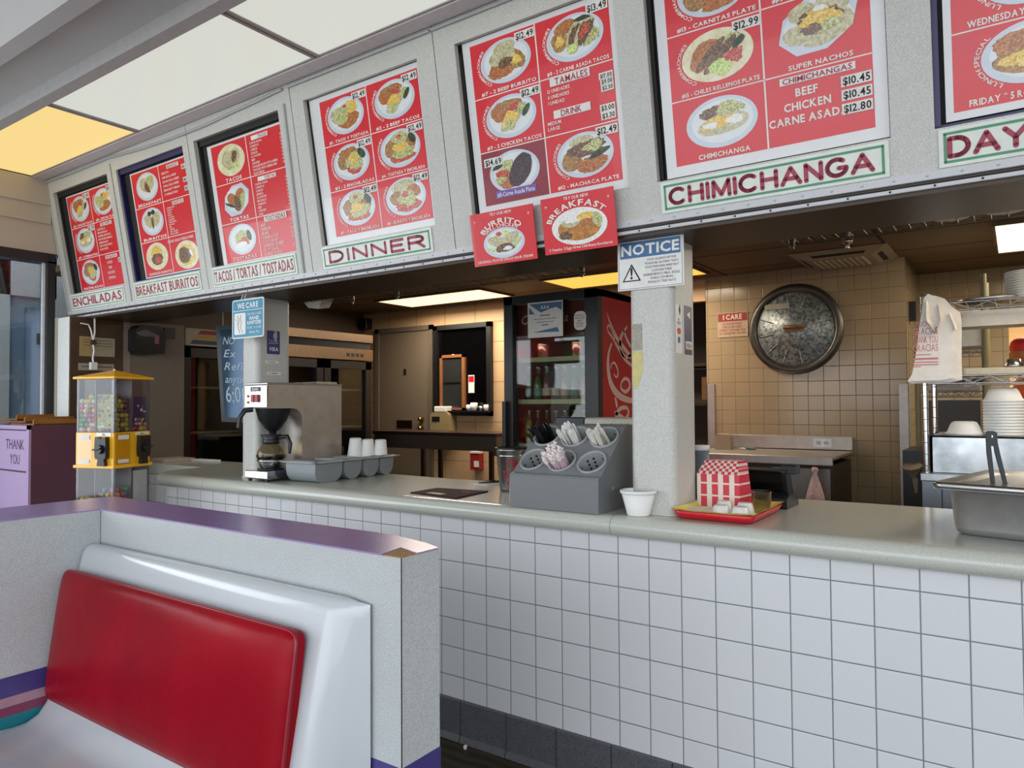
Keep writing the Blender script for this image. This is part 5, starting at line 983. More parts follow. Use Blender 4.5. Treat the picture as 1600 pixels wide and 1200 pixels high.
for x, y, lab in ((.016, -.125, 'lidded portion cup at the front of the red tray, left one'), (.078, -.128, 'lidded portion cup nearest the front rim of the red tray'), (-.008, -.022, 'lidded portion cup close against the checked food boats'), (.062, -.03, 'lidded portion cup beside the stack of clear cups')):
    q = RM @ Vector((x, y, .0105))
    if pr is None:
        pr = t = thing('portion_cup', lab, 'cup', q, 0, 'lidded portion cups on the red tray'); mb = MB(); mb.lathe([(.0, 0), (.030, 0), (.032, .004), (.030, .007), (.022, .036), (.020, .038), (0, .038)], 24); mb.build('cup', mat('milky_plastic', '#dcd9d6', 0.25), t, True); mb = MB(); mb.lathe([(.0, -.001), (.034, -.001), (.034, .004), (.0315, .006)], 24); mb.build('lid', M_WHITE, t, True); t.location.z += .001
    else: t = dup(pr, (q.x, q.y, q.z+.001), None, lab)
cc = RM @ Vector((.088, .062, .0105)); pr = None
for i in range(7):
    if pr is None: mb = MB(); mb.lathe([(.0, 0), (.021, 0), (.031, .034), (.033, .034), (.033, .036)], 24); o = mb.build('clear_cup', glass('cup_plastic', (.985, .985, .98), 2.2, .15), None, True); pr = o
    else: o = pr.copy(); COL.objects.link(o)
    o.location = cc+Vector((0, 0, .0055*i)); tag(o, 'clear plastic portion cup nested in the stack on the red tray', 'cup', 'clear cups stacked on the red tray')
# ------------------------------------------------------------------ black payment terminal
q = Vector((1.345, .475, CZ0)); t = thing('payment_terminal', 'black payment terminal standing behind the red tray', 'card terminal', q, 0)
f = frame((0, 0, 0), (0, 1, 0), (0, 0, 1), (1, 0, 0))
mb = MB(); mb.prism([(-.06, 0), (.10, 0), (.10, .03), (-.02, .045), (-.06, .035)], f, -.085, .085); mb.build('base', M_BLACK, t, True, bevel=.004)
mb = MB(); mb.prism([(.0, .04), (.07, .04), (.03, .135), (-.035, .130)], f, -.10, .075); mb.build('body', M_BLACK, t, True, bevel=.005)
mb = MB(); mb.prism([(-.02, .118), (.04, .118), (.045, .150), (-.01, .150)], f, .055, .105); mb.build('card_reader', M_BLACK, t, True, bevel=.004)
mb = MB(); mb.prism([(-.0375, .128), (-.0365, .128), (-.0015, .048), (-.003, .048)], f, -.085, .06); mb.build('screen', mat('dark_screen', '#0b0c0e', 0.12), t, True)
# ------------------------------------------------------------------ steel food pan and tongs
q = Vector((2.135, .38, CZ0)); t = thing('steel_pan', 'large deep stainless food pan at the right end of the counter', 'pan', q, math.radians(-13))
mb = MB(); W, D_ = .165, .235; rings = [(rrect(-W+.022, -D_+.022, W-.022, D_-.022, .04, 6), .0), (rrect(-W+.010, -D_+.010, W-.010, D_-.010, .05, 6), .004), (rrect(-W+.004, -D_+.004, W-.004, D_-.004, .052, 6), .02), (rrect(-W-.004, -D_-.004, W+.004, D_+.004, .055, 6), .128), (rrect(-W-.03, -D_-.03, W+.03, D_+.03, .03, 6), .131), (rrect(-W-.032, -D_-.032, W+.032, D_+.032, .03, 6), .127)]
n = len(rings[0][0]); vs = [(x, y, z) for pts, z in rings for x, y in pts]; mb.add(vs, [(a*n+k, a*n+(k+1) % n, (a+1)*n+(k+1) % n, (a+1)*n+k) for a in range(5) for k in range(n)], 0, True); mb.poly(vs[:n][::-1]); mb.build('pan', mat('worn_steel', '#c4c2c0', 0.42, metal=0.85, var=0.06, scale=30), t, True)
t = thing('shallow_pan', 'shallow stainless insert pan sitting on the deep food pan', 'pan', q+Vector((0, 0, .1315)), math.radians(-13))
mb = MB(); rings = [(rrect(-W-.03, -D_-.03, W+.03, D_+.03, .03, 6), .001), (rrect(-W-.032, -D_-.032, W+.032, D_+.032, .03, 6), .010), (rrect(-W-.026, -D_-.026, W+.026, D_+.026, .03, 6), .014), (rrect(-W+.002, -D_+.002, W-.002, D_-.002, .04, 6), .006), (rrect(-W+.02, -D_+.02, W-.02, D_-.02, .04, 6), .003)]
vs = [(x, y, z) for pts, z in rings for x, y in pts]; mb.add(vs, [(a*n+k, a*n+(k+1) % n, (a+1)*n+(k+1) % n, (a+1)*n+k) for a in range(4) for k in range(n)], 0, True); mb.poly(vs[-n:]); mb.build('pan', M_STEEL, t, True)
tq = P(1562, 762, 'y', .34); t = thing('serving_tongs', 'black handled serving tongs standing in the steel pan', 'tongs', tq, 0)
fz = frame((0, 0, 0), (1, .15, 0), (0, 0, 1)); M_TONG = mat('charcoal_handle', '#232627', 0.45); tilt = 0.05
for s in (-1, 1): mb = MB(); mb.prism([(s*.016-.004, -.005), (s*.016+.006, -.005), (s*.010+.006-.014, .10), (s*.008+.004-.017, .145), (s*.008-.006-.017, .145), (s*.010-.006-.014, .10)], fz, -.007, .007); mb.build('arm', M_TONG, t, True, bevel=.002)
mb = MB(); mb.prism([(-.030, .120), (-.003, .120), (-.004, .158), (-.010, .163), (-.026, .163), (-.031, .158)], fz, -.009, .009); mb.build('hinge', M_TONG, t, True, bevel=.003); mb = MB(); mb.cyl(Vector((-.017, -.0115, .148)), Vector((-.017, -.008, .148)), .004, 10); mb.build('rivet', M_CHROME, t, True)
# ------------------------------------------------------------------ kitchen ceiling lights
M_KL1 = emis('warm_light_diffuser', '#ffdca8', 1.3, '#d8c8a0'); M_KL2 = emis('amber_light_diffuser', '#f6b850', 0.85, '#c8a860'); M_KL3 = emis('pale_light_diffuser', '#fff0d0', 1.0, '#d8d0b8')
FK = mat('brown_light_frame', '#5c4a36', 0.5); GK = 'kitchen ceiling lights'
lightpanel(-3.08, -1.78, 2.87, 3.40, 2.296, M_KL1, 'warm kitchen ceiling light above the grey back door', FK, GK)
lightpanel(-1.12, 0.12, 2.82, 3.36, 2.296, M_KL2, 'amber kitchen ceiling light above the red drinks cooler', FK, GK)
lightpanel(1.99, 3.21, 2.80, 3.78, 2.296, M_KL3, 'pale kitchen ceiling light at the right edge of the photo', FK, GK)
area('kitchen_lamp_left', (-2.4, 3.1, 2.27), (-2.4, 2.9, 0), (1.2, .5), 24, (1.0, .89, .74))
area('kitchen_lamp_middle', (-0.5, 3.05, 2.27), (-0.5, 2.9, 0), (1.2, .5), 19, (1.0, .88, .70))
area('kitchen_lamp_right', (2.6, 3.2, 2.27), (2.5, 3.1, 0), (1.2, .7), 24, (1.0, .88, .70))
lightpanel(2.35, 3.55, .95, 1.45, 2.296, M_KL3, 'unseen ceiling light added to brighten the steam table, right of the wire rack', FK, GK)  # unseen panel, added to brighten the foam bowls and right counter end
area('added_front_light', (2.95, 1.2, 2.27), (2.7, 1.5, 0), (1.2, .5), 18, (1.0, .86, .68))  # warm light added under that unseen panel
area('scullery_lamp', (2.6, 5.8, 2.28), (2.6, 5.8, 0), (1.0, .6), 45, (1.0, .82, .58))
# air conditioner cassette
t = thing('ceiling_cassette', 'square air conditioner cassette in the brown kitchen ceiling', 'air conditioner', (1.1, 3.3, 2.26)); M_ACB = mat('cream_plastic_cover', '#9d8f78', 0.5)
mb = MB(); a, b, z0, z1 = (.80, 3.0), (1.42, 3.6), 2.305, 2.262; i_ = .11
o_ = [(a[0], a[1]), (b[0], a[1]), (b[0], b[1]), (a[0], b[1])]; n_ = [(a[0]+i_, a[1]+i_), (b[0]-i_, a[1]+i_), (b[0]-i_, b[1]-i_), (a[0]+i_, b[1]-i_)]
mb.add([(x, y, z0) for x, y in o_]+[(x, y, z1) for x, y in n_], [(k, 4+k, 4+(k+1) % 4, (k+1) % 4) for k in range(4)]+[(4, 7, 6, 5)]); mb.build('cover', M_ACB, t)
mb = MB()
for k in range(4):
    p0, p1, q0, q1 = Vector((*o_[k], z0)), Vector((*o_[(k+1) % 4], z0)), Vector((*n_[k], z1)), Vector((*n_[(k+1) % 4], z1)); dn = Vector((0, 0, -.002))
    def bl(s, r): return (p0.lerp(p1, s)).lerp(q0.lerp(q1, s), r)+dn
    mb.poly([bl(.16, .45), bl(.84, .45), bl(.84, .72), bl(.16, .72)])
mb.build('louvre_slots', M_DARK, t)
mb = MB()
for k in range(9): mb.box((a[0]+.14+.038*k, a[1]+.14, z1-.006), (a[0]+.155+.038*k, b[1]-.14, z1-.001))
mb.build('grille', mat('pale_grille', '#e2d6c0', 0.5), t)
q = P(1324, 372, 'z', 2.28); t = thing('spotlight', 'small metal ceiling sprinkler fitting in front of the air conditioner', 'ceiling fitting', (q.x, q.y, 2.2)); mb = MB(); mb.cyl((q.x, q.y, 2.31), (q.x, q.y, 2.275), .035, 14); mb.lathe([(.012, .02), (.012, .05), (.03, .055), (.03, .075), (.0, .08)], 14, (q.x, q.y, 2.195)); mb.build('fitting', M_STEEL, t)
# hanging wire shelves behind the soffit
def wireshelf(x0, x1, y0, y1, z, label, posts=True, grp='wire shelves', name='wire_shelf', m=None, step=.05):
    t = thing(name, label, 'shelf', ((x0+x1)/2, (y0+y1)/2, z), 0, grp); m = m or M_STEEL; mb = MB()
    for y in (y0, y1):
        for dz in (0, .032): mb.tube([(x0, y, z+dz), (x1, y, z+dz)], .0035, 5)
        n = max(2, int((x1-x0)/.04)); mb.tube([(x0+(x1-x0)*i/n, y, z+(.002 if i % 2 else .030)) for i in range(n+1)], .0022, 4)
    for x in (x0, x1):
        for dz in (0, .032): mb.tube([(x, y0, z+dz), (x, y1, z+dz)], .0035, 5)
    mb.build('edge_truss', m, t); mb = MB(); k = int((x1-x0)/step)
    for i in range(1, k): x = x0+(x1-x0)*i/k; mb.tube([(x, y0, z+(.034 if name != 'hanging_shelf' else 0)), (x, y1, z+(.034 if name != 'hanging_shelf' else 0))], .0018, 4)
    mb.build('wire_deck', m, t)
    if posts:
        for x in (x0+.02, x1-.02):
            for y in (y0, y1): mb = MB(); mb.tube([(x, y, z-.02), (x, y, 2.309)], .008, 8); mb.tube([(x, y, z-.008), (x, y, z+.04)], .014, 8); mb.build('hanger_rod', m, t)
    return t
GW = 'hanging wire shelves behind the header'; M_WIRE = mat('dull_wire', '#6d6458', 0.4, metal=1)
wireshelf(-2.45, -1.35, .55, 1.0, 1.945, 'hanging wire shelf left of the teal WE CARE sign', True, GW, 'hanging_shelf', M_WIRE)
wireshelf(-1.00, 0.32, .55, 1.0, 1.943, 'hanging wire shelf between the two counter posts', True, GW, 'hanging_shelf', M_WIRE)
wireshelf(1.30, 2.75, .55, 1.0, 1.955, 'hanging wire shelf above the counter at the right', True, GW, 'hanging_shelf', M_WIRE)
for px, py, lab in ((1487, 349, 'left white foam lid bundle on the right hanging wire shelf'), (1572, 334, 'right white foam lid bundle on the right hanging wire shelf')):
    q = P(px, py, 'y', .90); mb = MB(); mb.lathe([(0, 0), (.06, .0), (.085, .02), (.09, .05), (0, .055)], 20, (q.x, .90, 1.9585)); tag(mb.build('foam_container', M_FOAM), lab, 'container', 'foam lid bundles on the right wire shelf')
q = P(500, 478, 'y', .95); mb = MB(); mb.add([(q.x-.11, .88, 1.985), (q.x+.10, .89, 1.985), (q.x+.12, .97, 1.985), (q.x-.12, .97, 1.985), (q.x-.03, .88, 1.91), (q.x+.06, .89, 1.90), (q.x+.08, .96, 1.91), (q.x-.02, .96, 1.91)], [(0, 1, 2, 3), (0, 4, 5, 1), (1, 5, 6, 2), (2, 6, 7, 3), (3, 7, 4, 0), (4, 7, 6, 5)]); tag(mb.build('white_bag', M_PAPER), 'crumpled white bag hanging through the middle wire shelf', 'bag')
for px, py, lab in ((452, 482, 'silver clamp lamp under the soffit just right of the left post'), (330, 500, 'small dark clamp under the soffit left of the left post')): pass
# ------------------------------------------------------------------ back wall: door, pass window, table and small things
M_GDOOR = mat('grey_brown_door', '#746757', 0.45, var=0.02)
d = MB(); d.box((-3.74, 3.585, 0), (-3.0, 3.60, 2.07)); o = struct(d.build('door_3', M_GDOOR))
mb = MB(); mb.box((-3.80, 3.57, 0), (-3.74, 3.60, 2.12)); mb.box((-3.0, 3.57, 0), (-2.95, 3.60, 2.12)); mb.box((-3.80, 3.57, 2.07), (-2.95, 3.60, 2.12)); mb.build('door_frame', mat('grey_brown_frame', '#665b4e', 0.45), o)
for z, nm in ((1.125, 'deadbolt'), (1.03, 'door_knob')): mb = MB(); mb.cyl((-3.10, 3.585, z), (-3.10, 3.55, z), .022, 14, r2=.026); mb.sphere((-3.10, 3.545, z), .027, 12, 8); mb.build(nm, mat('brass', '#b08a4a', 0.25, metal=1), o)
mb = MB(); mb.box((-3.47, 3.578, 1.03), (-3.25, 3.585, 1.11)); mb.build('mail_slot', mat('dark_brass', '#4a3520', 0.4, metal=1), o); mb = MB(); mb.box((-3.365, 3.578, 1.60), (-3.335, 3.585, 1.665)); mb.build('peep_plate', M_BLACK, o)
mb = MB(); x0, x1, z0, z1 = -2.92, -2.175, 1.165, 2.10
for a, b in (((x0, 3.55, z0), (x1, 3.60, z0+.05)), ((x0, 3.55, z1-.05), (x1, 3.60, z1)), ((x0, 3.55, z0), (x0+.05, 3.60, z1)), ((x1-.05, 3.55, z0), (x1, 3.60, z1))): mb.box(a, b)
w_ = struct(mb.build('window_1', M_BLACK)); mb = MB(); mb.box((x0+.05, 3.59, z0+.05), (x1-.05, 3.598, z1-.05)); mb.build('pane', mat('black_glass', '#050506', 0.08), w_)
t = thing('framed_cabinet', 'small wood framed glass case inside the black pass window', 'case', (-2.68, 3.57, 1.22)); wx0, wx1, wz0, wz1 = -2.84, -2.51, 1.225, 1.79
mb = MB()
for a, b in (((wx0, 3.56, wz0), (wx1, 3.588, wz0+.02)), ((wx0, 3.56, wz1-.03), (wx1, 3.588, wz1)), ((wx0, 3.56, wz0), (wx0+.03, 3.588, wz1)), ((wx1-.035, 3.56, wz0), (wx1, 3.588, wz1))): mb.box(a, b)
mb.build('frame', mat('orange_wood', '#875630', 0.5), t); mb = MB(); mb.box((wx0+.03, 3.575, wz0+.02), (wx1-.035, 3.585, wz1-.03)); mb.build('glass_front', mat('grey_glass', '#2c2c2c', 0.12), t); mb = MB(); mb.box((wx0+.05, 3.566, 1.50), (wx1-.06, 3.574, 1.515)); mb.build('shelf', M_STEEL, t)
def stick(name, lab, cat, x0, x1, z0, z1, y, m, grp=None): mb = MB(); mb.box((x0, y-.004, z0), (x1, y, z1)); return tag(mb.build(name, m), lab, cat, grp)
q = P(708, 561, 'y', 3.587); mb = MB(); mb.prism(ell(q.x, q.z, .04, .052, 20), XZ(3.587), 0, .002); tag(mb.build('round_sticker', M_PAPER), 'round white sticker on the black pass window', 'sticker')
q = P(737, 600, 'y', 3.587); o = stick('notice_card', 'small red and white card stuck on the black pass window', 'card', q.x-.04, q.x+.035, q.z-.09, q.z+.09, 3.587, M_PAPER); mb = MB(); mb.box((q.x-.035, 3.581, q.z+.02), (q.x+.03, 3.5828, q.z+.08)); mb.build('red_print', M_RED, o)
pr = None
for i, (px, r, h, lab) in enumerate(((736, .035, .06, 'white cup at the left on the sill of the black pass window'), (743, .040, .08, 'taller white cup on the sill of the black pass window'), (754, .025, .045, 'small grey jar on the sill of the black pass window'), (762, .028, .06, 'white jar at the right end of the pass window sill'))):
    q = P(px, 640, 'y', 3.57); mb = MB(); mb.lathe([(0, 0), (r*.8, 0), (r, h*.5), (r*.9, h), (0, h)], 16, (q.x, 3.545, 1.2155)); tag(mb.build('sill_cup', M_WHITE if 'white' in lab else M_STEEL), lab, 'cup', 'cups on the pass window sill')
mb = MB(); mb.box((x0+.05, 3.50, 1.20), (x1, 3.55, 1.215)); struct(mb.build('trim_7', M_BLACK))
q = P(566, 506, 'y', 3.5); t = thing('wall_camera', 'small dark camera box high on the back wall left of the grey door', 'camera', (q.x, 3.55, q.z-.06)); mb = MB(); mb.box((q.x-.06, 3.50, q.z-.06), (q.x+.06, 3.599, q.z+.06)); mb.build('housing', M_BLACK, t, bevel=.01); mb = MB(); mb.cyl((q.x, 3.499, q.z), (q.x, 3.47, q.z), .03, 14); mb.build('lens', M_BLACK, t)
# beige dispenser and fire extinguisher on the wall
q = P(695, 662, 'y', 3.55); t = thing('towel_dispenser', 'beige wall dispenser below the black pass window', 'dispenser', (q.x, 3.5, .98)); mb = MB(); mb.prism(rrect(q.x-.13, .95, q.x+.12, 1.20, .04), XZ(3.598), 0, .13); mb.build('body', mat('beige_dispenser', '#8f7d58', 0.5), t, bevel=.01)
mb = MB(); mb.prism(rect(q.x-.10, 1.105, q.x-.0, 1.155), XZ(3.467), 0, .003); mb.build('window_slot', M_BLACK, t); mb = MB(); mb.box((q.x-.08, 3.47, 1.201), (q.x+.08, 3.58, 1.26)); mb.build('paper_towels', M_PAPER, t, bevel=.01)
q = P(744, 720, 'y', 3.55); t = thing('wall_box', 'small red box with white label hanging low on the back wall', 'box', (q.x, 3.56, q.z-.09)); mb = MB(); mb.box((q.x-.06, 3.53, q.z-.09), (q.x+.055, 3.598, q.z+.075)); mb.build('box', mat('dark_red_box', '#8e1e1a', 0.5), t); mb = MB(); mb.box((q.x-.01, 3.526, q.z-.06), (q.x+.05, 3.5295, q.z)); mb.box((q.x-.06, 3.526, q.z+.075), (q.x+.05, 3.598, q.z+.095)); mb.build('label', M_PAPER, t)
# dark service bench
t = thing('service_bench', 'dark brown laminate service bench in front of the back door', 'bench', (-2.4, 3.05, 0)); mb = MB(); mb.box((-3.15, 2.90, .995), (-1.63, 3.25, 1.025)); mb.build('top', mat('dark_brown_top', '#2f1c17', 0.3), t, bevel=.004); mb = MB(); mb.box((-3.13, 2.915, .865), (-1.66, 2.94, .995)); mb.build('apron', mat('taupe_apron', '#4a4034', 0.4), t)
for x in (-2.52, -1.72):
    for y in (2.95, 3.2): mb = MB(); mb.box((x-.02, y-.015, 0), (x+.02, y+.015, .995)); mb.build('leg', MATS['dark_brown_top'], t)
mb = MB(); mb.box((-1.66, 2.90, .83), (-1.63, 3.22, .995)); mb.build('end_bracket', MATS['taupe_apron'], t)
# ------------------------------------------------------------------ glass door coolers on the left wall
def cooler(y0, y1, z1, label, head, xf=-2.76, dep=.68):
    t = thing('glass_cooler', label, 'refrigerator', (xf-dep/2, (y0+y1)/2, 0)); mb = MB(); f = YZ(xf)
    for a, b in (((xf-dep, y0, .0), (xf-.05, y0+.03, z1)), ((xf-dep, y1-.03, 0), (xf-.05, y1, z1)), ((xf-dep, y0, 0), (xf-dep+.02, y1, z1)), ((xf-dep, y0, z1-.03), (xf-.05, y1, z1)), ((xf-dep, y0, 0), (xf-.05, y1, .16))): mb.box(a, b)
    mb.build('cabinet', mat('cooler_black', '#141312', 0.35), t)
    zt = z1-head; n = 1 if y1-y0 < .7 else 2; w = (y1-y0)/n; mb = MB()
    for i in range(4):
        z = .42+.33*i
        if z < zt-.15: mb.box((xf-dep+.03, y0+.04, z), (xf-.09, y1-.04, z+.014))
    mb.build('shelves', mat('cooler_shelf', '#8a7a62', 0.5), t)
    mb = MB(); mb.box((xf-dep+.022, y0+.03, .16), (xf-dep+.03, y1-.03, z1-.05)); mb.build('liner', mat('cooler_liner', '#6e604c', 0.6), t)
    for i in range(n):
        a, b = y0+w*i+.006, y0+w*(i+1)-.006; mb = MB(); e = .07
        for r_ in (rect(a, .17, a+e, zt-.01), rect(b-e, .17, b, zt-.01), rect(a, .17, b, .24), rect(a, zt-.08, b, zt-.01)): mb.prism(r_, f, -.045, 0)
        o = mb.build('door', MATS['cooler_black'], t); mb = MB(); mb.prism(rect(a+e, .24, b-e, zt-.08), f, -.03, -.024); mb.build('glass', glass('cooler_glass', (.80, .82, .80), 1.3), o)
    return t, f, zt
t, f, zt = cooler(.67, 1.28, 1.845, 'black glass door cooler with red yellow blue striped top panel', .135)
mb = MB(); mb.prism(rect(.70, zt+.005, 1.26, 1.84), f, -.04, .004); o = mb.build('header_panel', mat('cream_panel', '#a59c8c', 0.5), t)
for k, (c, n_) in enumerate((('#2c3a5c', 'blue_stripe'), ('#b08a2a', 'yellow_stripe'), ('#8a1d22', 'red_stripe'))):
    z0 = zt+.018+.036*k; mb = MB(); flat(mb, [(.735+.030*k, z0), (1.25, z0), (1.25, z0+.030), (.735+.030*k+.026, z0+.030)], f, .0046); mb.build(n_, mat(n_, c, .5), o)
t, f, zt = cooler(1.40, 2.52, 1.915, 'wide two-door black cooler with stainless top on the left kitchen wall', .235)
mb = MB(); mb.prism(rect(1.40, zt+.165, 2.52, 1.915), f, -.04, .012); mb.prism(rect(1.40, zt, 2.52, zt+.10), f, -.04, .012); o = mb.build('steel_header', mat('warm_steel', '#7f6c5a', 0.36, metal=1), t); mb = MB(); mb.prism(rect(1.42, zt+.10, 2.50, zt+.165), f, -.04, -.005); mb.build('vent_slot', M_DARK, t); mb = MB()
for k in range(4): flat(mb, rect(2.20+.055*k, zt+.03, 2.24+.055*k, zt+.06), f, .013)
mb.build('badge', M_BLACK, o)
# things hung on the left end wall of the counter
f = YZ(-2.692)
for (px0, py0, px1, py1), nm, lab, m_ in (((124, 525, 144, 557), 'wall_paper', 'yellowed sheet of paper pinned on the brown end panel', mat('yellowed_paper', '#a88f5c', 0.7)), ((144, 527, 179, 558), 'wall_paper', 'cream letter pinned beside the yellowed sheet on the brown panel', mat('cream_paper', '#a89a80', 0.7)), ((122, 567, 178, 580), 'wall_label', 'long printed label strip low on the brown end panel', mat('grey_paper', '#9a948a', 0.7))):
    a, b = P(px0, py0, 'x', -2.692), P(px1, py1, 'x', -2.692); mb = MB(); mb.prism(rect(a.y, b.z, b.y, a.z), f, .0005, .002); o = tag(mb.build(nm, m_), lab, 'paper'); mb = MB()
    for k in range(3 if nm == 'wall_paper' else 1): flat(mb, rect(a.y+.02, a.z-.02-.018*k-(.005 if nm != 'wall_paper' else 0), b.y-.015, a.z-.016-.018*k), f, .0024)
    mb.build('printing', mat('faded_ink', '#6b5a44', .7), o)
a, b = P(126, 585, 'x', -2.692), P(176, 640, 'x', -2.692); t = thing('picture_frame', 'black picture frame on the brown end panel behind the gumball machine', 'frame', (-2.69, (a.y+b.y)/2, .93)); mb = MB()
for r_ in (rect(a.y, .94, a.y+.018, a.z), rect(b.y-.018, .94, b.y, a.z), rect(a.y, a.z-.018, b.y, a.z)): mb.prism(r_, f, 0, .012)
mb.build('moulding', M_BLACK, t); mb = MB(); mb.prism(rect(a.y+.018, .94, b.y-.018, a.z-.018), f, .0005, .004); mb.build('picture', mat('grey_print_sheet', '#b6b3ad', .5), t)
f = YZ(-2.70); a, b = P(202, 508, 'x', -2.68), P(246, 556, 'x', -2.68); t = thing('wall_printer', 'black ticket printer on bracket high on the taupe wall', 'printer', (-2.66, (a.y+b.y)/2, b.z)); mb = MB(); mb.prism([(a.y, b.z+.03), (a.y+.02, b.z), (b.y, b.z+.01), (b.y+.01, a.z-.05), (b.y-.03, a.z), (a.y+.03, a.z), (a.y, a.z-.03)], f, 0.0, .11); mb.build('body', M_BLACK, t, bevel=.006)
mb = MB(); mb.prism([(a.y-.005, a.z-.055), (a.y+.06, a.z-.03), (b.y-.05, a.z-.06), (b.y-.07, a.z-.075), (a.y+.03, a.z-.075)], f, .111, .114); mb.build('grey_cover', mat('grey_plastic_lid', '#5b5552', .5), t); mb = MB(); mb.prism(rect(b.y-.07, a.z-.12, b.y-.04, a.z-.06), f, .1105, .112); mb.build('pink_tag', mat('pink_paper', '#8a5058', .6), t)
a, b = P(256, 512, 'x', -2.70), P(272, 530, 'x', -2.70); stick_ = MB(); stick_.prism(rect(a.y, b.z, b.y, a.z), f, .0005, .012); tag(stick_.build('wall_plate', M_BLACK), 'small square black plate on the taupe wall by the cooler', 'plate')
# cable and plug dangling from the soffit
t = thing('hanging_plug', 'white plug and cable dangling from the soffit above the gumball machine', 'cable', (-2.66, .08, 1.40))
mb = MB(); mb.tube([*[P(a, b, 'x', -2.66) for a, b in ((148, 492), (148, 520), (145, 535), (147, 548), (145, 560), (146, 568))]], .006, 6); mb.tube([*[P(a, b, 'x', -2.66) for a, b in ((126, 505), (138, 507), (142, 515), (146, 534))]], .005, 6); mb.build('cable', M_WHITE, t)
mb = MB(); q = P(145.5, 571, 'x', -2.66); mb.box((q.x-.014, q.y-.02, q.z-.028), (q.x+.014, q.y+.022, q.z+.02)); mb.build('plug', M_WHITE, t, bevel=.004); mb = MB(); q = P(146, 535, 'x', -2.66); mb.box((q.x-.010, q.y-.014, q.z-.015), (q.x+.010, q.y+.014, q.z+.015)); mb.build('connector', mat('brown_connector', '#4a3830', .5), t)
# glossy writing board hung behind the left post
def wboard():
    y = .62; c = [P(337, 508, 'y', y), P(346, 659, 'y', y), P(394, 661, 'y', y+.07), P(388, 500, 'y', y+.07)]
    t = thing('writing_board', 'tilted glossy black writing board lettered 6:00 behind the left post', 'board', ((c[0]+c[2])/2).to_tuple()); O = c[1]; U = (c[2]-c[1]); V = (c[0]-c[1]); N_ = U.cross(V).normalized()
    if N_.dot(CAM-O) < 0: N_ = -N_
    W, Hh = U.length, V.length; f = frame(O, U, V, N_); mb = MB(); mb.prism(rect(0, 0, W, Hh), f, -.02, 0); mb.build('frame', M_BLACK, t); mb = MB(); flat(mb, rect(.03, .03, W-.03, Hh-.03), f, .0008); mb.build('glass_face', mat('dark_glass_board', '#2c4256', .10, metal=.5), t)
    mb = MB(); txt(mb, '6:00', f, .05, .13, .105, w=.17, wgt=0, off=.002)
    for k, s_ in enumerate(('NO', 'Ex', 'Refills', 'anytime')): txt(mb, s_, f, .05, Hh-.13-.085*k, .05, w=min(.2, .045*len(s_)), wgt=0, off=.002, slant=.3)
    mb.build('chalk_lettering', mat('pale_chalk', '#bcd0d8', .6), t); mb = MB()
    for u in (.05, W-.05): mb.tube([f(u, Hh, -.01), f(u, Hh, -.01)+Vector((0, 0, 2.309-f(u, Hh).z))], .002, 5)
    mb.build('hanging_cords', M_TRIMW, t)
wboard()
# papers at the left end of the counter
mb = MB(); mb.prism([(-2.46, .57), (-2.27, .60), (-2.23, .64), (-2.44, .63)], XY(.9155), 0, .012); tag(mb.build('menu_stack', M_PAPER), 'cream folded menus lying at the rear left of the counter', 'papers')
mb = MB(); mb.prism([(-2.66, .40), (-2.50, .40), (-2.46, .60), (-2.66, .60)], XY(.9155), 0, .02); tag(mb.build('paper_stack', mat('pinkish_paper', '#b9a596', .7)), 'stack of papers at the left wall end of the counter behind the gumball machine', 'papers')
# ------------------------------------------------------------------ red drinks cooler
DX0_, DX1_, DYF, DYB, DZ = -.543, .118, 1.50, 2.20, 1.95
t = thing('drinks_cooler', 'tall red drinks cooler with black framed glass door and white script on its side', 'refrigerator', ((DX0_+DX1_)/2, (DYF+DYB)/2, 0)); M_CR = mat('cola_red', '#a60f1a', .28, var=.02)
mb = MB()
for a, b in (((DX0_, DYF+.06, .0), (DX0_+.04, DYB, DZ)), ((DX1_-.04, DYF+.06, 0), (DX1_, DYB, DZ)), ((DX0_, DYB-.03, 0), (DX1_, DYB, DZ)), ((DX0_, DYF+.06, DZ-.04), (DX1_, DYB, DZ)), ((DX0_, DYF+.06, 0), (DX1_, DYB, .2))): mb.box(a, b)
mb.build('cabinet', M_CR, t)
mb = MB(); mb.box((DX0_+.04, DYB-.05, .2), (DX1_-.04, DYB-.032, DZ-.05)); mb.build('liner', mat('dark_liner', '#4c4a38', .5), t)
fd = XZ(DYF); mb = MB()
for r_ in (rect(DX0_, .2, DX0_+.065, DZ), rect(DX1_-.085, .2, DX1_, DZ), rect(DX0_, DZ-.05, DX1_, DZ), rect(DX0_, .2, DX1_, .27)): mb.prism(r_, fd, -.06, 0)
dr = mb.build('door', M_BLACK, t, bevel=.004); mb = MB(); mb.prism(rect(DX0_+.065, .27, DX1_-.085, DZ-.05), fd, -.03, -.022); mb.build('glass', glass('drinks_glass', (.84, .87, .83), .9), dr)
mb = MB(); mb.prism(rect(DX0_+.004, 1.0, DX0_+.03, 1.30), fd, 0, .03); mb.build('handle', M_BLACK, dr, bevel=.004)
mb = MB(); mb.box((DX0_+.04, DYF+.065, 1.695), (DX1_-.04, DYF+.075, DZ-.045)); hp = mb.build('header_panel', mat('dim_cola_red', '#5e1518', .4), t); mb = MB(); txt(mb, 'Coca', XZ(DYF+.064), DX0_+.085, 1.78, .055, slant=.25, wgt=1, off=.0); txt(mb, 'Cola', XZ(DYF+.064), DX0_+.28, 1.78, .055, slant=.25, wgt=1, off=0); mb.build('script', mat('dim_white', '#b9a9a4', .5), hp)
SZ = [(1.565, 'upper'), (1.305, 'middle'), (1.03, 'lower')]
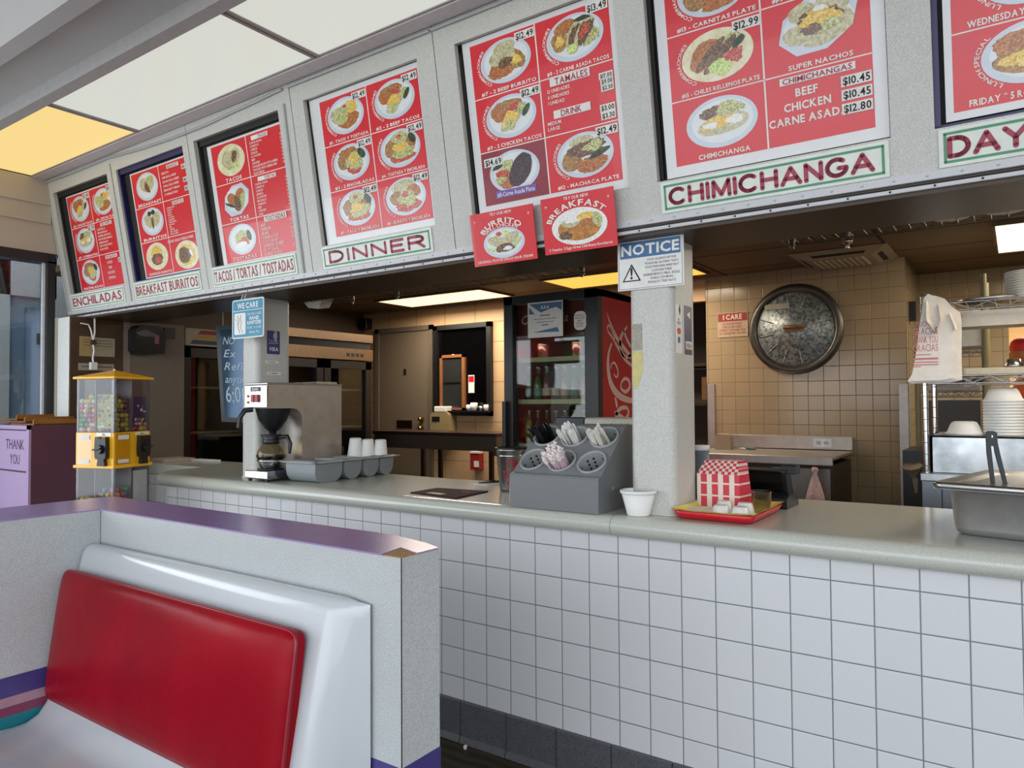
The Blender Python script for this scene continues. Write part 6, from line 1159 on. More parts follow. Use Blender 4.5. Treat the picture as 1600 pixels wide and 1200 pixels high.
for z, n_ in SZ: mb = MB(); mb.box((DX0_+.045, DYF+.09, z-.012), (DX1_-.045, DYB-.06, z)); mb.box((DX0_+.045, DYF+.085, z-.022), (DX1_-.045, DYF+.09, z+.006)); mb.build('wire_shelf', mat('pale_shelf_rail', '#b7b48c', .4), t)
area('drinks_cooler_tube', (-.2, DYF+.10, 1.66), (-.2, DYF+.35, .9), (.45, .03), .45, (.95, 1.0, .75))
# white script along the red side, reading upwards
fr_ = YZ(DX1_); mb = MB()
def ribbon(pts, ws):
    L_ = []; q_ = [P(780+x*.2, 440+y*.2, 'x', DX1_+.001) for x, y in pts]; q_ = [Vector((v.y, v.z)) for v in q_]
    sm = []; sw = []
    for i in range(len(q_)-1):
        p0, p1, p2, p3 = q_[max(i-1, 0)], q_[i], q_[i+1], q_[min(i+2, len(q_)-1)]
        for k in range(6):
            u = k/6; sm.append(.5*((2*p1)+(p2-p0)*u+(2*p0-5*p1+4*p2-p3)*u*u+(3*p1-p0-3*p2+p3)*u**3)); sw.append(ws[i]+(ws[i+1]-ws[i])*u)
    sm.append(q_[-1]); sw.append(ws[-1]); N_ = len(sm); vs = []
    for i, p in enumerate(sm):
        d = (sm[min(i+1, N_-1)]-sm[max(i-1, 0)]).normalized(); nrm = Vector((-d.y, d.x))*sw[i]; vs += [fr_(*(p+nrm), .0012), fr_(*(p-nrm), .0012)]
    mb.add(vs, [(2*i, 2*i+1, 2*i+3, 2*i+2) for i in range(N_-1)])
ribbon([(842, 245), (862, 310), (890, 380), (925, 450), (975, 520), (1030, 590)], [.003, .009, .012, .014, .016, .016])
ribbon([(905, 470), (895, 420), (865, 350), (846, 350), (850, 390), (880, 430), (930, 520), (985, 610), (1040, 660)], [.004, .006, .008, .006, .006, .008, .012, .012, .01])
ribbon([(1000, 350), (960, 410), (945, 480), (960, 560), (1000, 590), (1040, 560)], [.006, .012, .016, .014, .010, .006]); ribbon([(970, 380), (1005, 470), (1040, 520)], [.008, .014, .012])
ribbon([(880, 480), (855, 560), (850, 660), (865, 770), (900, 850), (950, 900), (1010, 925), (1050, 930)], [.008, .012, .018, .022, .024, .022, .018, .014])
ribbon([(870, 680), (880, 640), (905, 640), (925, 690), (925, 735), (910, 745), (895, 720)], [.006, .006, .007, .008, .007, .006, .005])
ribbon([(950, 800), (975, 760), (1010, 770), (1020, 820), (990, 860), (955, 840), (950, 800)], [.008, .01, .012, .012, .012, .010, .008])
ribbon([(905, 905), (915, 950), (920, 985)], [.008, .014, .008])
ribbon([(1000, 985), (950, 990), (915, 1040), (930, 1090), (980, 1080), (1010, 1030), (1000, 985)], [.010, .014, .016, .014, .014, .012, .010]); ribbon([(900, 1020), (960, 1060), (1030, 1120)], [.010, .014, .014])
mb.build('side_script', mat('pale_script', '#c9a9a0', .35), t)
# papers on the cooler door
q0, q1 = P(825, 474, 'y', DYF), P(880, 525, 'y', DYF); t = thing('certificate', 'framed white certificate with blue corners taped on the drinks cooler door', 'notice', ((q0.x+q1.x)/2, DYF-.003, q1.z)); f = XZ(DYF); x0, x1, z0, z1 = q0.x, q1.x, q1.z, q0.z; W, Hh = x1-x0, z1-z0
mb = MB(); mb.prism(rect(x0, z0, x1, z1), f, .0006, .003); mb.build('sheet', M_PAPER, t); mb = MB(); flat(mb, [(x0+.01, z1-.008), (x1-.006, z1-.008), (x1-.006, z0+Hh*.72), (x1-W*.18, z1-Hh*.18), (x0+W*.62, z1-Hh*.22), (x0+W*.38, z1-Hh*.30)], f, .0036); flat(mb, [(x0+.01, z1-Hh*.12), (x0+W*.2, z1-Hh*.33), (x0+.01, z1-Hh*.33)], f, .0036); flat(mb, [(x0+W*.15, z0+Hh*.15), (x0+W*.9, z0+Hh*.13), (x0+W*.85, z0+Hh*.26)], f, .0036); mb.build('blue_print', mat('certificate_blue', '#4a6f8f', .5), t)
mb = MB(); txt(mb, 'AAA', f, x0+W*.5, z1-Hh*.20, Hh*.09, al='c', wgt=1, off=.0042); mb.build('white_letters', M_WHITE, t); mb = MB()
for k, (w__, h__) in enumerate(((.3, .03), (.66, .016), (.5, .016), (.2, .03))): flat(mb, rect(x0+W*(.5-w__/2), z0+Hh*(.60-.09*k), x0+W*(.5+w__/2), z0+Hh*(.60-.09*k)+Hh*h__), f, .004)
mb.build('lettering', mat('grey_lettering', '#6d6d70', .6), t)
q0, q1 = P(897, 487, 'y', DYF), P(916, 515, 'y', DYF); t = thing('door_sticker', 'white rounded BALANCE sticker on the upper right of the drinks cooler door', 'sticker', ((q0.x+q1.x)/2, DYF-.004, q1.z)); x0, x1, z0, z1 = q0.x, q1.x, q1.z, q0.z; W, Hh = x1-x0, z1-z0
mb = MB(); mb.prism(rrect(x0, z0, x1, z1, .03), f, .0006, .002); mb.build('backing', M_PAPER, t); mb = MB(); mb2 = MB()
for k, (s_, m2) in enumerate((('BALANCE', mb), ('WHAT YOU', mb2), ('EAT', mb2), ('DRINK', mb), ('& DO', mb2))): txt(m2, s_, f, (x0+x1)/2, z1-Hh*(.26+.145*k), Hh*.09, al='c', w=W*min(.8, .13*len(s_)), wgt=1, off=.0026)
mb.build('red_letters', M_RED, t); mb2.build('black_letters', M_INK, t)
# bottles and cups in the cooler
BC = [('red', '#7c1a1c'), ('cola', '#2c100c'), ('amber', '#a06a1a'), ('orange', '#c2651c'), ('green', '#5f7a3a'), ('yellow', '#b59a3a')]
BP = {}
def bottle(x, y, z, k, lcol, lab, grp, sc=1.0):
    if (k, lcol) not in BP:
        t = thing('soda_bottle', lab, 'bottle', (x, y, z), 0, grp); mb = MB(); mb.lathe([(0, 0), (.026, 0), (.029, .006), (.029, .085), (.027, .11), (.016, .155), (.0125, .175), (.0125, .205)], 16); mb.build('glass_body', glass('bottle_glass', (.86, .88, .84), .7), t, True); mb = MB(); mb.lathe([(0, .004), (.025, .004), (.0265, .084), (.0245, .109), (.014, .150), (.0, .152)], 16); mb.build('drink', mat('drink_'+BC[k][0], BC[k][1], .2), t, True); mb = MB(); mb.lathe([(.0145, .203), (.0155, .206), (.014, .214), (0, .215)], 14); mb.build('cap', M_STEEL, t, True)
        if lcol: mb = MB(); mb.lathe([(.0295, .03), (.0295, .075)], 16); mb.build('label', mat('bottle_label'+lcol, lcol, .5), t, True)
        BP[k, lcol] = t; return t
    return dup(BP[k, lcol], (x, y, z), None, lab, grp)
names = ['red soda bottle', 'dark cola bottle', 'amber soda bottle', 'orange soda bottle', 'pale soda bottle with teal label', 'yellow soda bottle']
seqm = [(1, '#2a1a14'), (4, '#5f938f'), (0, '#c9b0a4'), (1, '#c9b0a4'), (2, '#c9b0a4'), (4, '#5f938f'), (3, '#c9b0a4'), (2, None)]
for i, (k, lc) in enumerate(seqm):
    for j in range(2): bottle(DX0_+.095+.066*i, DYF+.14+.12*j, 1.3055, k, lc, '%s, %s row of the cooler middle shelf, %s from left' % (names[k], ('front', 'second')[j], ['first', 'second', 'third', 'fourth', 'fifth', 'sixth', 'seventh', 'eighth'][i]), 'bottles on the middle cooler shelf')
for i, k in enumerate((5, 0, 3, 2, 1, 1, 4, 4)):
    bottle(DX0_+.095+.066*i, DYF+.14, 1.0305, k, None, '%s on the cooler bottom shelf, %s from left' % (names[k], ['first', 'second', 'third', 'fourth', 'fifth', 'sixth', 'seventh', 'eighth'][i]), 'bottles on the bottom cooler shelf')
pr = None
for px, lab in ((849, 'dark red dessert cup at the left of the upper cooler shelf'), (903, 'dark red dessert cup at the right of the upper cooler shelf')):
    q = P(px, 550, 'y', DYF+.16)
    if pr is None: pr = t = thing('dessert_cup', lab, 'cup', (q.x, DYF+.16, 1.5655), 0, 'dessert cups in the cooler'); mb = MB(); mb.lathe([(0, 0), (.030, 0), (.042, .085), (0, .085)], 18); mb.build('cup', mat('dark_red_jelly', '#5a1418', .25), t, True); mb = MB(); mb.lathe([(.043, .085), (.043, .09), (.036, .105), (0, .11)], 18); mb.build('lid', M_CLEAR, t, True)
    else: dup(pr, (q.x, DYF+.16, 1.5655), None, lab)
# dim store room behind the post
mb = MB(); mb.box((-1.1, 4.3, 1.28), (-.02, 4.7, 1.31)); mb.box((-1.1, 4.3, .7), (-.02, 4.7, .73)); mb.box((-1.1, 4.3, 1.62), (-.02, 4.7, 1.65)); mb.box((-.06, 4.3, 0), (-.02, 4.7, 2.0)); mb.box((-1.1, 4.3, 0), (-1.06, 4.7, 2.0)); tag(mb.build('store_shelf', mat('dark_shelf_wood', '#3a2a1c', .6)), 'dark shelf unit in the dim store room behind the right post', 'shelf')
mb = MB(); mb.box((-.32, 4.35, 1.3105), (-.10, 4.6, 1.52)); o = tag(mb.build('carton', mat('brown_carton', '#7d5c34', .7)), 'brown carton on the dim shelf behind the right post', 'box'); mb = MB(); mb.box((-.20, 4.345, 1.36), (-.12, 4.35, 1.46)); mb.build('label', M_PAPER, o)
# ------------------------------------------------------------------ tiled wall: guards, lid, sign, steel table
for x, lab, px in ((.005, 'steel corner guard at the left end of the tan tiled wall', 0), (1.40, 'steel corner guard at the right end of the tan tiled wall', 1)):
    z1 = P(1110 if px == 0 else 1410, 600, 'y', 3.6).z; mb = MB(); mb.box((x, 3.588, .3), (x+.062, 3.5995, z1)); mb.box((x if px == 0 else x+.058, 3.588, .3), (x+.004 if px == 0 else x+.064, 3.66, z1)); tag(mb.build('corner_guard', M_STEELB), lab, 'corner guard', 'steel corner guards')
q = P(1240, 513.5, 'y', 3.55); R_ = (P(1314, 513.5, 'y', 3.55)-P(1166, 513.5, 'y', 3.55)).length/2
t = thing('steamer_lid', 'large round galvanised pot lid hanging on the tan tiled wall', 'lid', (q.x, 3.57, q.z-R_)); MY = Matrix.Translation((q.x, 3.598, q.z)) @ Matrix.Rotation(PI/2, 4, 'X'); m = NT('galvanised_metal'); v = m.n('TexVoronoi'); v.inputs['Scale'].default_value = 55; m.l(m.pos(), v.inputs['Vector']); m.l(m.ramp(v.outputs['Color'], [(.2, srgb('#62686a')), (.8, srgb('#a0a6a6'))]), m.b.inputs['Base Color']); m.set(metal=.45, rough=.42)
mb = MB(); mb.lathe([(0, .034), (R_*.45, .030), (R_*.46, .026), (R_*.80, .020), (R_*.82, .010), (R_*.84, .010)], 48, M=MY); mb.build('disc', m.m, t)
mb = MB(); mb.lathe([(R_*.82, .008), (R_*.84, .030), (R_*.90, .042), (R_*.96, .034), (R_*.985, .022), (R_, .020), (R_, .0), (R_*.82, .0)], 48, M=MY); mb.build('rolled_rim', mat('dark_galvanised', '#5b5650', .4, metal=.8, var=.15), t)
mb = MB()
for k in range(12):
    a = 2*PI*k/12+.2; d0, d1 = .48, .78; p0, p1 = MY @ Vector((R_*d0*math.cos(a), R_*d0*math.sin(a), .029)), MY @ Vector((R_*d1*math.cos(a), R_*d1*math.sin(a), .023)); mb.tube([p0, p1], .004, 6)
mb.build('pressed_ribs', m.m, t); mb = MB(); mb.tube([MY @ Vector(p) for p in ((-.075, .01, .036), (-.07, .012, .055), (0, .014, .060), (.07, .012, .055), (.075, .01, .036))], .008, 8); mb.box(tuple(MY @ Vector((-.075, -.02, .034))), tuple(MY @ Vector((.075, .03, .042)))); mb.build('handle', mat('rusty_handle', '#8a6a4a', .45, metal=.6, var=.3), t)
mb = MB(); mb.prism(rect(-.16, .16, .03, .20), lambda u, v, w_=0: MY @ Vector((u-.06, v, .0285+w_)), 0, .001); mb.build('old_label', mat('old_label', '#a5a28e', .6), t)
q0, q1 = P(1121, 490, 'y', 3.597), P(1169, 525, 'y', 3.597); t = thing('hygiene_sign', 'small I CARE hand washing sign left of the round lid', 'sign', ((q0.x+q1.x)/2, 3.59, q1.z)); f = XZ(3.5975); W, Hh = q1.x-q0.x, q0.z-q1.z
mb = MB(); mb.prism(rect(q0.x, q1.z, q1.x, q0.z), f, 0, .003); mb.build('panel', mat('cream_sign', '#b59c82', .5), t); mb = MB(); flat(mb, rect(q0.x+.005, q0.z-Hh*.36, q1.x-.005, q0.z-.005), f, .0036); mb.build('red_band', mat('sign_red', '#8e1c22', .5), t); mb = MB(); txt(mb, 'I CARE', f, (q0.x+q1.x)/2, q0.z-Hh*.28, Hh*.19, al='c', w=W*.62, wgt=2, off=.0042); mb.build('heading', mat('cream_letters', '#d9c4ac', .5), t); mb = MB()
for k, s_ in enumerate(("I'LL WASH MY HANDS", 'FOR 20 SECONDS', "I WON'T TOUCH MY FACE", "I'LL COVER MY COUGH")): txt(mb, s_, f, (q0.x+q1.x)/2, q0.z-Hh*(.50+.13*k), Hh*.08, al='c', w=W*(.62 if k < 2 else .86), wgt=1, off=.004)
mb.build('lettering', MATS['sign_red'], t)
TY = 2.75; t = thing('steel_table', 'stainless prep table with backsplash and socket below the round lid', 'table', (.6, 3.2, 0)); TX1 = 1.10
mb = MB(); mb.box((.10, 3.54, .93), (TX1, 3.595, 1.03)); mb.build('backsplash', M_STEELB, t, bevel=.004)
mb = MB(); mb.box((.10, 2.86, .90), (TX1, 3.55, .925)); mb.box((.10, 2.85, .865), (TX1, 2.875, .925)); mb.build('top', M_STEELB, t, bevel=.008, seg=3)
mb = MB(); mb.box((.12, 2.93, .1), (TX1-.02, 3.58, .865)); mb.build('cabinet', mat('dark_steel_side', '#3b332c', .35, metal=.5), t); mb = MB(); mb.box((.7, 2.92, .35), (TX1-.03, 2.929, .84)); mb.build('drawer_front', mat('grey_front', '#8a8580', .35, metal=.6), t)
f = XZ(3.54); q0, q1 = P(1271, 691, 'y', 3.54), P(1300, 707, 'y', 3.54); mb = MB(); mb.prism(rect(q0.x, .948, q1.x, 1.012), f, 0, .005); o = mb.build('socket_plate', M_STEEL, t, bevel=.001); mb = MB(); c_ = (q0.x+q1.x)/2
for s in (-1, 1): mb.prism(ell(c_+s*.026, .98, .019, .017, 16), f, .005, .007, 0)
mb.build('outlet', mat('ivory_outlet', '#c9c0b0', .4), o); mb = MB()
for s in (-1, 1):
    for dx in (-.007, .007): flat(mb, rect(c_+s*.026+dx-.002, .976, c_+s*.026+dx+.002, .986), f, .0076)
mb.build('slots', M_DARK, o)
q = P(1132, 702, 'z', .925); t = thing('paper_bag', 'beige folded paper bag at the left of the steel table', 'bag', (q.x, q.y, .9255)); mb = MB(); mb.prism([(-.06, 0), (.06, 0), (.055, .10), (.045, .115), (-.045, .12), (-.06, .10)], frame((q.x, q.y, .9255), (1, 0, 0), (0, 0, 1), (0, -1, 0)), -.04, .04); mb.build('bag', mat('beige_paper', '#a8937a', .7), t)
t = thing('whisk_brush', 'green handled brush lying on the steel table by the paper bag', 'brush', (q.x+.16, q.y+.02, .9255)); mb = MB(); mb.tube([(q.x+.07, q.y+.03, .936), (q.x+.16, q.y+.01, .936)], .004, 6); mb.build('shank', M_STEEL, t); mb = MB(); mb.tube([(q.x+.16, q.y+.01, .936), (q.x+.18, q.y, .937), (q.x+.24, q.y-.01, .936)], [.006, .010, .007], 8); mb.build('handle', mat('teal_handle', '#2c5f58', .4), t)
# cup stack behind the post on the counter
q = P(1096, 765, 'z', CZ0); t = thing('cup_stack', 'grey and white tube of lids standing behind the right post', 'lids', (1.16, .58, CZ0)); mb = MB(); mb.lathe([(0, 0), (.028, 0), (.028, .185), (0, .185)], 18, (1.075, .56, CZ0)); mb.build('tube', mat('blue_grey_tube', '#6d757c', .4), t); mb = MB(); mb.lathe([(0, .185), (.030, .185), (.030, .205), (0, .205)], 18, (1.075, .56, CZ0)); mb.build('top', M_WHITE, t)
# knotted bag hanging on the table front
q = P(1277, 770, 'y', 2.90); t = thing('knotted_bag', 'white and pink knotted plastic bag hanging on the steel table front', 'bag', (q.x, 2.88, .62)); mb = MB(); mb.lathe([(.0, .26), (.018, .255), (.022, .235), (.012, .215), (.03, .17), (.055, .08), (.07, 0), (0, 0)], 14, (q.x, 2.842, .60)); mb.build('bag', mat('pinkish_bag', '#c9aaa4', .6, var=.2, scale=50), t)
# ------------------------------------------------------------------ right kitchen: steam table, wire rack, foam ware
SY = 1.60; a = P(1452, 680, 'y', SY); b = P(1452, 738, 'y', SY); g0 = P(1439, 738, 'y', SY-.02); zl = b.z; zt_ = a.z
t = thing('steam_table', 'stainless steam table with scuffed front panel behind the counter at right', 'steam table', (a.x+.6, 1.95, 0))
mb = MB(); mb.box((a.x, SY, zl), (a.x+1.3, SY+.02, zt_)); mb.box((a.x, SY, zt_-.012), (a.x+1.3, SY+.45, zt_)); mb.box((a.x, SY, zl), (a.x+.015, SY+.45, zt_)); m = NT('scuffed_steel'); fq = m.noise(7, 5); m.l(m.ramp(fq, [(.35, srgb('#8f9498')), (.6, srgb('#c9cdd0'))]), m.b.inputs['Base Color']); m.set(metal=1); m.l(m.math('MULTIPLY_ADD', m.noise(16, 4), .3, .18), m.b.inputs['Roughness']); mb.build('guard_panel', m.m, t, bevel=.003)
mb = MB(); mb.box((g0.x, SY-.05, zl-.035), (a.x+1.3, SY+.5, zl)); mb.build('ledge', m.m, t, bevel=.003); mb = MB(); mb.box((g0.x+.005, SY-.03, 0), (a.x+1.3, SY+.5, zl-.035)); mb.build('cabinet', mat('blue_grey_steel', '#8a929a', .32, metal=.8, var=.1, scale=5), t); mb = MB(); mb.box((g0.x+.08, SY-.031, 0), (g0.x+.084, SY-.0298, zl-.035)); mb.build('seam', M_DARK, t)
pr = None
def bowl(x, y, z, lab, grp=None, sc=1.0):
    global pr
    if pr is None:
        mb = MB(); r = .078; mb.lathe([(r, 0), (r+.003, .004), (r, .010), (r*.92, .016), (r*.78, .045), (r*.66, .060), (r*.5, .064), (0, .064)], 28); o = mb.build('foam_bowl', M_FOAM, None, True); pr = o
    else: o = pr.copy(); COL.objects.link(o)
    o.location = (x, y, z); o.scale = (sc, sc, sc); return tag(o, lab, 'bowl', grp)
q = P(1507, 678, 'y', SY+.13); bowl(q.x, SY+.13, zt_+.0005, 'single upturned foam bowl on the steam table guard', None, .95)
q = P(1569, 680, 'y', SY+.14)
for i in range(12): bowl(q.x, SY+.14, zt_+.0005+.0135*i, 'topmost upturned foam bowl of the tall stack on the steam table' if i == 11 else 'upturned foam bowl inside the tall stack on the steam table', 'foam bowls in the tall stack', 1.0)
q = P(1600, 680, 'y', SY+.2); mb = MB(); mb.lathe([(0, 0), (.05, 0), (.06, .012), (0, .014)], 20, (q.x+.09, SY+.22, zt_+.0005)); tag(mb.build('foam_plate', M_FOAM), 'foam plate beside the bowl stack at the photo edge', 'plate')
# chrome wire rack standing behind the guard
RXL = P(1447, 700, 'y', SY-.012).x; YR0, YR1 = SY-.012, SY+.44; t = thing('wire_rack', 'chrome wire rack with ringed posts on the steam table', 'rack', (RXL+.6, SY+.2, zl))
zA = P(1500, 628, 'y', YR0).z; zM = P(1560, 596, 'y', YR0).z-.005; zT = P(1540, 492, 'y', YR0).z
for y, x in ((YR0, RXL), (YR1, RXL), (YR0, RXL+1.36), (YR1, RXL+1.36)):
    mb = MB(); mb.tube([(x, y, zl), (x, y, zT+.10)], .0125, 10); o = mb.build('post', M_CHROME, t); mb = MB()
    for k in range(16): mb.tube([(x, y, zl+.03+.052*k), (x, y, zl+.033+.052*k)], .0132, 10)
    mb.build('grooves', mat('groove_dark', '#5d5a56', .5), o)
for z in (zM, zT+.03):
    mb = MB(); x0, x1 = RXL, RXL+1.36
    for y in (YR0, YR1):
        for dz in (0, .034): mb.tube([(x0, y, z+dz), (x1, y, z+dz)], .004, 5)
        n = 22; mb.tube([(x0+(x1-x0)*i/n, y, z+(.003 if i % 2 else .031)) for i in range(n+1)], .0026, 4)
    for i in range(26): x = x0+(x1-x0)*i/25; mb.tube([(x, YR0, z+.036), (x, YR1, z+.036)], .0022, 4)
    mb.build('wire_shelf', M_CHROME, t)
q = P(1498, 488, 'y', YR0+.05); mb = MB(); mb.box((q.x, YR0+.03, zT-.045), (RXL+1.2, YR0+.20, zT+.024)); tag(mb.build('lamp_housing', mat('white_enamel', '#c9c2b6', .4)), 'long white lamp housing under the top shelf of the wire rack', 'lamp')
mb = MB(); z = zM+.039; mb.prism(rrect(RXL+.13, YR0+.04, RXL+.40, YR1-.04, .03), XY(z), 0, .028); tag(mb.build('foam_tray_stack', mat('cream_foam', '#c9bfa8', .6), bevel=.004), 'cream foam trays lying on the middle wire rack shelf', 'tray')
t = thing('kettle_gauge', 'small round metal canister on the cream foam trays', 'canister', (RXL+.34, YR0+.2, z+.0285)); mb = MB(); mb.lathe([(0, 0), (.035, 0), (.04, .012), (.028, .026), (.026, .04), (0, .042)], 18, (RXL+.335, YR0+.18, z+.0285)); mb.build('body', M_STEEL, t)
q = P(1584, 470, 'y', YR0+.2)
pr2 = None
for i in range(11):
    if pr2 is None: mb = MB(); mb.lathe([(0, 0), (.085, 0), (.105, .012), (.110, .013), (.110, .016), (.08, .006), (0, .005)], 28); pr2 = o = mb.build('foam_plate', M_FOAM, None, True)
    else: o = pr2.copy(); COL.objects.link(o)
    o.location = (q.x+.075, YR0+.2, zT+.03+.039+.0115*i); tag(o, 'white foam plate in the tall stack on top of the wire rack', 'plate', 'foam plates on top of the wire rack')
mb = MB(); mb.lathe([(0, 0), (.11, .0), (.135, .018), (.13, .021), (0, .006)], 24, (RXL+.25, YR0+.2, zT+.03+.039)); tag(mb.build('foil_dish', M_STEEL), 'shallow foil lid lying on the top shelf of the wire rack', 'lid')
# bundle of printed shopping bags
def bags():
    y = YR0-.062; O = P(1424, 598, 'y', y); zt = P(1465, 462, 'y', y).z; t = thing('shopping_bags', 'bundle of white THANK YOU GRACIAS shopping bags hung on the rack corner', 'bags', (O.x+.09, y, O.z))
    E = [(1418, 596), (1425, 585), (1430, 560), (1434, 530), (1437, 505), (1442, 480), (1444, 465), (1450, 459), (1458, 462), (1462, 462), (1474, 475), (1487, 484), (1489, 500), (1489, 560), (1490, 590), (1470, 594), (1440, 595)]
    pts = [P(px, py, 'y', y) for px, py in E]; pp = [(p.x, p.z) for p in pts]; f = XZ(y); mb = MB()
    for k in range(6): mb.prism([(u+.006*k*(1 if u > O.x+.1 else .3), v-.002*k) for u, v in pp], f, -.004-.008*k, .001-.008*k)
    mb.build('bags', mat('white_bag_plastic', '#f0e8de', .5, bump=.3, scale=18), t); mb = MB()
    q = P(1452, 461, 'y', y); mb.tube([P(1448, 470, 'y', y-.006), P(1452, 500, 'y', y-.01), P(1462, 520, 'y', y-.01), P(1470, 500, 'y', y-.008), P(1466, 475, 'y', y-.006)], [.004, .02, .012, .016, .004], 8, flat=.25); mb.tube([P(1484, 490, 'y', y-.004), P(1492, 508, 'y', y-.004), P(1494, 515, 'y', y-.004)], .009, 6, flat=.4); mb.build('loose_handle', mat('cream_bag_plastic', '#e0d6c8', .5), t)
    x0, x1 = P(1427, 550, 'y', y).x, P(1466, 550, 'y', y).x; zz = lambda py: P(1447, py, 'y', y).z; mb = MB(); cx = (x0+x1)/2
    for s_, y0, y1 in (('MUCHAS', 510, 502), ('GRACIAS', 523, 512), ('THANK YOU', 536, 525), ('GRACIAS', 549, 538)): txt(mb, s_, f, cx, zz(y0), zz(y1)-zz(y0), al='c', w=(x1-x0)*(1 if s_ != 'MUCHAS' else .7), wgt=0, off=.002)
    for py, h, w_ in ((553.5, 1.6, .7), (559, 3.2, 1), (565, 1.8, 1), (569, 1.8, 1), (572, 1.5, .3)): flat(mb, rect(x0 if w_ > .5 else x0, zz(py+h), x0+(x1-x0)*w_, zz(py)), f, .0018)
    mb.build('pink_print', mat('pink_print', '#d0808a', .6), t)
bags()
# rear shelving with green posts, white oven and control strip
RY = 3.0; gx0, gx1 = P(1434, 600, 'y', RY).x, P(1540, 600, 'y', RY).x; t = thing('green_rack', 'greenish shelving rack at the back right of the kitchen', 'rack', ((gx0+gx1)/2, RY+.2, 0)); M_GP2 = mat('greenish_epoxy', '#6b6344', .4)
for x in (gx0, gx1):
    for y in (RY, RY+.42): mb = MB(); mb.tube([(x, y, 0), (x, y, 2.05 if x > gx0 else 1.62)], .017, 10); mb.build('post', M_GP2, t)
for z in (P(1500, 552, 'y', RY).z, P(1500, 620, 'y', RY).z, .62):
    mb = MB(); n = 12
    for y in (RY, RY+.42):
        for dz in (0, .035): mb.tube([(gx0, y, z+dz), (gx1, y, z+dz)], .004, 5)
        mb.tube([(gx0+(gx1-gx0)*i/n, y, z+(.003 if i % 2 else .032)) for i in range(n+1)], .003, 4)
    for i in range(1, 10): x = gx0+(gx1-gx0)*i/10; mb.tube([(x, RY, z+.036), (x, RY+.42, z+.036)], .002, 4)
    mb.build('wire_shelf', M_STEEL, t)
zs = P(1500, 552, 'y', RY).z+.040; q0, q1 = P(1488, 487, 'y', RY+.03), P(1534, 487, 'y', RY+.03); t = thing('countertop_oven', 'white vented appliance on the upper shelf of the green rack', 'appliance', ((q0.x+q1.x)/2, RY+.2, zs)); mb = MB(); mb.box((gx0+.05, RY+.03, zs), (q1.x, RY+.36, q0.z)); mb.build('case', mat('off_white_case', '#e2dcd0', .4), t, bevel=.006); mb = MB(); f = XZ(RY+.03)
for k in range(13): u = P(1493+2.85*k, 495, 'y', RY+.03); flat(mb, rect(u.x-.004, P(1500, 500, 'y', RY+.03).z, u.x+.004, P(1500, 492, 'y', RY+.03).z), f, .0008)
mb.build('vents', M_DARK, t)
zs = P(1500, 620, 'y', RY).z+.040; t = thing('griddle', 'appliance with knobs and a white control plate on the green rack', 'appliance', ((gx0+gx1)/2, RY+.2, zs)); mb = MB(); mb.box((gx0+.05, RY+.02, zs), (gx1-.03, RY+.38, zs+.10)); mb.build('body', mat('brown_steel', '#75695c', .35, metal=.6), t); mb = MB(); f = XZ(RY+.02); a, b = P(1507, 612, 'y', RY), P(1532, 600, 'y', RY); mb.prism(rect(a.x, zs+.02, b.x, zs+.085), f, 0, .003); mb.build('control_plate', mat('control_white', '#b9b2a6', .5), t)
for px in (1501, 1527): c = P(px, 605, 'y', RY); mb = MB(); mb.cyl((c.x, RY+.02, zs+.055), (c.x, RY-.01, zs+.055), .026, 14); mb.build('knob', M_BLACK, t)
mb = MB(); mb.box((gx0+.03, RY+.03, .66), (gx1-.03, RY+.40, zs-.06)); tag(mb.build('dark_appliance', mat('dark_brown_case', '#2c241d', .45)), 'dark brown appliance case on the low shelf of the green rack', 'appliance')
t = thing('hanging_bag', 'small clear plastic bag knotted on the dark cabinet left of the steam table', 'bag', (P(1429, 745, 'y', 2.22).x, 2.22, P(1429, 772, 'y', 2.22).z)); mb = MB(); mb.tube([P(1425, 728, 'y', 2.21), P(1428, 745, 'y', 2.235), P(1430, 750, 'y', 2.235), P(1432, 770, 'y', 2.24)], [.05, .012, .014, .008], 8); mb.build('bag', mat('clouded_plastic', '#8a7c6c', .4), t)
mb = MB(); q = P(1432, 735, 'y', 2.3); mb.box((q.x-.06, 2.25, 0), (q.x+.03, 2.7, 1.02)); tag(mb.build('dark_cabinet', M_BLACK), 'dark narrow cabinet between the tiled wall and the steam table', 'cabinet')
q = P(1430, 487, 'y', 3.7); mb = MB(); mb.box((1.456, 3.74, q.z-.06), (1.50, 3.80, q.z+.08)); tag(mb.build('wall_hook', M_BLACK), 'small dark bracket on the side of the tiled wall', 'bracket')
# floor crumb
q = P(727, 1167, 'z', .006); mb = MB(); mb.sphere((q.x, q.y, .007), .007, 8, 6, sc=(1, 1.4, .9)); mb.sphere((q.x+.006, q.y-.008, .006), .006, 8, 6); tag(mb.build('paper_scrap', M_PAPER), 'tiny white paper scrap on the dark floor below the counter', 'scrap')
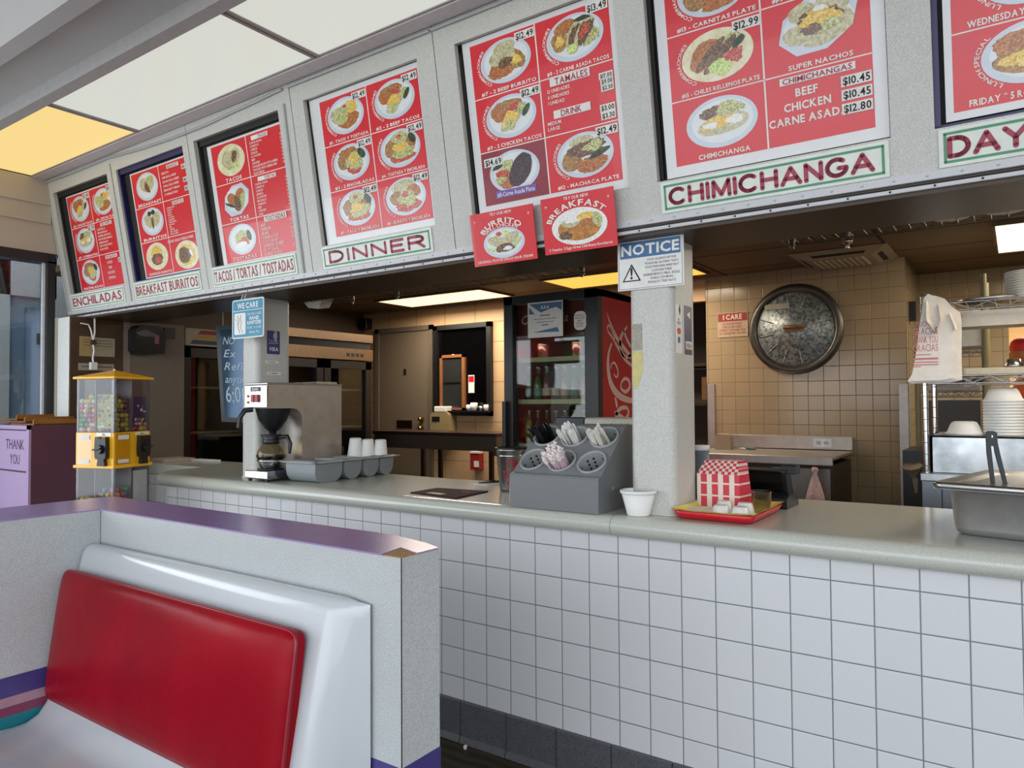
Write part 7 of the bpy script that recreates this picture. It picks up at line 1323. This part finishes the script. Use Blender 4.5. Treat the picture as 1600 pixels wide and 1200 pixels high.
# ------------------------------------------------------------------ person seen through the far opening
def person():
    base = P(1609, 640, 'y', 5.25); X, Y = base.x, 5.25
    t = thing('person', 'person in red cap and rust orange shirt standing beyond the kitchen opening', 'person', (X, Y, 0)); SK = mat('brown_skin', '#8a5236', .5, var=.04)
    V = [((0, 0, .93), .135), ((-.0, 0, 1.12), .125), ((-.01, 0, 1.30), .145), ((-.0, 0, 1.44), .10), ((-.015, 0, 1.53), .052), ((-.03, 0, 1.585), .060),
         ((.0, -.19, 1.42), .065), ((-.02, -.25, 1.16), .048), ((-.22, -.24, 1.05), .036), ((-.30, -.23, 1.03), .030), ((.0, .19, 1.42), .065), ((-.02, .25, 1.16), .048), ((-.22, .22, 1.05), .036), ((-.30, .21, 1.03), .030),
         ((.01, -.095, .86), .10), ((-.01, -.10, .48), .066), ((.02, -.10, .09), .045), ((-.12, -.10, .04), .035), ((.01, .095, .86), .10), ((-.01, .10, .48), .066), ((.02, .10, .09), .045), ((-.12, .10, .04), .035)]
    Ed = [(0, 1), (1, 2), (2, 3), (3, 4), (4, 5), (3, 6), (6, 7), (7, 8), (8, 9), (3, 10), (10, 11), (11, 12), (12, 13), (0, 14), (14, 15), (15, 16), (16, 17), (0, 18), (18, 19), (19, 20), (20, 21)]
    def skin(name, vs, es, m_, grow=0.0, root=0):
        me = bpy.data.meshes.new(name); me.from_pydata([p for p, r in vs], es, []); me.materials.append(m_); o = bpy.data.objects.new(name, me); COL.objects.link(o); o.parent = t
        md = o.modifiers.new('skin', 'SKIN'); md.use_smooth_shade = True
        for sv, (p, r) in zip(me.skin_vertices[0].data, vs): sv.radius = (r+grow, r+grow)
        me.skin_vertices[0].data[root].use_root = True
        s = o.modifiers.new('sub', 'SUBSURF'); s.levels = 2; s.render_levels = 2; return o
    body = skin('body', V, Ed, SK)
    skin('trousers', [V[0], V[14], V[15], V[16], V[18], V[19], V[20]], [(0, 1), (1, 2), (2, 3), (0, 4), (4, 5), (5, 6)], mat('dark_trousers', '#26242a', .7), .012)
    skin('shirt', [V[0], V[1], V[2], V[3], V[6], ((-.01, -.225, 1.26), .058), V[10], ((-.01, .225, 1.26), .058)], [(0, 1), (1, 2), (2, 3), (3, 4), (4, 5), (3, 6), (6, 7)], mat('rust_orange_shirt', '#9c4c26', .75), .016)
    mb = MB(); mb.sphere((-.03, 0, 1.665), .105, 20, 14, sc=(.98, .76, 1.12)); mb.sphere((-.075, 0, 1.60), .062, 14, 10, sc=(.9, .85, .9)); mb.tube([(-.126, 0, 1.685), (-.146, 0, 1.645), (-.132, 0, 1.636)], [.010, .015, .012], 8)
    for s in (-1, 1): mb.sphere((-.012, s*.080, 1.655), .024, 10, 8, sc=(.7, .4, 1.2)); mb.sphere((-.098, s*.034, 1.688), .019, 8, 6, sc=(.6, 1, .7))
    head = mb.build('head', SK, t, True); mb = MB()
    for s in (-1, 1): mb.sphere((-.112, s*.034, 1.684), .008, 8, 6, 0)
    mb.build('eyes', mat('dark_eye', '#1c1512', .3), head, True); mb = MB(); mb.sphere((-.128, 0, 1.598), .018, 10, 6, sc=(.5, 1.3, .35)); mb.build('mouth', mat('lips', '#7a3d34', .5), head, True)
    mb = MB(); mb.lathe([(.106, -.012), (.107, .02), (.098, .06), (.070, .088), (.03, .1), (0, .102)], 22, M=Matrix.Translation((-.025, 0, 1.715)) @ Matrix.Diagonal((1.0, .80, 1, 1))); mb.build('cap', mat('red_cap', '#a31a20', .6), t, True)
    mb = MB(); mb.sphere((.015, 0, 1.655), .098, 16, 10, sc=(.85, .80, .75)); mb.build('hair', mat('black_hair', '#15100d', .6), t, True)
    for s in (-1, 1):
        w = Vector((-.30, s*.22, 1.03)); mb = MB(); mb.sphere(w+Vector((-.045, 0, -.005)), .042, 12, 8, sc=(1.1, .9, .5))
        for k, ln in enumerate((.062, .074, .070, .055)): y = (-.027+.018*k); mb.tube([w+Vector((-.075, y, -.004)), w+Vector((-.075-ln*.5, y*1.1, -.012)), w+Vector((-.075-ln*.85, y*1.1, -.035))], [.009, .008, .0065], 8)
        mb.tube([w+Vector((-.03, -s*.03, -.004)), w+Vector((-.055, -s*.052, -.012)), w+Vector((-.08, -s*.056, -.03))], [.011, .010, .008], 8); mb.build('hand', SK, t, True)
person()
